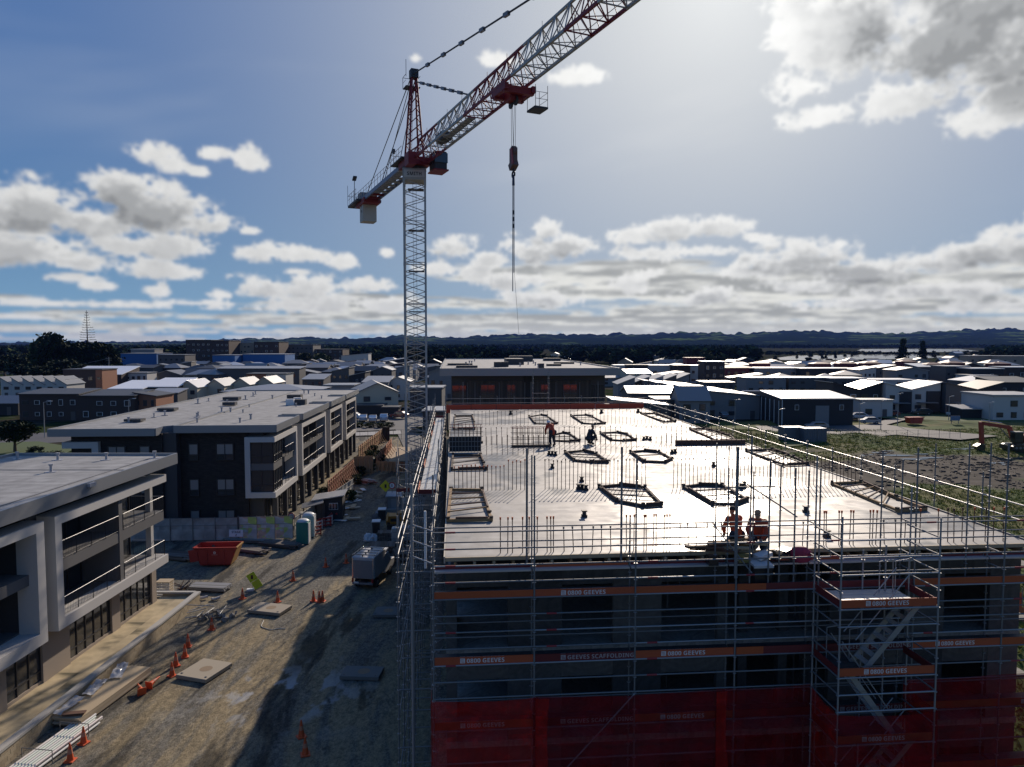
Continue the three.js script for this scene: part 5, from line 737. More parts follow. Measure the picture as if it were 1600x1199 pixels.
{ // guard rail and standards down the right flank, orange mesh across the far end
  const t = onSite('guard_rail', 'long twin guard rail down the right flank of the slab', 'guard rail');
  for (let i = 0; i <= 18; i++) { const z = -1 - i * 2.7; standard(t, 20.4, z, 0, i < 3 ? 14.4 - (i % 2) * .7 : 13.05); }
  for (const y of [12.85, 12.3]) for (let i = 0; i < 5; i++) rod('rail', [20.36, y, -1 - i * 9.72], [20.36, y, -1 - (i + 1) * 9.72], .026, M(.42, .42, .42, .4, { metalness: .6 }), t);
  for (const y of [10.9, 9, 7]) for (let i = 0; i < 17; i++) boxAt('platform_plank', .6, .05, 2.6, plankM, t, [20, y, -2.3 - i * 2.7]);
  const o = onSite('safety_mesh', 'orange safety mesh fence across the far end of the slab', 'fence', 0, 0, -48.9), om = M(1, 1, 1, .7, { map: rep(tex(64, 64, (u, v, i, j) => (i % 8 < 3 || j % 8 < 3 ? [214, 84, 48] : [170, 60, 38])), .5) });
  for (let i = 0; i < 8; i++) { const g = new THREE.BoxGeometry(2.46, .8, .02, 8, 2, 1), p = g.attributes.position; for (let k = 0; k < p.count; k++) p.setZ(k, p.getZ(k) + (noise(p.getX(k) * 2 + i * 7, p.getY(k) * 2) - .5) * .08); g.computeVertexNormals(); metric(g); mesh('mesh_panel', g, om, o, [i * 2.5 + .75, 12.05 + (i % 3) * .02, 0]); }
  for (let i = 0; i < 13; i++) rod('post', [-.5 + i * 1.7, 8, -.08], [-.5 + i * 1.7, 13.3 + (i % 4 === 1 ? 1.4 : 0), -.08], .026, galvOld, o); for (const y of [12.6, 13.05]) rod('rail', [-.5, y, -.08], [19.9, y, -.08], .024, galvOld, o);
  const s = onSite('scaffold', 'tall narrow scaffold frame at the far end of the slab', 'scaffold', 8.3, 0, -49.6); for (const x of [0, 1.6]) { standard(s, x, 0, 8, 16); standard(s, x, -.8, 8, 15.6); } for (let y = 9; y < 14; y += .5) rod('ledger', [0, y, 0], [1.6, y, 0], .022, galvOld, s);
}

// ================================================================ tower crane
{
  const cw = M(.42, .41, .37, .7), cr = M(.22, .018, .022, .6), cd = M(.035, .035, .038, .6), cg = M(.2, .2, .21, .5), cream = M(.46, .43, .36, .7);
  const t = thing('tower_crane', 'red and white tower crane standing beside the slab', 'crane', [-10.55, 0, -78]);
  const W = 1.12, turn = .12;                                     // half width of the mast
  const mast = (x, z) => [x * Math.cos(turn) + z * Math.sin(turn), -x * Math.sin(turn) + z * Math.cos(turn)];
  const C = [[-W, W], [W, W], [W, -W], [-W, -W]].map(([x, z]) => mast(x, z));
  boxAt('base', 6, .8, 6, concreteM, t, [0, .4, 0]);
  const H0 = .8, N = 8, SH = (36 - H0) / N;
  for (let k = 0; k < N; k++) {
    const y0 = H0 + k * SH, l = []; for (let i = 0; i < 4; i++) { const a = C[i], b = C[(i + 1) % 4]; for (let j = 0; j < 3; j++) { const ya = y0 + j * SH / 3, yb = ya + SH / 3; l.push(bar([a[0], ya, a[1]], [b[0], (ya + yb) / 2, b[1]], .045), bar([b[0], (ya + yb) / 2, b[1]], [a[0], yb, a[1]], .045)); } l.push(bar([a[0], y0 + .05, a[1]], [b[0], y0 + .05, b[1]], .05)); }
    const s = mesh('mast_section', merge(l), cw, t);
    for (const c of C) { boxAt('chord', .22, SH - .02, .22, cw, s, [c[0], y0 + SH / 2, c[1]], [0, turn, 0]); boxAt('joint', .25, .3, .25, cw, s, [c[0], y0 + SH - .15, c[1]], [0, turn, 0]); }
    boxAt('ladder_platform', 1.7, .08, 1.1, cd, s, [.1, y0 + SH * .82, -.3], [0, turn, 0]); const ld = []; for (const dx of [-.18, .18]) ld.push(bar([dx, y0, .1], [dx, y0 + SH, .1], .018, 4)); for (let y = y0; y < y0 + SH; y += .35) ld.push(bar([-.18, y, .1], [.18, y, .1], .014, 3)); mesh('ladder', merge(ld), cg, s);
  }
  const sign = canvasTex(256, 96, (c, w, h) => { c.fillStyle = '#c9c6bd'; c.fillRect(0, 0, w, h); c.fillStyle = '#1c1c1e'; c.font = 'bold 60px sans-serif'; c.textAlign = 'center'; c.textBaseline = 'middle'; c.fillText('SMITH', w / 2, h / 2 + 4); });
  boxAt('collar', 2.5, 1.2, 2.5, cw, t, [0, 36.6, 0], [0, turn, 0]); boxAt('name_board', 2.2, .8, .04, M(1, 1, 1, .6, { map: sign }), t, [0 + Math.sin(turn) * 1.3, 36.62, 1.29], [0, turn, 0]);
  mesh('slewing_ring', new THREE.CylinderGeometry(1.3, 1.3, .35, 20), cd, t, [0, 37.35, 0]);
  // upper works turn together: local +x runs out along the jib
  const az = -24 * D2R, J = new THREE.Group(); J.name = 'upper_works'; J.rotation.y = -Math.PI / 2 - az; J.position.y = 0; t.add(J); J.rotation.y = Math.atan2(-Math.cos(az), -Math.sin(az));
  boxAt('slewing_platform', 3.6, .8, 2.6, cr, J, [0, 37.9, 0]);
  const yb = 37.75, yt = 40.0, hw = .95;
  const lat = (name, x0, x1, m, s = 2.0) => {
    const l = [], n = Math.max(1, Math.round((x1 - x0) / s)), q = (x1 - x0) / n;
    for (let i = 0; i < n; i++) { const a = x0 + i * q, b = a + q, c = (a + b) / 2; for (const z of [-hw, hw]) l.push(bar([a, yb, z], [c, yt, 0], .045), bar([c, yt, 0], [b, yb, z], .045), bar([c, yb, z], [c, yt, 0], .03, 4)); l.push(bar([a, yb, -hw], [b, yb, hw], .04), bar([a, yb, -hw], [a, yb, hw], .05), bar([a, yb, hw], [c, yb, -hw], .03, 4)); if (i % 2) l.push(bar([c, yt, 0], [c, yt + .5, 0], .02, 4)); }
    const g = mesh(name, merge(l), m, J); boxAt('top_chord', x1 - x0 - .02, .16, .16, m, g, [(x0 + x1) / 2, yt, 0]); for (const z of [-hw, hw]) boxAt('bottom_chord', x1 - x0 - .02, .2, .16, m, g, [(x0 + x1) / 2, yb, z]);
  };
  for (const [a, b, red] of [[1.2, 8, 1], [8, 18, 0], [18, 28, 1], [28, 36, 0], [36, 40, 1], [40, 50, 0], [50, 56, 1]]) lat('jib_section', a, b, red ? cr : cw);
  boxAt('jib_walkway', 9, .05, .7, cg, J, [13, yb + .1, 0]); boxAt('trolley_winch', 1.8, .7, 1, cd, J, [10, yb + .4, 0]);
  // apex frame
  { const l = [], ya = 47.2; for (const [x, z] of [[-1.1, -.8], [-1.1, .8], [.9, -.8], [.9, .8]]) l.push(bar([x, 38, z], [x * .22, ya, z * .3], .11, 6)); for (let i = 1; i < 9; i++) { const k = i / 9, f = 1 - .75 * k, y = mix(38, ya, k), f2 = 1 - .75 * (i - 1) / 9, y2 = mix(38, ya, (i - 1) / 9); for (const z of [-.8, .8]) l.push(bar([-1.1 * f, y, z * f], [.9 * f2, y2, z * f2], .05), bar([-1.1 * f, y, z * f], [.9 * f, y, z * f], .05)); l.push(bar([-1.1 * f, y, -.8 * f], [-1.1 * f2, y2, .8 * f2], .045), bar([.9 * f, y, -.8 * f], [.9 * f2, y2, .8 * f2], .045)); }
    mesh('apex_frame', merge(l), cr, J); boxAt('apex_head', .9, .9, .8, cd, J, [0, 47.4, 0]); boxAt('apex_platform', 1.3, .08, 1.6, cd, J, [-.9, 46.2, 0]); const r = []; for (const z of [-.8, .8]) { r.push(bar([-1.5, 46.2, z], [-1.5, 47.4, z], .03), bar([-.3, 47.4, z], [-1.5, 47.4, z], .03), bar([-1.5, 46.8, z], [-.3, 46.8, z], .02)); } r.push(bar([-1.5, 47.4, -.8], [-1.5, 47.4, .8], .03), bar([-.9, 47.4, .6], [-.9, 49.2, .6], .03)); mesh('apex_railing', merge(r), cg, J);
    const ld = []; for (const dz of [-.2, .2]) ld.push(bar([-1.9, 38.2, dz], [-.9, 46.4, dz], .025, 4)); for (let i = 0; i < 26; i++) { const k = i / 26; ld.push(bar([mix(-1.9, -.9, k), mix(38.2, 46.4, k), -.2], [mix(-1.9, -.9, k), mix(38.2, 46.4, k), .2], .018, 3)); } mesh('apex_ladder', merge(ld), cg, J); }
  // cab below the jib root
  { const c = mesh('cab', new RoundedBoxGeometry(1.9, 1.9, 1.4, 2, .12), cd, J, [2.4, 37.75, -1.9]); boxAt('cab_window', 1.7, 1.0, 1.43, glassM, c, [.2, .25, 0]); boxAt('cab_floor', 2.3, .14, 1.6, cr, c, [0, -1, 0]); boxAt('cab_bracket', 3, .3, .5, cr, J, [2.2, 38.4, -1.6]); boxAt('electric_box', 1.5, 1.3, .8, cr, J, [2.9, 37.6, 1.3]); }
  { const r = []; for (const z of [-1.7, 1.7]) { r.push(bar([-3.4, 39.4, z], [1, 39.4, z], .03), bar([-3.4, 38.9, z], [1, 38.9, z], .025)); for (let x = -3.4; x <= 1; x += 1.1) r.push(bar([x, 38.3, z], [x, 39.4, z], .025, 4)); } r.push(bar([-3.4, 39.4, -1.7], [-3.4, 39.4, 1.7], .03)); mesh('deck_railing', merge(r), cg, J); boxAt('deck', 4.6, .12, 3.5, cd, J, [-1.2, 38.25, 0]); mesh('floodlight', new THREE.CylinderGeometry(.3, .3, .2, 12).rotateX(1.57), cd, J, [-2.6, 39.7, 1.6]); }
  // counter jib
  const cj = mesh('counter_jib', merge([B(25, .5, .22, -14.5, 38, -.9), B(25, .5, .22, -14.5, 38, .9)]), M(.1, .14, .22, .45), J);
  for (let i = 0; i < 12; i++) boxAt('cross_beam', .14, .25, 1.8, i < 7 ? cw : cr, cj, [-3 - i * 2, 37.85, 0]); boxAt('gangway', 25, .05, 1.2, cg, cj, [-14.5, 38.3, 0]);
  { const r = []; for (const z of [-1.05, 1.05]) { r.push(bar([-27, 39.4, z], [-3, 39.4, z], .028), bar([-27, 38.9, z], [-3, 38.9, z], .022)); for (let x = -27; x <= -3; x += 1.6) r.push(bar([x, 38.2, z], [x, 39.4, z], .024, 4)); } mesh('counter_jib_railing', merge(r), cg, J); }
  boxAt('winch_platform', 6, .3, 3.4, cd, J, [-25, 38, 0]); boxAt('end_frame', 5, .7, 2.3, cr, J, [-22.6, 37.7, 0]); { const r = []; for (const z of [-1.7, 1.7]) { r.push(bar([-28, 39.5, z], [-22.4, 39.5, z], .03), bar([-28, 38.9, z], [-22.4, 38.9, z], .025)); for (let x = -28; x <= -22.4; x += 1.4) r.push(bar([x, 38.1, z], [x, 39.5, z], .025, 4)); } r.push(bar([-28, 39.5, -1.7], [-28, 39.5, 1.7], .03), bar([-28, 38.1, 1.7], [-28, 41, 1.7], .03), bar([-24.4, 38.1, 1.5], [-24.2, 41.2, 1.5], .05)); mesh('winch_railing', merge(r), cg, J); boxAt('hoist_winch', 1.8, 1.2, 1.6, cg, J, [-24.6, 38.8, 0]); boxAt('lamp_head', .9, .2, .5, cd, J, [-24.1, 41.25, 1.5], [0, 0, .4]); }
  for (const [x, w] of [[-22.6, 2], [-24.8, .01]]) if (w > .1) { mesh('counterweight', new RoundedBoxGeometry(w, 2.4, 1.9, 1, .06), cream, J, [x, 36.3, 0]); boxAt('counterweight_plate', .3, .3, .04, cd, J, [x + .3, 36.5, .97]); boxAt('hanger', .2, .8, 2, cr, J, [x, 37.5, 0]); }
  // pendants
  const pend = (a, b, z, knots) => { rod('pendant', [a[0], a[1], z], [b[0], b[1], z], .075, cd, J); for (let i = 1; i < knots; i++) { const k = i / knots, L = [mix(a[0], b[0], k), mix(a[1], b[1], k)]; boxAt('pendant_link', .9, .3, .26, cg, J, [L[0], L[1], z], [0, 0, Math.atan2(b[1] - a[1], b[0] - a[0])]); } };
  pend([.4, 47.3], [45, 40.1], .12, 9); pend([.4, 46.5], [16.5, 40.1], -.12, 7);
  for (const z of [-.7, .7]) { rod('back_stay', [-.3, 47, z * .4], [-20.5, 38.3, z], .05, cd, J); rod('back_stay', [-.3, 46.6, z * .4], [-10.5, 38.3, z], .04, cd, J); }
  // trolley and hook
  const tx = 26.2; const tr = mesh('trolley', merge([B(2.6, .45, .3, tx, 37.2, -1.1), B(2.6, .45, .3, tx, 37.2, 1.1), B(.4, .5, 2.4, tx - .9, 37.1, 0), B(.4, .5, 2.4, tx + .9, 37.1, 0), B(1.1, .7, 1, tx, 36.9, 0)]), cr, J); for (const x of [-.45, .45]) mesh('sheave', new THREE.CylinderGeometry(.34, .34, .12, 14).rotateX(1.57), cd, tr, [tx + x, 36.5, 0]);
  const bk = mesh('service_basket', B(1.4, .14, 1.1, tx + .6, 36, -1.7), cd, J); { const r = []; for (const [x, z] of [[-.1, -2.2], [1.3, -2.2], [-.1, -1.2], [1.3, -1.2]]) r.push(bar([tx + x, 36, z], [tx + x, 37.6, z], .025, 4)); for (const y of [36.6, 37.1]) r.push(bar([tx - .1, y, -2.2], [tx + 1.3, y, -2.2], .02, 4), bar([tx + 1.3, y, -2.2], [tx + 1.3, y, -1.2], .02, 4)); mesh('basket_railing', merge(r), cg, bk); }
  for (const [dx, dz] of [[-.42, -.1], [-.2, .1], [.2, -.1], [.42, .1]]) rod('hoist_rope', [tx + dx, 36.5, dz], [tx + dx * .55, 33.2, dz], .016, cd, J);
  rod('jib_rope', [4, 37.35, .3], [56, 37.2, .3], .02, cd, J);
  const hb = mesh('hook_block', merge([new THREE.CylinderGeometry(.42, .42, .26, 14).rotateX(1.57).translate(tx, 32.9, 0), B(.6, 1.3, .4, tx, 32.5, 0), B(.7, .5, .5, tx, 31.9, 0, 0, 0, .5)]), M(.16, .09, .07, .6), J); for (const s of [-1, 1]) boxAt('cheek_plate', .3, 1.2, .06, redPaint, hb, [tx + s * .22, 32.5, s * .23], [0, 0, s * .2]);
  mesh('hook', new THREE.TorusGeometry(.22, .07, 8, 16, 4.6).rotateZ(-.6).translate(tx, 31.2, 0), cd, J); rod('swivel', [tx, 31.7, 0], [tx, 31.35, 0], .07, cd, J);
  // lifting chain hanging from the hook is a thing of its own
  const hx = tx * -Math.sin(az), hz = tx * Math.cos(az), ch = thing('lifting_sling', 'long twin lifting sling hanging from the crane hook', 'sling', [-10.55 + hx, 22.2, -78 + hz]);
  for (const s of [-1, 1]) { rod('strop', [s * .05, 1 + s * .7, 0], [s * .04, 8.8, 0], .035, cg, ch); rod('strop_eye', [s * .05, 8.2, 0], [s * .03, 9, 0], .055, M(.05, .06, .1, .6), ch); } for (const y of [6.2, 5.7, 5.2]) boxAt('shackle', .17, .3, .1, cd, ch, [0, y, 0]);
  rod('tag_line', [.05, 2, 0], [.42, -3, .1], .011, cg, ch);
}

// ================================================================ things on the ground
const G = (p, dx = 0, dz = 0) => [p[0] + dx, yardH(p[0] + dx, p[2] + dz), p[2] + dz];
const tyre = M(.02, .02, .021, .9), rimM = M(.3, .3, .31, .4, { metalness: .6 }), chrome = M(.5, .5, .5, .25, { metalness: .8 }), lampRed = M(.3, .01, .01, .3), lampClear = M(.6, .6, .58, .2);
const wheelG = new THREE.CylinderGeometry(.34, .34, .24, 18).rotateZ(Math.PI / 2), rimG = new THREE.CylinderGeometry(.2, .2, .25, 12).rotateZ(Math.PI / 2);
const wheel = (p, x, y, z, s = 1) => { const w = mesh('wheel', wheelG, tyre, p, [x, y, z]); w.scale.setScalar(s); mesh('rim', rimG, rimM, w); return w; };
function car(label, pos, turn, paint, kind = 'sedan') {
  const t = thing('parked_car', label, 'car', pos, turn), h = kind === 'suv' ? 1.12 : 1;
  const side = [[-2.15, .32], [2.15, .32], [2.2, .62], [2.12, .86], [1.15, .95], [.55, 1.38 * h], [-1.15, 1.42 * h], [-1.95, 1.0 * h], [-2.2, .9], [-2.2, .5]];
  mesh('body', prism(side, 1.6, .06).rotateY(Math.PI / 2).translate(-.8, 0, 0), paint, t);
  const gl = [[1.05, .97], [.52, 1.34 * h], [-1.1, 1.37 * h], [-1.78, 1.0 * h]]; mesh('side_glass', prism(gl, 1.75).rotateY(Math.PI / 2).translate(-.875, 0, 0), glassM, t); boxAt('windscreen', 1.4, .56, .05, glassM, t, [0, 1.17 * h, -.86], [.95, 0, 0]); boxAt('rear_window', 1.35, .55, .05, glassM, t, [0, 1.22 * h, 1.58], [-1.1, 0, 0]);
  for (const x of [-.78, .78]) for (const z of [-1.3, 1.3]) wheel(t, x, .34, z, .95);
  for (const s of [-1, 1]) { boxAt('headlight', .4, .14, .1, lampClear, t, [s * .58, .72, -2.24]); boxAt('tail_light', .3, .16, .1, lampRed, t, [s * .62, .8, 2.23]); boxAt('mirror', .18, .14, .1, paint, t, [s * .98, 1.0, -.6]); }
  return t;
}
const pWhite = M(.62, .62, .62, .3, { clearcoat: 1 }), pSilver = M(.35, .36, .37, .35, { metalness: .5, clearcoat: 1 }), pBlack = M(.02, .02, .022, .3, { clearcoat: 1 }), pRed = M(.18, .02, .02, .3, { clearcoat: 1 }), pGrey = M(.12, .125, .13, .35, { clearcoat: 1 });
for (const [p, a, m, k, l] of [[[-38.65,0,-169.97], 1.5, pWhite, 'suv', 'white car half hidden by the mid block end'], [[-39.22,0,-180.47], .1, pGrey, 'suv', 'grey car in the back row of the car park, leftmost'], [[-35.14,0,-167.19], .15, pWhite, 0, 'white car in the front row of the car park, second from left'], [[-32.6,0,-165.83], .15, pWhite, 0, 'white car in the middle of the front parking row'], [[-30.29,0,-167.19], .15, pWhite, 'suv', 'white car at the right of the front parking row'], [[-31.43,0,-178.89], .1, pSilver, 'suv', 'silver car in the back row right of the carport'], [[-34.32,0,-180.47], .1, pGrey, 0, 'dark grey car in the back row behind the middle white car'], [[-27.55,0,-172.84], 1.2, pRed, 'suv', 'dark red car at the car park entrance left of the mast'], [[-27.61,0,-183.71], 1.1, pBlack, 'suv', 'black car beside the crane mast at the car park'],
  [[81.22,0,-160.61], 1.45, pSilver, 0, 'silver blue car at the corner of the side street'], [[83.84,0,-171.39], 1.4, pWhite, 0, 'white car beside the black warehouse corner'], [[65.21,0,-151.1], 1.5, pSilver, 0, 'silver car behind the two grey containers'], [[94.76,0,-177.34], 1.5, pRed, 0, 'dark red car below the white townhouses'], [[51.04,0,-172.84], .3, pSilver, 'suv', 'silver car by the grey house beyond the slab'], [[55.24,0,-180.47], .3, pWhite, 0, 'white car parked along the warehouse flank'], [[104.59,0,-180.47], 1.5, pBlack, 'suv', 'black car in front of the townhouses'], [[111.62,0,-177.34], 1.5, pWhite, 'suv', 'white car near the black carport']]) car(l, [p[0], .3, p[2]], a, m, k);
{ // small service truck, seen from behind
  const p = G([-11.25,0,-52.55]), t = thing('service_truck', 'white service truck with ladder rack parked on the shaded gravel', 'truck', p, -.16), wm = M(.48, .48, .47, .5), gm = M(.2, .2, .2, .6);
  boxAt('chassis', .8, .2, 5, pBlack, t, [0, .6, -2.4]); mesh('canopy', new RoundedBoxGeometry(1.78, 1.65, 2.5, 2, .06), wm, t, [0, 1.66, -1.35]); boxAt('tailgate', 1.6, 1.35, .06, gm, t, [0, 1.58, -.07]); for (const x of [-.8, .8]) boxAt('corner_post', .08, 1.6, .08, chrome, t, [x, 1.62, -.07]);
  mesh('cab', prism([[0, .55], [2.1, .55], [2.15, 1.1], [1.35, 1.2], [.85, 1.95], [0, 2.0]], 1.6, .05).rotateY(Math.PI / 2).translate(-.8, 0, -2.7), wm, t); boxAt('rear_window', 1.2, .5, .04, glassM, t, [0, 1.65, -2.66]);
  for (const z of [-.35, -.95, -1.6, -2.25]) { boxAt('rack_bar', 1.85, .05, .06, pBlack, t, [0, 2.62, z]); boxAt('rack_foot', .1, .12, .1, pBlack, t, [-.1, 2.55, z]); } for (const x of [-.87, .87]) rod('rack_rail', [x, 2.6, -.2], [x, 2.6, -2.5], .03, chrome, t); boxAt('roof_box', 1.5, .16, .9, wm, t, [0, 2.15, -3.3]);
  boxAt('bumper', 1.6, .14, .14, gm, t, [0, .55, .05]); boxAt('number_plate', .36, .12, .02, whiteM, t, [-.45, .62, .13]); for (const s of [-1, 1]) boxAt('tail_light', .14, .3, .05, lampRed, t, [s * .78, .75, .02]);
  for (const x of [-.74, .74]) for (const z of [-.9, -3.9]) wheel(t, x, .36, z, 1.05);
}
{ // open red skip
  const p = G([-24.73,0,-58.92]), t = thing('skip_bin', 'red open skip with rusty yellow end on the gravel', 'skip', p, .06), rd = M(.34, .03, .022, .55), ye = M(.33, .17, .04, .8);
  const L = 3.4, s = prism([[-1.2, 0], [1.2, 0], [1.75, 1.45], [-1.75, 1.45]], .05); mesh('side', s, rd, t, [0, .12, .75]); mesh('side', s, rd, t, [0, .12, -.85]);
  for (const [sg, m] of [[-1, rd], [1, ye]]) { boxAt('end_plate', .06, 1.56, 1.6, m, t, [sg * 1.48, .86, -.02], [0, 0, -sg * .362]); boxAt('lift_lug', .16, .3, .1, rd, t, [sg * 1.5, 1.1, .84]); } boxAt('floor', 2.4, .08, 1.6, rd, t, [0, .16, 0]);
  for (const z of [.82, -.86]) boxAt('rim', 3.6, .1, .12, rd, t, [0, 1.58, z]); for (const sg of [-1, 1]) boxAt('rim', .12, .1, 1.7, sg > 0 ? ye : rd, t, [sg * 1.75, 1.58, 0]); for (const x of [-.7, .7]) boxAt('rib', .1, 1.2, .06, rd, t, [x, .75, .84]); boxAt('wing_plate', .7, 1.0, .05, rd, t, [-1.75, .95, .83], [0, 0, .15]);
  const logo = canvasTex(256, 128, (c) => { c.fillStyle = '#9c2a22'; c.fillRect(0, 0, 256, 128); c.fillStyle = '#d9cfc9'; c.beginPath(); c.arc(128, 46, 34, 0, 7); c.fill(); c.fillStyle = '#9c2a22'; c.beginPath(); c.arc(128, 46, 17, .6, 5.6); c.fill(); c.fillStyle = '#c8948c'; c.fillRect(44, 98, 168, 10); }); boxAt('logo_panel', .75, .4, .012, M(1, 1, 1, .6, { map: logo }), t, [-.05, 1.12, .812]);
  const R = lcg(5); for (let i = 0; i < 12; i++) boxAt('rubble', .5 + R() * .6, .08, .2, darkTimber, t, [R() * 2 - 1, .6 + R() * .5, R() - .5], [R(), R() * 3, R()]);
}
function loo(label, p, turn, body) { const t = thing('portable_toilet', label, 'toilet', p, turn); mesh('cabin', new RoundedBoxGeometry(1.1, 2.05, 1.1, 1, .04), body, t, [0, 1.07, 0]); mesh('roof', new THREE.SphereGeometry(.6, 14, 8, 0, 6.3, 0, 1.57).scale(.95, .45, .95), M(.5, .52, .51, .5), t, [0, 2.09, 0]); boxAt('door', .05, 1.8, .72, M(.5, .5, .49, .6), t, [.56, 1.02, 0]); for (const z of [-.4, .4]) boxAt('corner_rib', .08, 2, .06, whiteM, t, [.55, 1.05, z * 1.25]); boxAt('skid', 1.15, .1, 1.15, pBlack, t, [0, .05, 0]); for (let i = 0; i < 3; i++) boxAt('panel_rib', .03, 1.8, .03, body, t, [-.3 + i * .3, 1.05, .56]); return t; }
loo('green portable toilet with white roof, nearest of two', G([-19.4,0,-65.05]), .1, M(.015, .19, .15, .5)); loo('grey portable toilet behind the green one', G([-19.56,0,-67.46]), .1, M(.38, .4, .4, .5));
{ const p = G([-19.1,0,-73.11]), t = thing('site_cabin', 'black timber site cabin with sloping pale roof by the hoarding', 'cabin', p, .12); mesh('wall', prism([[-1.4, 0], [1.4, 0], [1.4, 2.6], [-1.4, 2.2]], 2.6).translate(0, 0, -2.6), PAL.black, t); boxAt('roof', 3.4, .1, 3.2, ROOF.pale, t, [-.05, 2.52, -1.3], [0, 0, .14]); win(t, .5, 1.6, .03, .9, .7, 0, whiteM, 3); boxAt('door', .8, 1.9, .06, doorM, t, [-.8, .95, .02]); for (const x of [.3, .8]) boxAt('notice', .2, .2, .03, redPaint, t, [x, .8, .03]);
  const a = thing('awning', 'small lean-to awning left of the black site cabin', 'awning', G([-20.55,0,-72.32]), .25); boxAt('roof', 2.2, .06, 1.6, ROOF.grey, a, [0, 2.1, 0], [.1, 0, .22]); for (const x of [-.9, .9]) for (const z of [-.6, .6]) boxAt('post', .08, 2 + x * .2, .08, darkTimber, a, [x, 1 + x * .1, z]); }
for (let i = 0; i < 7; i++) { const q = [[-19,0,-67.46], [-19.2,0,-69.33], [-19.08,0,-70.3], [-18.89,0,-70.79], [-18.7,0,-71.3], [-18.76,0,-72.32], [-19.78,0,-69.81]][i], p = G(q), m = i % 3 === 1 ? M(.5, .45, .42, .6) : M(.3, .03, .02, .5), t = thing('plastic_barrier', (i % 3 === 1 ? 'pale' : 'red') + ' plastic site barrier beside the toilets, number ' + ['one nearest the green toilet', 'two from it', 'three from it', 'four from it', 'five from it', 'six by the cabin door', 'at the back'][i], 'barrier', p, .6 + (i % 3) * .5); for (const y of [.2, .55, .9]) boxAt('rail', 1.3, .12, .06, m, t, [0, y, 0]); for (const x of [-.6, 0, .6]) boxAt('upright', .1, 1, .07, m, t, [x, .5, 0]); for (const x of [-.5, .5]) boxAt('foot', .12, .06, .5, pBlack, t, [x, .03, 0]); }
// --- white shade-cloth hoarding
function hoard(label, a, b, h, n, mat, kind) {
  const A = G(a), Bp = G(b), L = Math.hypot(Bp[0] - A[0], Bp[2] - A[2]), t = thing(kind === 'ply' ? 'plywood_hoarding' : 'cloth_hoarding', label, 'fence', [A[0], 0, A[2]], Math.atan2(-(Bp[2] - A[2]), Bp[0] - A[0])), R = lcg(Math.round(L * 977));
  for (let i = 0; i < n; i++) { const w = L / n; if (kind === 'ply') { boxAt('sheet', w - .02, h, .02, mat[Math.floor(R() * mat.length)], t, [(i + .5) * w, h / 2 + .05, 0]); boxAt('stud', .09, h, .09, mat[0], t, [i * w + .05, h / 2 + .05, .06]); rod('brace', [i * w + .05, h * .8, .1], [i * w + .05, .05, 1.1], .04, mat[0], t, true); } else { const g = new THREE.PlaneGeometry(w - .04, h, 10, 8), p = g.attributes.position; for (let k = 0; k < p.count; k++) p.setZ(k, (fbm(p.getX(k) * 1.3 + i * 9, p.getY(k) * 1.6, 3) - .5) * .22); g.computeVertexNormals(); metric(g); mesh('cloth', g, mat, t, [(i + .5) * w, h / 2 + .1, 0]); rod('post', [i * w, 0, .06], [i * w, h + .2, .06], .03, galvOld, t); } }
  if (kind === 'ply') for (const y of [.5, h - .3]) boxAt('rail', L, .09, .05, mat[0], t, [L / 2, y, .045]); else { rod('rail', [0, h * .72, .07], [L, h * .72, .07], .02, galvOld, t); rod('rail', [0, h + .12, .06], [L, h + .12, .06], .02, galvOld, t); rod('post', [L, 0, .06], [L, h + .2, .06], .03, galvOld, t); }
  return t;
}
const clothT = tex(256, 256, (u, v) => { const n = fbm(u * 6, v * 6, 4), y = Math.exp(-(((u - .3) / .1) ** 2)) * .0; return [150 * (.8 + .4 * n), 150 * (.8 + .4 * n), 146 * (.8 + .4 * n)]; }), cloth = M(1, 1, 1, .9, { map: rep(clothT, 4), side: THREE.DoubleSide }), clothPaint = M(1, 1, 1, .9, { side: THREE.DoubleSide, map: rep(tex(256, 128, (u, v) => { const n = fbm(u * 6, v * 6, 4), g = sst(.52, .62, fbm(u * 5 + 2, v * 3, 3)), o = sst(.56, .64, fbm(u * 6 + 9, v * 4, 3)), k = .85 + .3 * n; return [mix(mix(190, 180, g), 200, o) * k, mix(mix(190, 200, g), 170, o) * k, mix(mix(186, 110, g), 150, o) * k]; }), 5, 2.2) });
hoard('grey shade cloth hoarding along the mid block, left length', [-36.07,0,-65.27], [-25.81,0,-65.91], 2.1, 5, cloth); const hp = hoard('pale paint splashed shade cloth hoarding right of the stage sign', [-25.68,0,-65.91], [-20.75,0,-66.35], 2.15, 3, clothPaint); hoard('white picketed hoarding receding behind the toilets', [-20.84,0,-67.01], [-19.58,0,-86.63], 1.8, 12, cloth);
const plyM = [M(.40, .25, .13, .8), M(.36, .17, .09, .8), M(.45, .28, .15, .8)], plyRed = [M(.42, .22, .12, .8), M(.38, .13, .08, .8), M(.42, .16, .1, .8)];
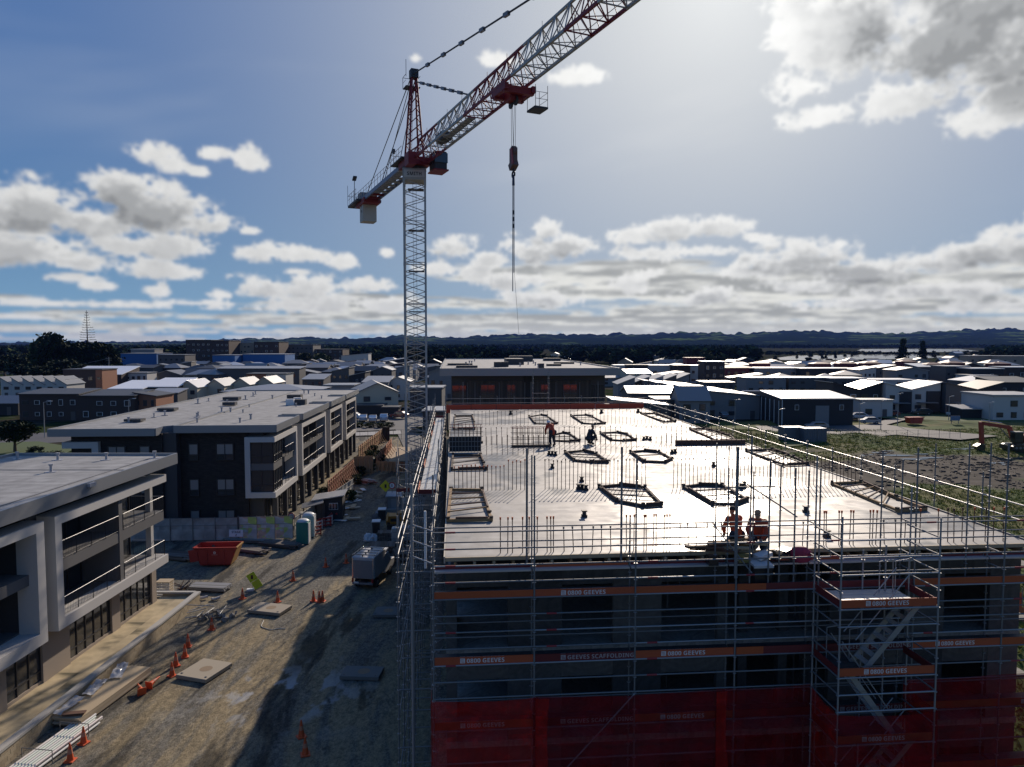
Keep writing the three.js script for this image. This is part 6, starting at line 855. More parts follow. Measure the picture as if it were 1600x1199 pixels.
hoard('orange plywood hoarding with raking braces beside the gardens', [-21.55,0,-82.05], [-22.02,0,-97.95], 2.4, 16, plyRed, 'ply'); hoard('brown plywood hoarding panel closing the lane', [-22.23,0,-98.91], [-19.72,0,-99.89], 2.6, 4, plyM, 'ply'); hoard('yellow timber framed hoarding running to the car park', [-24.04,0,-110.2], [-24.51,0,-135.09], 2.4, 14, plyM, 'ply'); hoard('dark end panel of the far hoarding by the car park', [-24.44,0,-133.32], [-23.11,0,-133.32], 2.6, 3, [darkTimber, PAL.brown, rustM], 'ply'); hoard('pink ended plywood hoarding beside the timber deck', [-19.95,0,-103.46], [-21.1,0,-123.6], 1.9, 9, plyRed, 'ply'); hoard('low yellow plywood screen at the near end of the timber deck', [-19.75,0,-102.41], [-14.94,0,-101.39], 1.4, 8, plyM, 'ply');
{ const s = canvasTex(256, 128, (c) => { c.fillStyle = '#c9ccd0'; c.fillRect(0, 0, 256, 128); c.fillStyle = '#1d2228'; c.font = 'bold 56px sans-serif'; c.textAlign = 'center'; c.fillText('STAGE', 128, 62); c.fillText('2', 128, 116); }), p = G([-25.56,0,-65.27], 0, .4), t = thing('stage_sign', 'white STAGE sign hung on the shade cloth hoarding', 'sign', p, 0); boxAt('board', 1.3, .65, .03, M(1, 1, 1, .6, { map: s }), t, [0, 1.0, 0], [-.15, 0, 0]); for (const x of [-.55, .55]) rod('leg', [x, 0, -.1], [x, .9, -.02], .02, galvOld, t); }
function roundSign(label, p, y, face, dia, shape) { const t = thing('site_sign', label, 'sign', p, 0); rod('post', [0, 0, -.04], [0, y + dia * .3, -.04], .03, galvOld, t); const g = shape ? new THREE.BoxGeometry(dia * .72, dia * .72, .02).rotateZ(Math.PI / 4) : new THREE.CylinderGeometry(dia / 2, dia / 2, .02, 24).rotateX(Math.PI / 2); mesh('face', g, face, t, [0, y, 0]); return t; }
{ const yel = M(.6, .55, .02, .5), a = roundSign('yellow diamond warning sign above the grey cabin', G([-13.8,0,-76.74]), 3.0, yel, 1.3, true); boxAt('pictogram', .22, .4, .012, pBlack, a, [0, 3, .02]); const b = roundSign('round red rimmed speed sign above the grey cabin', G([-13.1,0,-76.74]), 3.05, M(.4, .03, .03, .5), .75); mesh('disc', new THREE.CylinderGeometry(.27, .27, .012, 20).rotateX(1.57), whiteM, b, [0, 3.05, .02]); boxAt('numeral', .09, .28, .01, pBlack, b, [0, 3.05, .03]);
  const c = roundSign('round five sign on the hoarding left of the toilets', G([-20.88,0,-66.35]), 2.2, M(.3, .05, .05, .5), .7); mesh('disc', new THREE.CylinderGeometry(.25, .25, .012, 20).rotateX(1.57), M(.4, .4, .4), c, [0, 2.2, .02]); const five = canvasTex(64, 64, (x) => { x.fillStyle = '#a5a5a3'; x.fillRect(0, 0, 64, 64); x.fillStyle = '#151515'; x.font = 'bold 56px sans-serif'; x.textAlign = 'center'; x.fillText('5', 32, 52); }); boxAt('numeral', .26, .3, .01, M(1, 1, 1, .6, { map: five }), c, [0, 2.2, .032]);
  const hv = thing('warning_board', 'twin fluorescent yellow warning board leaning on the lit gravel', 'sign', G([-19.4,0,-52.55]), .2), fl = M(.52, .62, .03, .5); mesh('board', new THREE.BoxGeometry(.62, .62, .03).rotateZ(.5), fl, hv, [-.18, 1.0, 0]); mesh('board', new THREE.BoxGeometry(.62, .62, .03).rotateZ(.5), fl, hv, [.18, .45, .05]); for (const x of [-.2, .2]) rod('leg', [x, 0, -.2], [x * .4, 1.1, -.03], .02, galvOld, hv); boxAt('arrow', .16, .3, .02, pBlack, hv, [-.18, 1, .02]); boxAt('sandbag', .5, .15, .3, whiteM, hv, [-.3, .08, .1]); }
{ const p = G([-12.7,0,-75.58]), t = thing('site_cabin', 'grey blue site hut under the yellow diamond sign', 'cabin', p, .05), gm = M(.16, .19, .2, .6); mesh('wall', BB(-.75, 0, 0, .75, 2.1, -1.5), gm, t); boxAt('roof', 1.8, .1, 1.9, M(.26, .31, .36, .5), t, [0, 2.18, -.75], [.08, 0, 0]); boxAt('door', .6, 1.8, .04, M(.22, .25, .26, .6), t, [0, .95, .02]); for (const x of [-.72, .72]) boxAt('corner_trim', .08, 2.1, .08, greyClad, t, [x, 1.05, .02]); }
{ const p = G([-11.56,0,-70.3]), t = thing('orange_loader', 'orange yellow machine parked beside the ladder tower', 'machine', p, .1), om = M(.42, .17, .015, .5); mesh('body', new RoundedBoxGeometry(1.9, .9, 1.5, 1, .08), om, t, [-.1, .85, -.6]); mesh('hood', prism([[-.7, 0], [.8, 0], [.6, .5], [-.5, .4]], 1.2, .03).translate(.6, 1.1, -1.2), om, t); boxAt('engine_grille', .6, .3, .03, pBlack, t, [-.3, .9, .17]); for (const x of [-.8, .6]) for (const z of [.05, -1.2]) wheel(t, x, .36, z, 1); boxAt('arm', .14, .16, 1.6, om, t, [-.9, 1.2, .2], [.3, 0, 0]); boxAt('bucket', 1.4, .45, .5, pBlack, t, [-.2, .35, .7]); }
{ for (const [q, l, w] of [[[-10.75,0,-65.27], 'tall white tank beside the ladder tower, left one', .9], [[-9.98,0,-65.69], 'white tank beside the ladder tower, right one', 1]]) { const t = thing('white_tank', l, 'tank', G(q), .1); mesh('tank', new RoundedBoxGeometry(w, 1.3, .9, 2, .1), M(.42, .42, .4, .5), t, [0, .82, 0]); boxAt('pallet', w + .1, .14, 1, darkTimber, t, [0, .08, 0]); for (const y of [.5, 1.1]) boxAt('cage_bar', w + .06, .03, .96, galvOld, t, [0, y, 0]); mesh('lid', new THREE.CylinderGeometry(.15, .15, .08, 12), pBlack, t, [0, 1.5, 0]); }
  for (const [q, l] of [[[-13.34,0,-68.85], 'black wheelie bin with pale lid on the shaded gravel'], [[-13.7,0,-73.92], 'black wheelie bin beside the white dump bag']]) { const t = thing('wheelie_bin', l, 'bin', G(q), .1); mesh('body', prism([[-.3, .08], [.3, .08], [.38, 1.1], [-.38, 1.1]], .7, .02).translate(0, 0, -.35), pBlack, t); boxAt('lid', .82, .07, .84, whiteM, t, [0, 1.16, 0], [.06, 0, 0]); for (const x of [-.3, .3]) wheel(t, x, .12, -.38, .35); }
  const sack = (l, q, s, m) => { const g = new THREE.IcosahedronGeometry(.6, 3), p = g.attributes.position; for (let i = 0; i < p.count; i++) { const k = .35 + 1.15 * fbm(p.getX(i) * 4 + s * 9, p.getZ(i) * 4 + p.getY(i) * 3, 4, .6); p.setXYZ(i, p.getX(i) * k * 1.2, Math.max(0, p.getY(i) * k * .8 + .3), p.getZ(i) * k); } g.computeVertexNormals(); const o = solo('rubbish_sack', g, m, l, 'sack', G(q)); o.scale.setScalar(s); }; sack('white rubbish sack on the shaded gravel above the truck', [-13.34,0,-65.69], 1, M(.55, .55, .54, .6)); sack('pale dump bag leaning by the grey blue hut', [-13.94,0,-75.58], 1.2, M(.3, .3, .3, .7)); sack('grey sack in the shade left of the hut', [-14.18,0,-73.92], .9, M(.1, .1, .1, .7));
}
// --- timber stacks, pallets, bundles
function stack(name, label, cat, q, turn, L, w, rows, cols, h, mats, jit = .03, base = true) { const t = thing(name, label, cat, G(q), turn), R = lcg(Math.round(Math.abs(q[0] * 31 + q[2] * 17))); for (let r = 0; r < rows; r++) for (let c = 0; c < cols; c++) boxAt(name === 'pipe_bundle' ? 'pipe' : 'plank', w / cols * .93, h * .92, L * (1 - R() * jit * 3), mats[Math.floor(R() * mats.length)], t, [(c + .5) * w / cols - w / 2, .1 + (r + .5) * h, (R() - .5) * L * jit * 2], [0, (R() - .5) * jit, 0]); if (base) for (const z of [-L * .35, L * .35]) boxAt('bearer', w, .1, .1, darkTimber, t, [0, .05, z]); return t; }
const pale = [M(.46, .37, .25, .8), M(.42, .33, .21, .8), M(.5, .42, .3, .8)], oldT = [M(.12, .10, .085, .9), M(.16, .14, .12, .9), M(.09, .075, .06, .9)], grip = [galvOld, galv, M(.3, .3, .3, .5)];
{ const t = stack('plywood_stack', 'stack of pale plywood sheets half wrapped in plastic by the wall', 'timber stack', [-21.17,0,-36.02], -.12, 5.6, 1.5, 7, 1, .06, pale, .012); for (let i = 0; i < 3; i++) { const g = new THREE.PlaneGeometry(.6, 1.7, 14, 20), p = g.attributes.position; for (let k = 0; k < p.count; k++) p.setZ(k, fbm(p.getX(k) * 4 + i * 7, p.getY(k) * 3, 4) * .3); g.rotateX(-Math.PI / 2); g.computeVertexNormals(); mesh('plastic_wrap', g, M(.6, .6, .6, .25, { side: THREE.DoubleSide, transmission: .3 }), t, [-.6, .5, 1.9 - i * 1.9], [0, .2 * i, 0]); } boxAt('loose_board', 1.0, .06, .3, rustM, t, [.2, .62, 2.5], [0, .3, 0]); }
{ const t = thing('pipe_bundle', 'bundle of white plastic pipes in wire hoops by the wall', 'pipes', G([-20.92,0,-31.47]), -.14), R = lcg(4); for (let i = 0; i < 15; i++) { const r = Math.floor(i / 8), c = i % 8; rod('pipe', [-.6 + c * .16 + r * .08, .1 + r * .14, 2.6 + R() * .3], [-.6 + c * .16 + r * .08, .1 + r * .14, -2.2 - R() * .5], .06, M(.62 + R() * .1, .62 + R() * .08, .6, .4), t); } for (const z of [-1.2, 1]) mesh('hoop', merge([bar([-.75, 0, z], [-.75, .6, z], .02), bar([-.75, .6, z], [.75, .6, z], .02), bar([.75, .6, z], [.75, 0, z], .02)]), galvOld, t); }
stack('plank_bundle', 'bundle of grey scaffold planks on bearers near the terrace end', 'planks', [-22.78,0,-52.55], 1.45, 3, 1.2, 3, 5, .09, grip, .02); stack('timber_pile', 'loose dark timber pile against the hoarding left of the skip', 'timber pile', [-29.11,0,-60.53], 1.3, 4, 1.6, 3, 7, .1, oldT, .12, false); stack('timber_pile', 'pile of weathered planks right of the skip', 'timber pile', [-23.32,0,-62.42], 1.2, 3.6, 1.3, 3, 6, .09, oldT, .1, false); stack('timber_pile', 'long pile of dark timbers left of the toilets', 'timber pile', [-21.21,0,-64.01], 1.25, 4.2, 1.2, 3, 6, .1, oldT, .08, false); stack('timber_pile', 'pale bleached timbers along the hoarding foot', 'timber pile', [-24.18,0,-65.27], 1.5, 5.5, .7, 2, 4, .1, [M(.3, .28, .26, .9), ...oldT], .05, false);
stack('pallet_stack', 'stack of slatted pallets in shade behind the truck', 'pallets', [-11.67,0,-62.81], .1, 1.8, 2.4, 4, 9, .12, oldT, .02); stack('pallet_stack', 'slatted pallets leaning beside the white tanks', 'pallets', [-11.94,0,-65.91], .1, 1.2, 1.4, 6, 6, .13, oldT, .02); stack('timber_pile', 'dark timber heap right of the truck in shade', 'timber pile', [-9.37,0,-60.16], .3, 2.2, 1.6, 5, 6, .13, oldT, .1, false); stack('timber_pile', 'single pale board lying right of the truck', 'timber pile', [-10.24,0,-59.09], .1, 1.6, .5, 1, 1, .05, pale, .01, false); stack('timber_pile', 'red white offcut heap at the end of the orange hoarding', 'timber pile', [-19.22,0,-93], .8, 2.4, 1.4, 4, 5, .12, [M(.4, .2, .16), M(.45, .4, .36), M(.3, .1, .08)], .2, false);
{ const R = lcg(33); for (const [q, l] of [[[-18.7,0,-78.84], 'first'], [[-19.08,0,-83.06], 'second'], [[-19.51,0,-87.38], 'third'], [[-17.69,0,-73.92], 'fourth']]) { const t = thing('offcut_heap', l + ' of four heaps of pale offcuts along the orange hoarding', 'offcuts', G(q), R()); for (let i = 0; i < 9; i++) boxAt('offcut', .2 + R() * .3, .06, .8 + R() * 1.2, i % 3 ? pale[i % 3] : whiteM, t, [(R() - .5) * 2, .05 + i * .03, (R() - .5) * 2.4], [0, R() * 3, (R() - .5) * .1]); }
  const t = thing('frame_heap', 'heap of bent scaffold frames and rubble by the terrace end', 'scrap heap', G([-20.29,0,-47.51])); for (let i = 0; i < 14; i++) { const a = R() * 3, l = 1.1 + R() * .8, x = (R() - .5) * 1.6, z = (R() - .5) * 1.6, y = .1 + R() * .5; rod('tube', [x, y, z], [x + Math.cos(a) * l, y + R() * .4, z + Math.sin(a) * l], .03, i % 3 ? galv : darkTimber, t); } for (let i = 0; i < 22; i++) { const s = .08 + R() * .16; boxAt('stone', s * 1.4, s, s, concreteM, t, [-1 + R() * 2.4, s / 2, (R() - .3) * 1.5], [R(), R() * 3, R()]); }
  const d = thing('scrap_heap', 'dark red tangle of straps beside the plank bundle', 'scrap heap', G([-24.81,0,-52.55])); for (let i = 0; i < 16; i++) { const a = R() * 6; rod('strap', [(R() - .5) * .8, .05, (R() - .5) * .8], [Math.cos(a) * .7, .2 + R() * .5, Math.sin(a) * .7], .03, i % 2 ? rustM : pBlack, d); }
  const c = thing('white_crate', 'white slatted crate at the end of the terrace', 'crate', G([-25.63,0,-51.46])); for (let i = 0; i < 5; i++) boxAt('slat', 1.0, .12, .05, whiteM, c, [0, .12 + i * .2, .35]); for (const x of [-.45, .45]) for (const z of [-.35, .3]) boxAt('post', .08, 1.05, .08, whiteM, c, [x, .52, z]); for (let i = 0; i < 5; i++) boxAt('slat', .05, .12, .7, pale[0], c, [.48, .14 + i * .2, 0]); boxAt('lid', 1.05, .05, .8, pale[1], c, [0, 1.08, 0]);
  for (const [q, l, w] of [[[-22.67,0,-50.54], 'pale bent pipe offcut left on the dark soil', 1.1], [[-21.46,0,-50.42], 'short pale pipe offcut right of the bent one', .5]]) { const g = new THREE.TubeGeometry(new THREE.QuadraticBezierCurve3(new THREE.Vector3(-w / 2, .1, 0), new THREE.Vector3(0, .1, .3), new THREE.Vector3(w / 2, .18, -.1)), 10, .1, 8); solo('pipe_offcut', g, M(.5, .47, .42, .6), l, 'pipe', G(q)); }
}
// --- covers over service pits: concrete lids with rims
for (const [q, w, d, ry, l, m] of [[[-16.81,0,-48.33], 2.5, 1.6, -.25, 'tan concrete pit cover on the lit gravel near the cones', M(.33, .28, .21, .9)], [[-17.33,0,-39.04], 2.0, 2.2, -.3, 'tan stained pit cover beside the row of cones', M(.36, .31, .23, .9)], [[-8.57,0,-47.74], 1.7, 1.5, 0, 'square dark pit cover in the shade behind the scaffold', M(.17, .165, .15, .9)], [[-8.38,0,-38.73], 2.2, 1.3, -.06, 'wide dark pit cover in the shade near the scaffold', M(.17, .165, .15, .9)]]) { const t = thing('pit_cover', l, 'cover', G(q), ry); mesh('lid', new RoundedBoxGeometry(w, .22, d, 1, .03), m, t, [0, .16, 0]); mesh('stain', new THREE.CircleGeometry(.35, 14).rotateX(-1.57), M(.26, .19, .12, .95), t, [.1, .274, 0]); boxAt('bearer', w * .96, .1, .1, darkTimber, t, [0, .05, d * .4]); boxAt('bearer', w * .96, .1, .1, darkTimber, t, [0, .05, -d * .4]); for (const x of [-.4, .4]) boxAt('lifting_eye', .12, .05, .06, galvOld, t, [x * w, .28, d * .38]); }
// --- traffic cones
{
  const cm = M(.62, .09, .02, .55), proto = thing('traffic_cone', '', 'cone'); mesh('cone', new THREE.LatheGeometry([[.16, .05], [.15, .08], [.035, .8], [.03, .82], [0, .82]].map((p) => new THREE.Vector2(...p)), 14), cm, proto); mesh('base', new RoundedBoxGeometry(.42, .06, .42, 1, .02), cm, proto, [0, .03, 0]); mesh('band', new THREE.CylinderGeometry(.082, .112, .2, 14, 1, true).translate(0, .46, 0), M(.5, .2, .12, .4), proto);
  [[[-19.66,0,-30.58], 'orange cone at the front of the white pipes'], [[-19.88,0,-31.94], 'orange cone beside the white pipes, second one'], [[-18.99,0,-38.66], 'orange cone nearest the stained pit cover, in the wall row'], [[-19.37,0,-39.92], 'second orange cone in the row along the wall'], [[-19.39,0,-41.08], 'third orange cone in the row along the wall'], [[-19.85,0,-42.5], 'fourth orange cone in the row along the wall'], [[-19.5,0,-45.13], 'lone orange cone left of the tan pit cover'], [[-19.61,0,-50.67], 'shaded red cone below the fluorescent board'], [[-16.84,0,-50.03], 'lit orange cone above the tan pit cover'], [[-17.13,0,-54.57], 'orange cone on the mast shadow line'], [[-14.3,0,-50.16], 'leftmost of the three clustered cones'], [[-13.85,0,-50.03], 'middle of the three clustered cones'], [[-13.65,0,-50.16], 'rightmost of the three clustered cones'], [[-15.49,0,-58.06], 'red cone in the shade left of the truck'], [[-14.03,0,-59.09], 'red cone in the shade just above the truck'], [[-9.95,0,-32.53], 'upper of two cones in the foreground shade'], [[-9.34,0,-31.07], 'lower of two cones in the foreground shade'], [[-19.52,0,-37.12], 'cone knocked over beside the plywood stack'], [[-19.51,0,-36.43], 'second fallen cone beside the plywood stack']].forEach(([q, l], i) => { const c = i ? proto.clone() : proto; if (i) { c.name = numbered('traffic_cone'); scene.add(c); } const p = G(q); c.position.set(...p); c.rotation.y = i * 1.3; c.userData = { label: l, category: 'cone', group: 'traffic cones on site' }; if (i > 16) { c.rotation.set(0, i, 1.4); c.position.y += .2; } });
}
solo('garden_hose', new THREE.TubeGeometry(new THREE.CatmullRomCurve3([[-16.66,0,-46.62], [-16.41,0,-45.55], [-16,0,-45.23], [-15.6,0,-45.03], [-15.17,0,-45.23], [-14.75,0,-45.23]].map((p) => new THREE.Vector3(p[0], yardH(p[0], p[2]) + .03, p[2]))), 40, .025, 6), M(.5, .48, .42, .6), 'pale hose looped on the gravel below the tan pit cover', 'hose');
// --- garden shrubs along block B
{ const R = lcg(90); for (let i = 0; i < 34; i++) { const k = i / 34, z = -72 - k * 50, x = -22.3 - (-z - 69) * .05 + R() * 3.4 + .6; tree('shrub', x, z, .9 + R() * .9, [leafDark, leafMid, leafOlive][i % 3], 'low garden shrub between the mid block and the hoarding', 'garden shrubs by the mid block', 1.3); } for (const [q, w] of [[[-33.59,0,-155.72], 1], [[-31.1,0,-154.54], 1], [[-28.86,0,-154.54], 1], [[-27.1,0,-155.72], 1.2]]) tree('shrub', q[0], q[2], 1.5, leafMid, 'clipped shrub of the hedge before the car park', 'hedge shrubs before the car park', 2.2);
  for (let i = 0; i < 5; i++) structure('garden_bed', BB(-2, 0, -.25, 2, .3, .25), M(.34, .32, .28, .9), [-21 - i * .5, 0, -76 - i * 9]); }
// --- grey containers, excavator, skips and fences across the field
for (const [q, l] of [[[53.13,0,-132.45], 'grey shipping container in the field, left of two'], [[56.25,0,-130.75], 'grey shipping container in the field, right of two']]) { const t = thing('shipping_container', l, 'container', [q[0], .2, q[2]], .1), m = M(.13, .14, .155, .6); mesh('box', BB(-2.1, 0, 0, 2.1, 2.5, -2.4), m, t); boxAt('roof', 4.26, .08, 2.5, ROOF.white, t, [0, 2.54, -1.2]); for (let i = 0; i < 12; i++) boxAt('wall_rib', .12, 2.2, .06, m, t, [-1.9 + i * .345, 1.25, .02]); for (const x of [-2.1, 2.1]) boxAt('corner_post', .14, 2.5, .14, m, t, [x, 1.25, 0]); boxAt('door_bar', .05, 2.2, .08, galvOld, t, [.3, 1.2, .05]); }
{ const q = [86.58,0,-120.67], t = thing('excavator', 'orange excavator with raised arm at the right edge of the field', 'excavator', [q[0], .4, q[2]], .05), om = M(.36, .045, .02, .5), bk = pBlack;
  for (const z of [-1.2, 1.2]) { mesh('track', prism([[-2, .2], [-1.6, 0], [1.6, 0], [2, .2], [2, .7], [1.6, .95], [-1.6, .95], [-2, .7]], .6).translate(0, 0, z - .3), bk, t); for (let i = 0; i < 5; i++) mesh('roller', new THREE.CylinderGeometry(.22, .22, .64, 10).rotateX(1.57), galvOld, t, [-1.4 + i * .7, .45, z]); }
  mesh('turntable', new THREE.CylinderGeometry(.9, .9, .3, 16), bk, t, [0, 1.1, 0]); mesh('engine_body', new RoundedBoxGeometry(2.8, 1.3, 2.5, 2, .15), om, t, [1.6, 1.95, 0]); const cb = mesh('cab', new RoundedBoxGeometry(1.5, 1.8, 1.2, 2, .1), bk, t, [-.7, 2.2, .6]); boxAt('cab_glass', 1.3, 1, 1.22, glassM, cb, [-.1, .2, 0]); boxAt('cab_roof', 1.5, .08, 1.3, M(.4, .38, .3), cb, [0, .92, 0]);
  const seg = (nm, a, b, w, m) => { const L = Math.hypot(b[0] - a[0], b[1] - a[1]); boxAt(nm, L, w, .5, m, t, [(a[0] + b[0]) / 2, (a[1] + b[1]) / 2, -.3], [0, 0, Math.atan2(b[1] - a[1], b[0] - a[0])]); }; seg('boom', [-.7, 1.7], [-1.5, 3.9], .62, om); seg('boom', [-1.4, 3.75], [-6.4, 4.5], .6, om); seg('arm', [-6.5, 4.75], [-6.2, 1.0], .6, om); rod('boom_cylinder', [-.9, 1.6, -.6], [-3, 3.8, -.6], .09, chrome, t); rod('arm_cylinder', [-2.8, 4.5, -.3], [-6.4, 5.0, -.3], .08, chrome, t); mesh('bucket', prism([[-.5, 0], [.5, .1], [.55, 1.0], [-.2, 1.1], [-.9, .7]], 1.1, .03).translate(-6.5, -.1, -.85), bk, t); boxAt('blade', .2, .7, 2.4, bk, t, [-2.3, .5, 0]); }
{ const t = thing('skip_bin', 'small red skip on the verge across the field', 'skip', [[91.54,0,-161.89][0], .3, [91.54,0,-161.89][2]], .1); mesh('tub', prism([[-1.3, 0], [1.3, 0], [1.8, 1.4], [-1.8, 1.4]], 1.7, .03), M(.42, .05, .03, .6), t); boxAt('rim', 3.8, .12, .12, M(.42, .05, .03, .6), t, [0, 1.42, 1.74]); for (const x of [-.7, .7]) boxAt('rib', .1, 1.2, .08, M(.42, .05, .03, .6), t, [x, .7, 1.76]); const b = thing('notice_board', 'blue notice board on the verge near the right edge', 'sign', [[100.72,0,-160.61][0], .3, [100.72,0,-160.61][2]], 0); boxAt('board', 2.2, 1.1, .06, M(.12, .17, .28, .6), b, [0, 1.2, 0]); for (const x of [-.8, .8]) boxAt('leg', .1, 1.3, .1, galvOld, b, [x, .6, -.06]); }
{ for (const [a, b, l, n] of [[[49.77,0,-140.68], [66.54,0,-133.32], 'wire site fence beside the grey containers', 9], [[66.54,0,-133.32], [86.37,0,-135.99], 'wire site fence along the side street', 9], [[-24.27,0,-135.09], [-19.61,0,-135.09], 'wire mesh gate left of the crane mast', 3], [[-30.24,0,-133.32], [-24.2,0,-133.32], 'low dark fence before the lawn by the car park', 4]]) { const L = Math.hypot(b[0] - a[0], b[2] - a[2]), t = thing('wire_fence', l, 'fence', [a[0], .15, a[2]], Math.atan2(-(b[2] - a[2]), b[0] - a[0])), w = []; for (let i = 0; i <= n; i++) rod('post', [i * L / n, 0, 0], [i * L / n, 1.9, 0], .035, galvOld, t); for (const y of [.1, 1.0, 1.85]) rod('rail', [0, y, 0], [L, y, 0], .02, galvOld, t); for (let x = 0; x < L; x += .5) w.push(bar([x, .1, 0], [x, 1.85, 0], .006, 3)); mesh('wire', merge(w), galvOld, t); } }
{ const om = M(.52, .12, .03, .7); for (const [q, w, h, ry, l] of [[[32.87,0,-47.74], 3.4, 1.6, -.6, 'orange barrier sheet on the ground beyond the stair tower'], [[32.99,0,-45.03], 2.6, 1.3, -.4, 'orange barrier sheet at the right edge below the guard rail']]) { const t = thing('barrier_sheet', l, 'barrier', [q[0], .2, q[2]], ry); const g = new THREE.BoxGeometry(w, h, .04, 10, 4, 1), p = g.attributes.position; for (let i = 0; i < p.count; i++) p.setZ(i, p.getZ(i) + (noise(p.getX(i) * 1.5, p.getY(i)) - .5) * .3); g.computeVertexNormals(); mesh('sheet', g, om, t, [0, h / 2, 0], [-.5, 0, 0]); for (const x of [-w / 2, w / 2]) rod('post', [x, 0, 0], [x, h + .3, -.2], .03, galvOld, t); } for (const [q, l] of [[[28.3,0,-42.6], 'pale sheet lying on the grass beyond the stair tower'], [[29.42,0,-40.83], 'pale board on the grass at the right edge']]) stack('board_stack', l, 'boards', q, .6, 2, 1.1, 2, 2, .06, [M(.5, .5, .48)], .02); }
// --- street lamps
for (const [u, v0, v1, l] of [[[-91.89,0,-138.77], [-147.83,0,-223.88][1], 7, 'street lamp in front of the dark brick terrace'], [[-84.4,0,-155.72], 0, 6.2, 'street lamp at the right end of the dark brick row'], [[84.97,0,-155.72], 0, 7.4, 'street lamp left of the red skip'], [[102.47,0,-165.83], 0, 6, 'street lamp below the slate townhouse'], [[77.76,0,-148.9], 0, 6.4, 'street lamp by the warehouse corner'], [[50.65,0,-160.61], 0, 5.6, 'street lamp beyond the slab left of the warehouse'], [[52.37,0,-138.77], 0, 5.5, 'street lamp left of the grey containers'], [[105.15,0,-155.72], 0, 5.4, 'street lamp near the plain white house'], [[69.16,0,-140.68], 0, 6.5, 'street lamp post beside the wire fence']]) { const h = v1, t = thing('street_lamp', l, 'lamp', [u[0], 0, u[2]], .4, 'street lamps'); mesh('pole', new THREE.CylinderGeometry(.05, .09, h, 8).translate(0, h / 2, 0), galv, t); rod('arm', [0, h - .05, 0], [.9, h + .15, 0], .04, galv, t); mesh('lamp_head', new RoundedBoxGeometry(.7, .12, .25, 1, .04), M(.6, .6, .58, .3), t, [1.15, h + .15, 0]); }
{ const a = [-250.16,4.33,-330], b = [-187.39,11.47,-330]; solo('overhead_cable', new THREE.TubeGeometry(new THREE.QuadraticBezierCurve3(V(a), new THREE.Vector3((a[0] + b[0]) / 2, Math.min(a[1], b[1]) - .5, a[2]), V(b)), 30, .09, 5), galvOld, 'overhead cable sagging in front of the dark trees on the left', 'cable'); const p = thing('utility_pole', 'pale utility pole with cross arms left of the blue sheeting', 'pole', [b[0], 0, b[2]]); mesh('pole', new THREE.CylinderGeometry(.14, .2, b[1] + .6, 8).translate(0, b[1] / 2 + .3, 0), M(.3, .28, .25), p); for (const y of [0, -.9]) boxAt('cross_arm', 2.6, .14, .14, M(.3, .28, .25), p, [0, b[1] + y, 0]); }
// --- clutter on the front scaffold
{ const t = onSite('wheelie_bin', 'black bin with pale lid on the front scaffold platform', 'bin', 9.75, 11.09, .62); mesh('body', prism([[-.24, 0], [.24, 0], [.3, .62], [-.3, .62]], .36, .02).translate(0, 0, -.18), pBlack, t); boxAt('lid', .62, .08, .5, M(.55, .55, .54, .5), t, [0, .67, 0], [.1, 0, 0]); for (const x of [-.2, .2]) wheel(t, x, .05, -.2, .2);
  const g = new THREE.IcosahedronGeometry(.3, 3), p = g.attributes.position; for (let i = 0; i < p.count; i++) { const k = .8 + .5 * fbm(p.getX(i) * 4 + 5, p.getY(i) * 4, 3); p.setXYZ(i, p.getX(i) * k * 1.15, Math.max(0, p.getY(i) * k + .2), p.getZ(i) * k * .5); } g.computeVertexNormals(); const [a, b] = toWorld(11.15, .35); solo('tool_bag', g, M(.3, .03, .07, .7), 'crimson bag on the scaffold right of the workers', 'bag', [a, 11.7, b]);
  const q = onSite('timber_pile', 'clutter of planks and boxes around the kneeling workers', 'timber pile', 9.2, 12, .05), R = lcg(9); for (let i = 0; i < 12; i++) boxAt('plank', .9 + R() * .9, .06, .14, [formPly, rustM, darkTimber, timber][i % 4], q, [-.4 + (R() - .5) * 1.5, .06 + i * .022, -.1 + (R() - .5) * .4], [0, (R() - .5) * .9, (R() - .5) * .15]); boxAt('crate', .36, .24, .3, M(.26, .2, .06), q, [.1, -.12, .3]); boxAt('bucket', .3, .3, .3, pBlack, q, [-.9, -.16, .3]); boxAt('paper_sack', .5, .12, .35, whiteM, q, [.72, -.05, .3], [0, .3, .2]);
  const h = onSite('tarpaulin', 'black folded tarpaulin right of the kneeling workers', 'tarpaulin', 10.55, 11.74, .2); for (let i = 0; i < 4; i++) boxAt('fold', .8 - i * .14, .09, .36, pBlack, h, [i * .05, .06 + i * .08, 0], [0, i * .2, .12 * (i % 2 ? 1 : -1)]); }

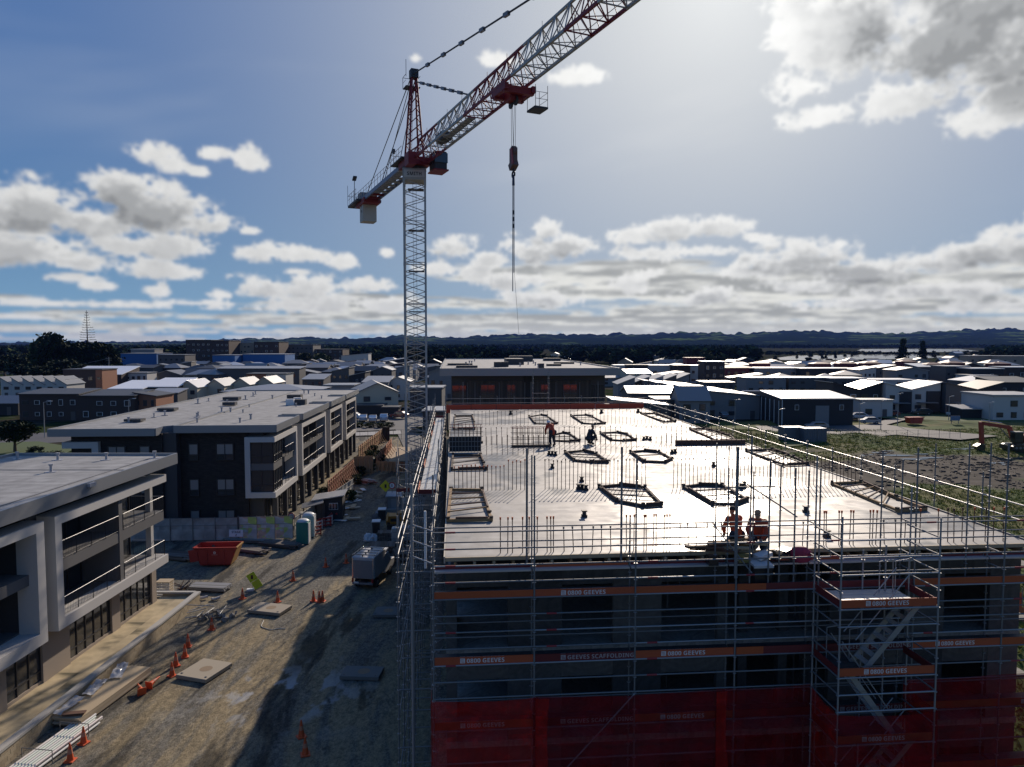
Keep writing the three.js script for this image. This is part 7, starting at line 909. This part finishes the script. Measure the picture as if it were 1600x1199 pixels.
// ================================================================ workers
function sdBody(bones, balls, cell, pad = .12) {
  let lo = [9, 9, 9], hi = [-9, -9, -9]; for (const [a, b, ra, rb] of bones) for (const [p, r] of [[a, ra], [b, rb]]) for (let k = 0; k < 3; k++) { lo[k] = Math.min(lo[k], p[k] - r - pad); hi[k] = Math.max(hi[k], p[k] + r + pad); }
  const S = Math.max(hi[0] - lo[0], hi[1] - lo[1], hi[2] - lo[2]), n = Math.min(90, Math.ceil(S / cell)), mc = new MarchingCubes(n, new THREE.MeshBasicMaterial(), false, false, 80000); mc.isolation = 0;
  const c = [0, 1, 2].map((k) => (lo[k] + hi[k]) / 2);
  for (let z = 0; z < n; z++) for (let y = 0; y < n; y++) for (let x = 0; x < n; x++) {
    const p = [x, y, z].map((v, k) => c[k] + ((v - n / 2) / (n / 2)) * S / 2); let d = 9;
    for (const [a, b, ra, rb] of bones) { const ab = [b[0] - a[0], b[1] - a[1], b[2] - a[2]], ap = [p[0] - a[0], p[1] - a[1], p[2] - a[2]], t = Math.max(0, Math.min(1, (ap[0] * ab[0] + ap[1] * ab[1] + ap[2] * ab[2]) / (ab[0] ** 2 + ab[1] ** 2 + ab[2] ** 2 + 1e-9))); const e = Math.hypot(ap[0] - ab[0] * t, ap[1] - ab[1] * t, ap[2] - ab[2] * t) - mix(ra, rb, t), k = .035, h = Math.max(0, Math.min(1, .5 + .5 * (e - d) / k)); d = mix(e, d, h) - k * h * (1 - h); }
    mc.field[x + y * n + z * n * n] = -d;
  }
  mc.update(); const N = mc.count, g = new THREE.BufferGeometry(), P = new Float32Array(N * 3); for (let i = 0; i < N * 3; i++) P[i] = mc.positionArray[i] * S / 2 + c[i % 3]; g.setAttribute('position', new THREE.BufferAttribute(P, 3)); g.setAttribute('normal', new THREE.BufferAttribute(mc.normalArray.slice(0, N * 3), 3)); return g;
}
const skin = M(.36, .2, .13, .6), hivis = M(.62, .075, .012, .7), navy = M(.015, .018, .028, .8), capM2 = M(.35, .22, .13, .7), hairM = M(.03, .02, .015, .8), bootM = M(.05, .035, .02, .8), reflectM = M(.6, .6, .58, .3);
function worker(label, x, z, turn, J, top, head) {
  const t = onSite('person', label, 'person', x, 12, z, undefined, turn), { pel, chest, neck, hd, sh, el, ha, kn, an, toe } = J;
  const m = (p, s) => [p[0] * s, p[1], p[2]], bones = [[pel, chest, .15, .17], [chest, neck, .12, .055], [neck, hd, .055, .06], [[-.13, pel[1], pel[2]], [.13, pel[1], pel[2]], .13, .13]];
  const fingers = [];
  for (const i of [0, 1]) { bones.push([chest, sh[i], .12, .075], [sh[i], el[i], .068, .05], [el[i], ha[i], .048, .032], [[i ? .1 : -.1, pel[1], pel[2]], kn[i], .105, .075], [kn[i], an[i], .07, .045], [an[i], toe[i], .05, .042]); const d = V(ha[i]).sub(V(el[i])).normalize(), s = new THREE.Vector3().crossVectors(d, yAxis).normalize(); for (let f = 0; f < 5; f++) { const o = s.clone().multiplyScalar((f - 1.8) * .021), A = V(ha[i]).add(o).addScaledVector(d, f === 4 ? -.01 : .03), Bq = A.clone().addScaledVector(d, [.05, .06, .055, .042, .03][f]).add(f === 4 ? s.clone().multiplyScalar(.03) : new THREE.Vector3(0, -.012, 0)), Cq = Bq.clone().addScaledVector(d, .018).add(new THREE.Vector3(0, -.022, 0)); fingers.push([A.toArray(), Bq.toArray(), .0105, .0095], [Bq.toArray(), Cq.toArray(), .0095, .008]); } fingers.push([V(ha[i]).addScaledVector(d, -.02).toArray(), V(ha[i]).addScaledVector(d, .035).toArray(), .033, .036]); }
  const hand0 = sdBody(fingers.slice(0, 11), [], .006, .02), hand1 = sdBody(fingers.slice(11), [], .006, .02);
  const hc = [hd[0], hd[1] + .11, hd[2]], fwd = J.face, up = [0, 1, 0], q = (a, b, c) => [hc[0] + fwd[0] * a + fwd[2] * c, hc[1] + fwd[1] * a + b, hc[2] + fwd[2] * a - fwd[0] * c];
  const headG = sdBody([[q(.005, .03, 0), q(.02, -.06, 0), .092, .07], [q(.05, -.1, 0), q(.03, -.07, 0), .04, .06], [q(.095, .0, 0), q(.112, -.03, 0), .014, .018], [q(0, -.01, .085), q(0, -.05, .085), .02, .015], [q(0, -.01, -.085), q(0, -.05, -.085), .02, .015], [q(.085, -.075, -.018), q(.085, -.075, .018), .014, .014]], [], .008, .03);
  const body = sdBody(bones, [], .026);
  mesh('body', merge([body, hand0, hand1, headG].map((g) => { g.setAttribute('uv', new THREE.BufferAttribute(new Float32Array(g.attributes.position.count * 2), 2)); return g; })), skin, t);
  for (const s of [-1, 1]) mesh('eye', new THREE.SphereGeometry(.012, 8, 6), pBlack, t, q(.088, .015, s * .034));
  const grow = (l, d) => l.map(([a, b, ra, rb]) => [a, b, ra + d, rb + d]);
  const B1 = bones.slice(0, 2), arms = bones.filter((b) => b[0] === sh[0] || b[0] === sh[1] || b[0] === chest), legs = bones.filter((_, i) => i === 3 || (i > 3 && ((i - 4) % 6 === 3 || (i - 4) % 6 === 4))), feet = bones.filter((_, i) => i > 3 && (i - 4) % 6 === 5);
  mesh('jacket', sdBody(grow([...B1.slice(0, 1), ...arms, [el[0], V(el[0]).lerp(V(ha[0]), .75).toArray(), .052, .042], [el[1], V(el[1]).lerp(V(ha[1]), .75).toArray(), .052, .042]], .022), [], .026), top, t); mesh('trousers', sdBody(grow(legs, .018), [], .026), navy, t); mesh('boots', sdBody(grow(feet, .02), [], .02), bootM, t);
  if (head === 'cap') { mesh('cap', new THREE.SphereGeometry(.112, 16, 10, 0, 6.3, 0, 1.5), capM2, t, q(0, .04, 0)); const b = mesh('cap_brim', new THREE.CylinderGeometry(.09, .1, .015, 14), capM2, t, q(.1, .045, 0)); } else if (head === 'helmet') { mesh('helmet', new THREE.SphereGeometry(.125, 16, 10, 0, 6.3, 0, 1.6), whiteM, t, q(0, .035, 0)); mesh('helmet_brim', new THREE.CylinderGeometry(.15, .15, .012, 16), whiteM, t, q(.02, .04, 0)); } else mesh('hair', new THREE.SphereGeometry(.105, 14, 10, 0, 6.3, 0, 1.7), hairM, t, q(-.012, .03, 0));
  return t;
}
const kneel = { pel: [0, .42, 0], chest: [0, .82, -.16], neck: [0, .98, -.24], hd: [0, 1.04, -.3], face: [0, -.5, -.85], sh: [[-.2, .9, -.2], [.2, .9, -.2]], el: [[-.3, .62, -.3], [.3, .62, -.3]], ha: [[-.18, .38, -.46], [.18, .38, -.46]], kn: [[-.17, .1, -.3], [.17, .1, -.3]], an: [[-.15, .09, .14], [.15, .09, .14]], toe: [[-.15, .05, .3], [.15, .05, .3]] };
const squat = { pel: [0, .36, .08], chest: [0, .76, -.1], neck: [0, .93, -.2], hd: [0, 1.0, -.25], face: [0, -.45, -.89], sh: [[-.2, .86, -.14], [.2, .86, -.14]], el: [[-.3, .58, -.3], [.28, .58, -.3]], ha: [[-.14, .3, -.45], [.16, .32, -.45]], kn: [[-.2, .52, -.26], [.2, .5, -.28]], an: [[-.16, .1, -.02], [.16, .1, -.02]], toe: [[-.17, .05, -.2], [.17, .05, -.2]] };
const stoop = { pel: [0, .9, .06], chest: [0, 1.22, -.22], neck: [0, 1.33, -.4], hd: [0, 1.34, -.47], face: [0, -.6, -.8], sh: [[-.2, 1.28, -.28], [.2, 1.28, -.28]], el: [[-.26, 1.0, -.4], [.26, 1.0, -.38]], ha: [[-.16, .78, -.56], [.16, .8, -.54]], kn: [[-.13, .5, -.06], [.14, .5, -.04]], an: [[-.13, .1, .04], [.15, .1, .06]], toe: [[-.14, .05, -.14], [.17, .05, -.12]] };
worker('worker in bright orange jacket kneeling at the slab front edge', 9.38, -.35, .2, kneel, hivis, 'hair');
worker('worker in tan cap and orange vest kneeling right of the other', 10.1, -.3, 2.5, kneel, M(.4, .07, .03, .8), 'cap');
worker('worker in orange jacket stooping beside the rebar cage', [6.56,12,-23.3][0], [6.56,12,-23.3][2], .4, stoop, M(.5, .06, .02, .8), 'helmet');
worker('worker in dark clothes crouching in the middle of the slab', [9.1,12,-23.96][0], [9.1,12,-23.96][2], -1.2, squat, navy, 'hair');

// ================================================================ things that share a label are told apart by their place
{
  const ord = ['leftmost', 'second', 'third', 'fourth', 'fifth', 'sixth', 'seventh', 'eighth', 'ninth', 'tenth', 'eleventh', 'twelfth', 'thirteenth', 'fourteenth', 'fifteenth', 'sixteenth', 'seventeenth', 'eighteenth', 'nineteenth', 'twentieth'], tens = ['', '', 'twenty', 'thirty'], by = new Map();
  for (const o of scene.children) if (o.userData.label) { const k = o.userData.label; by.has(k) ? by.get(k).push(o) : by.set(k, [o]); }
  for (const [k, l] of by) if (l.length > 1) l.sort((a, b) => a.position.x / -a.position.z - b.position.x / -b.position.z).forEach((o, i) => { const n = i < 20 ? ord[i] : tens[Math.floor((i + 1) / 10)] + ((i + 1) % 10 ? '-' + ['', 'first', ...ord.slice(1)][(i + 1) % 10] : ''); o.userData.label = k + ', ' + (i ? n + ' from left' : 'leftmost'); });
}

renderer.render(scene, camera);
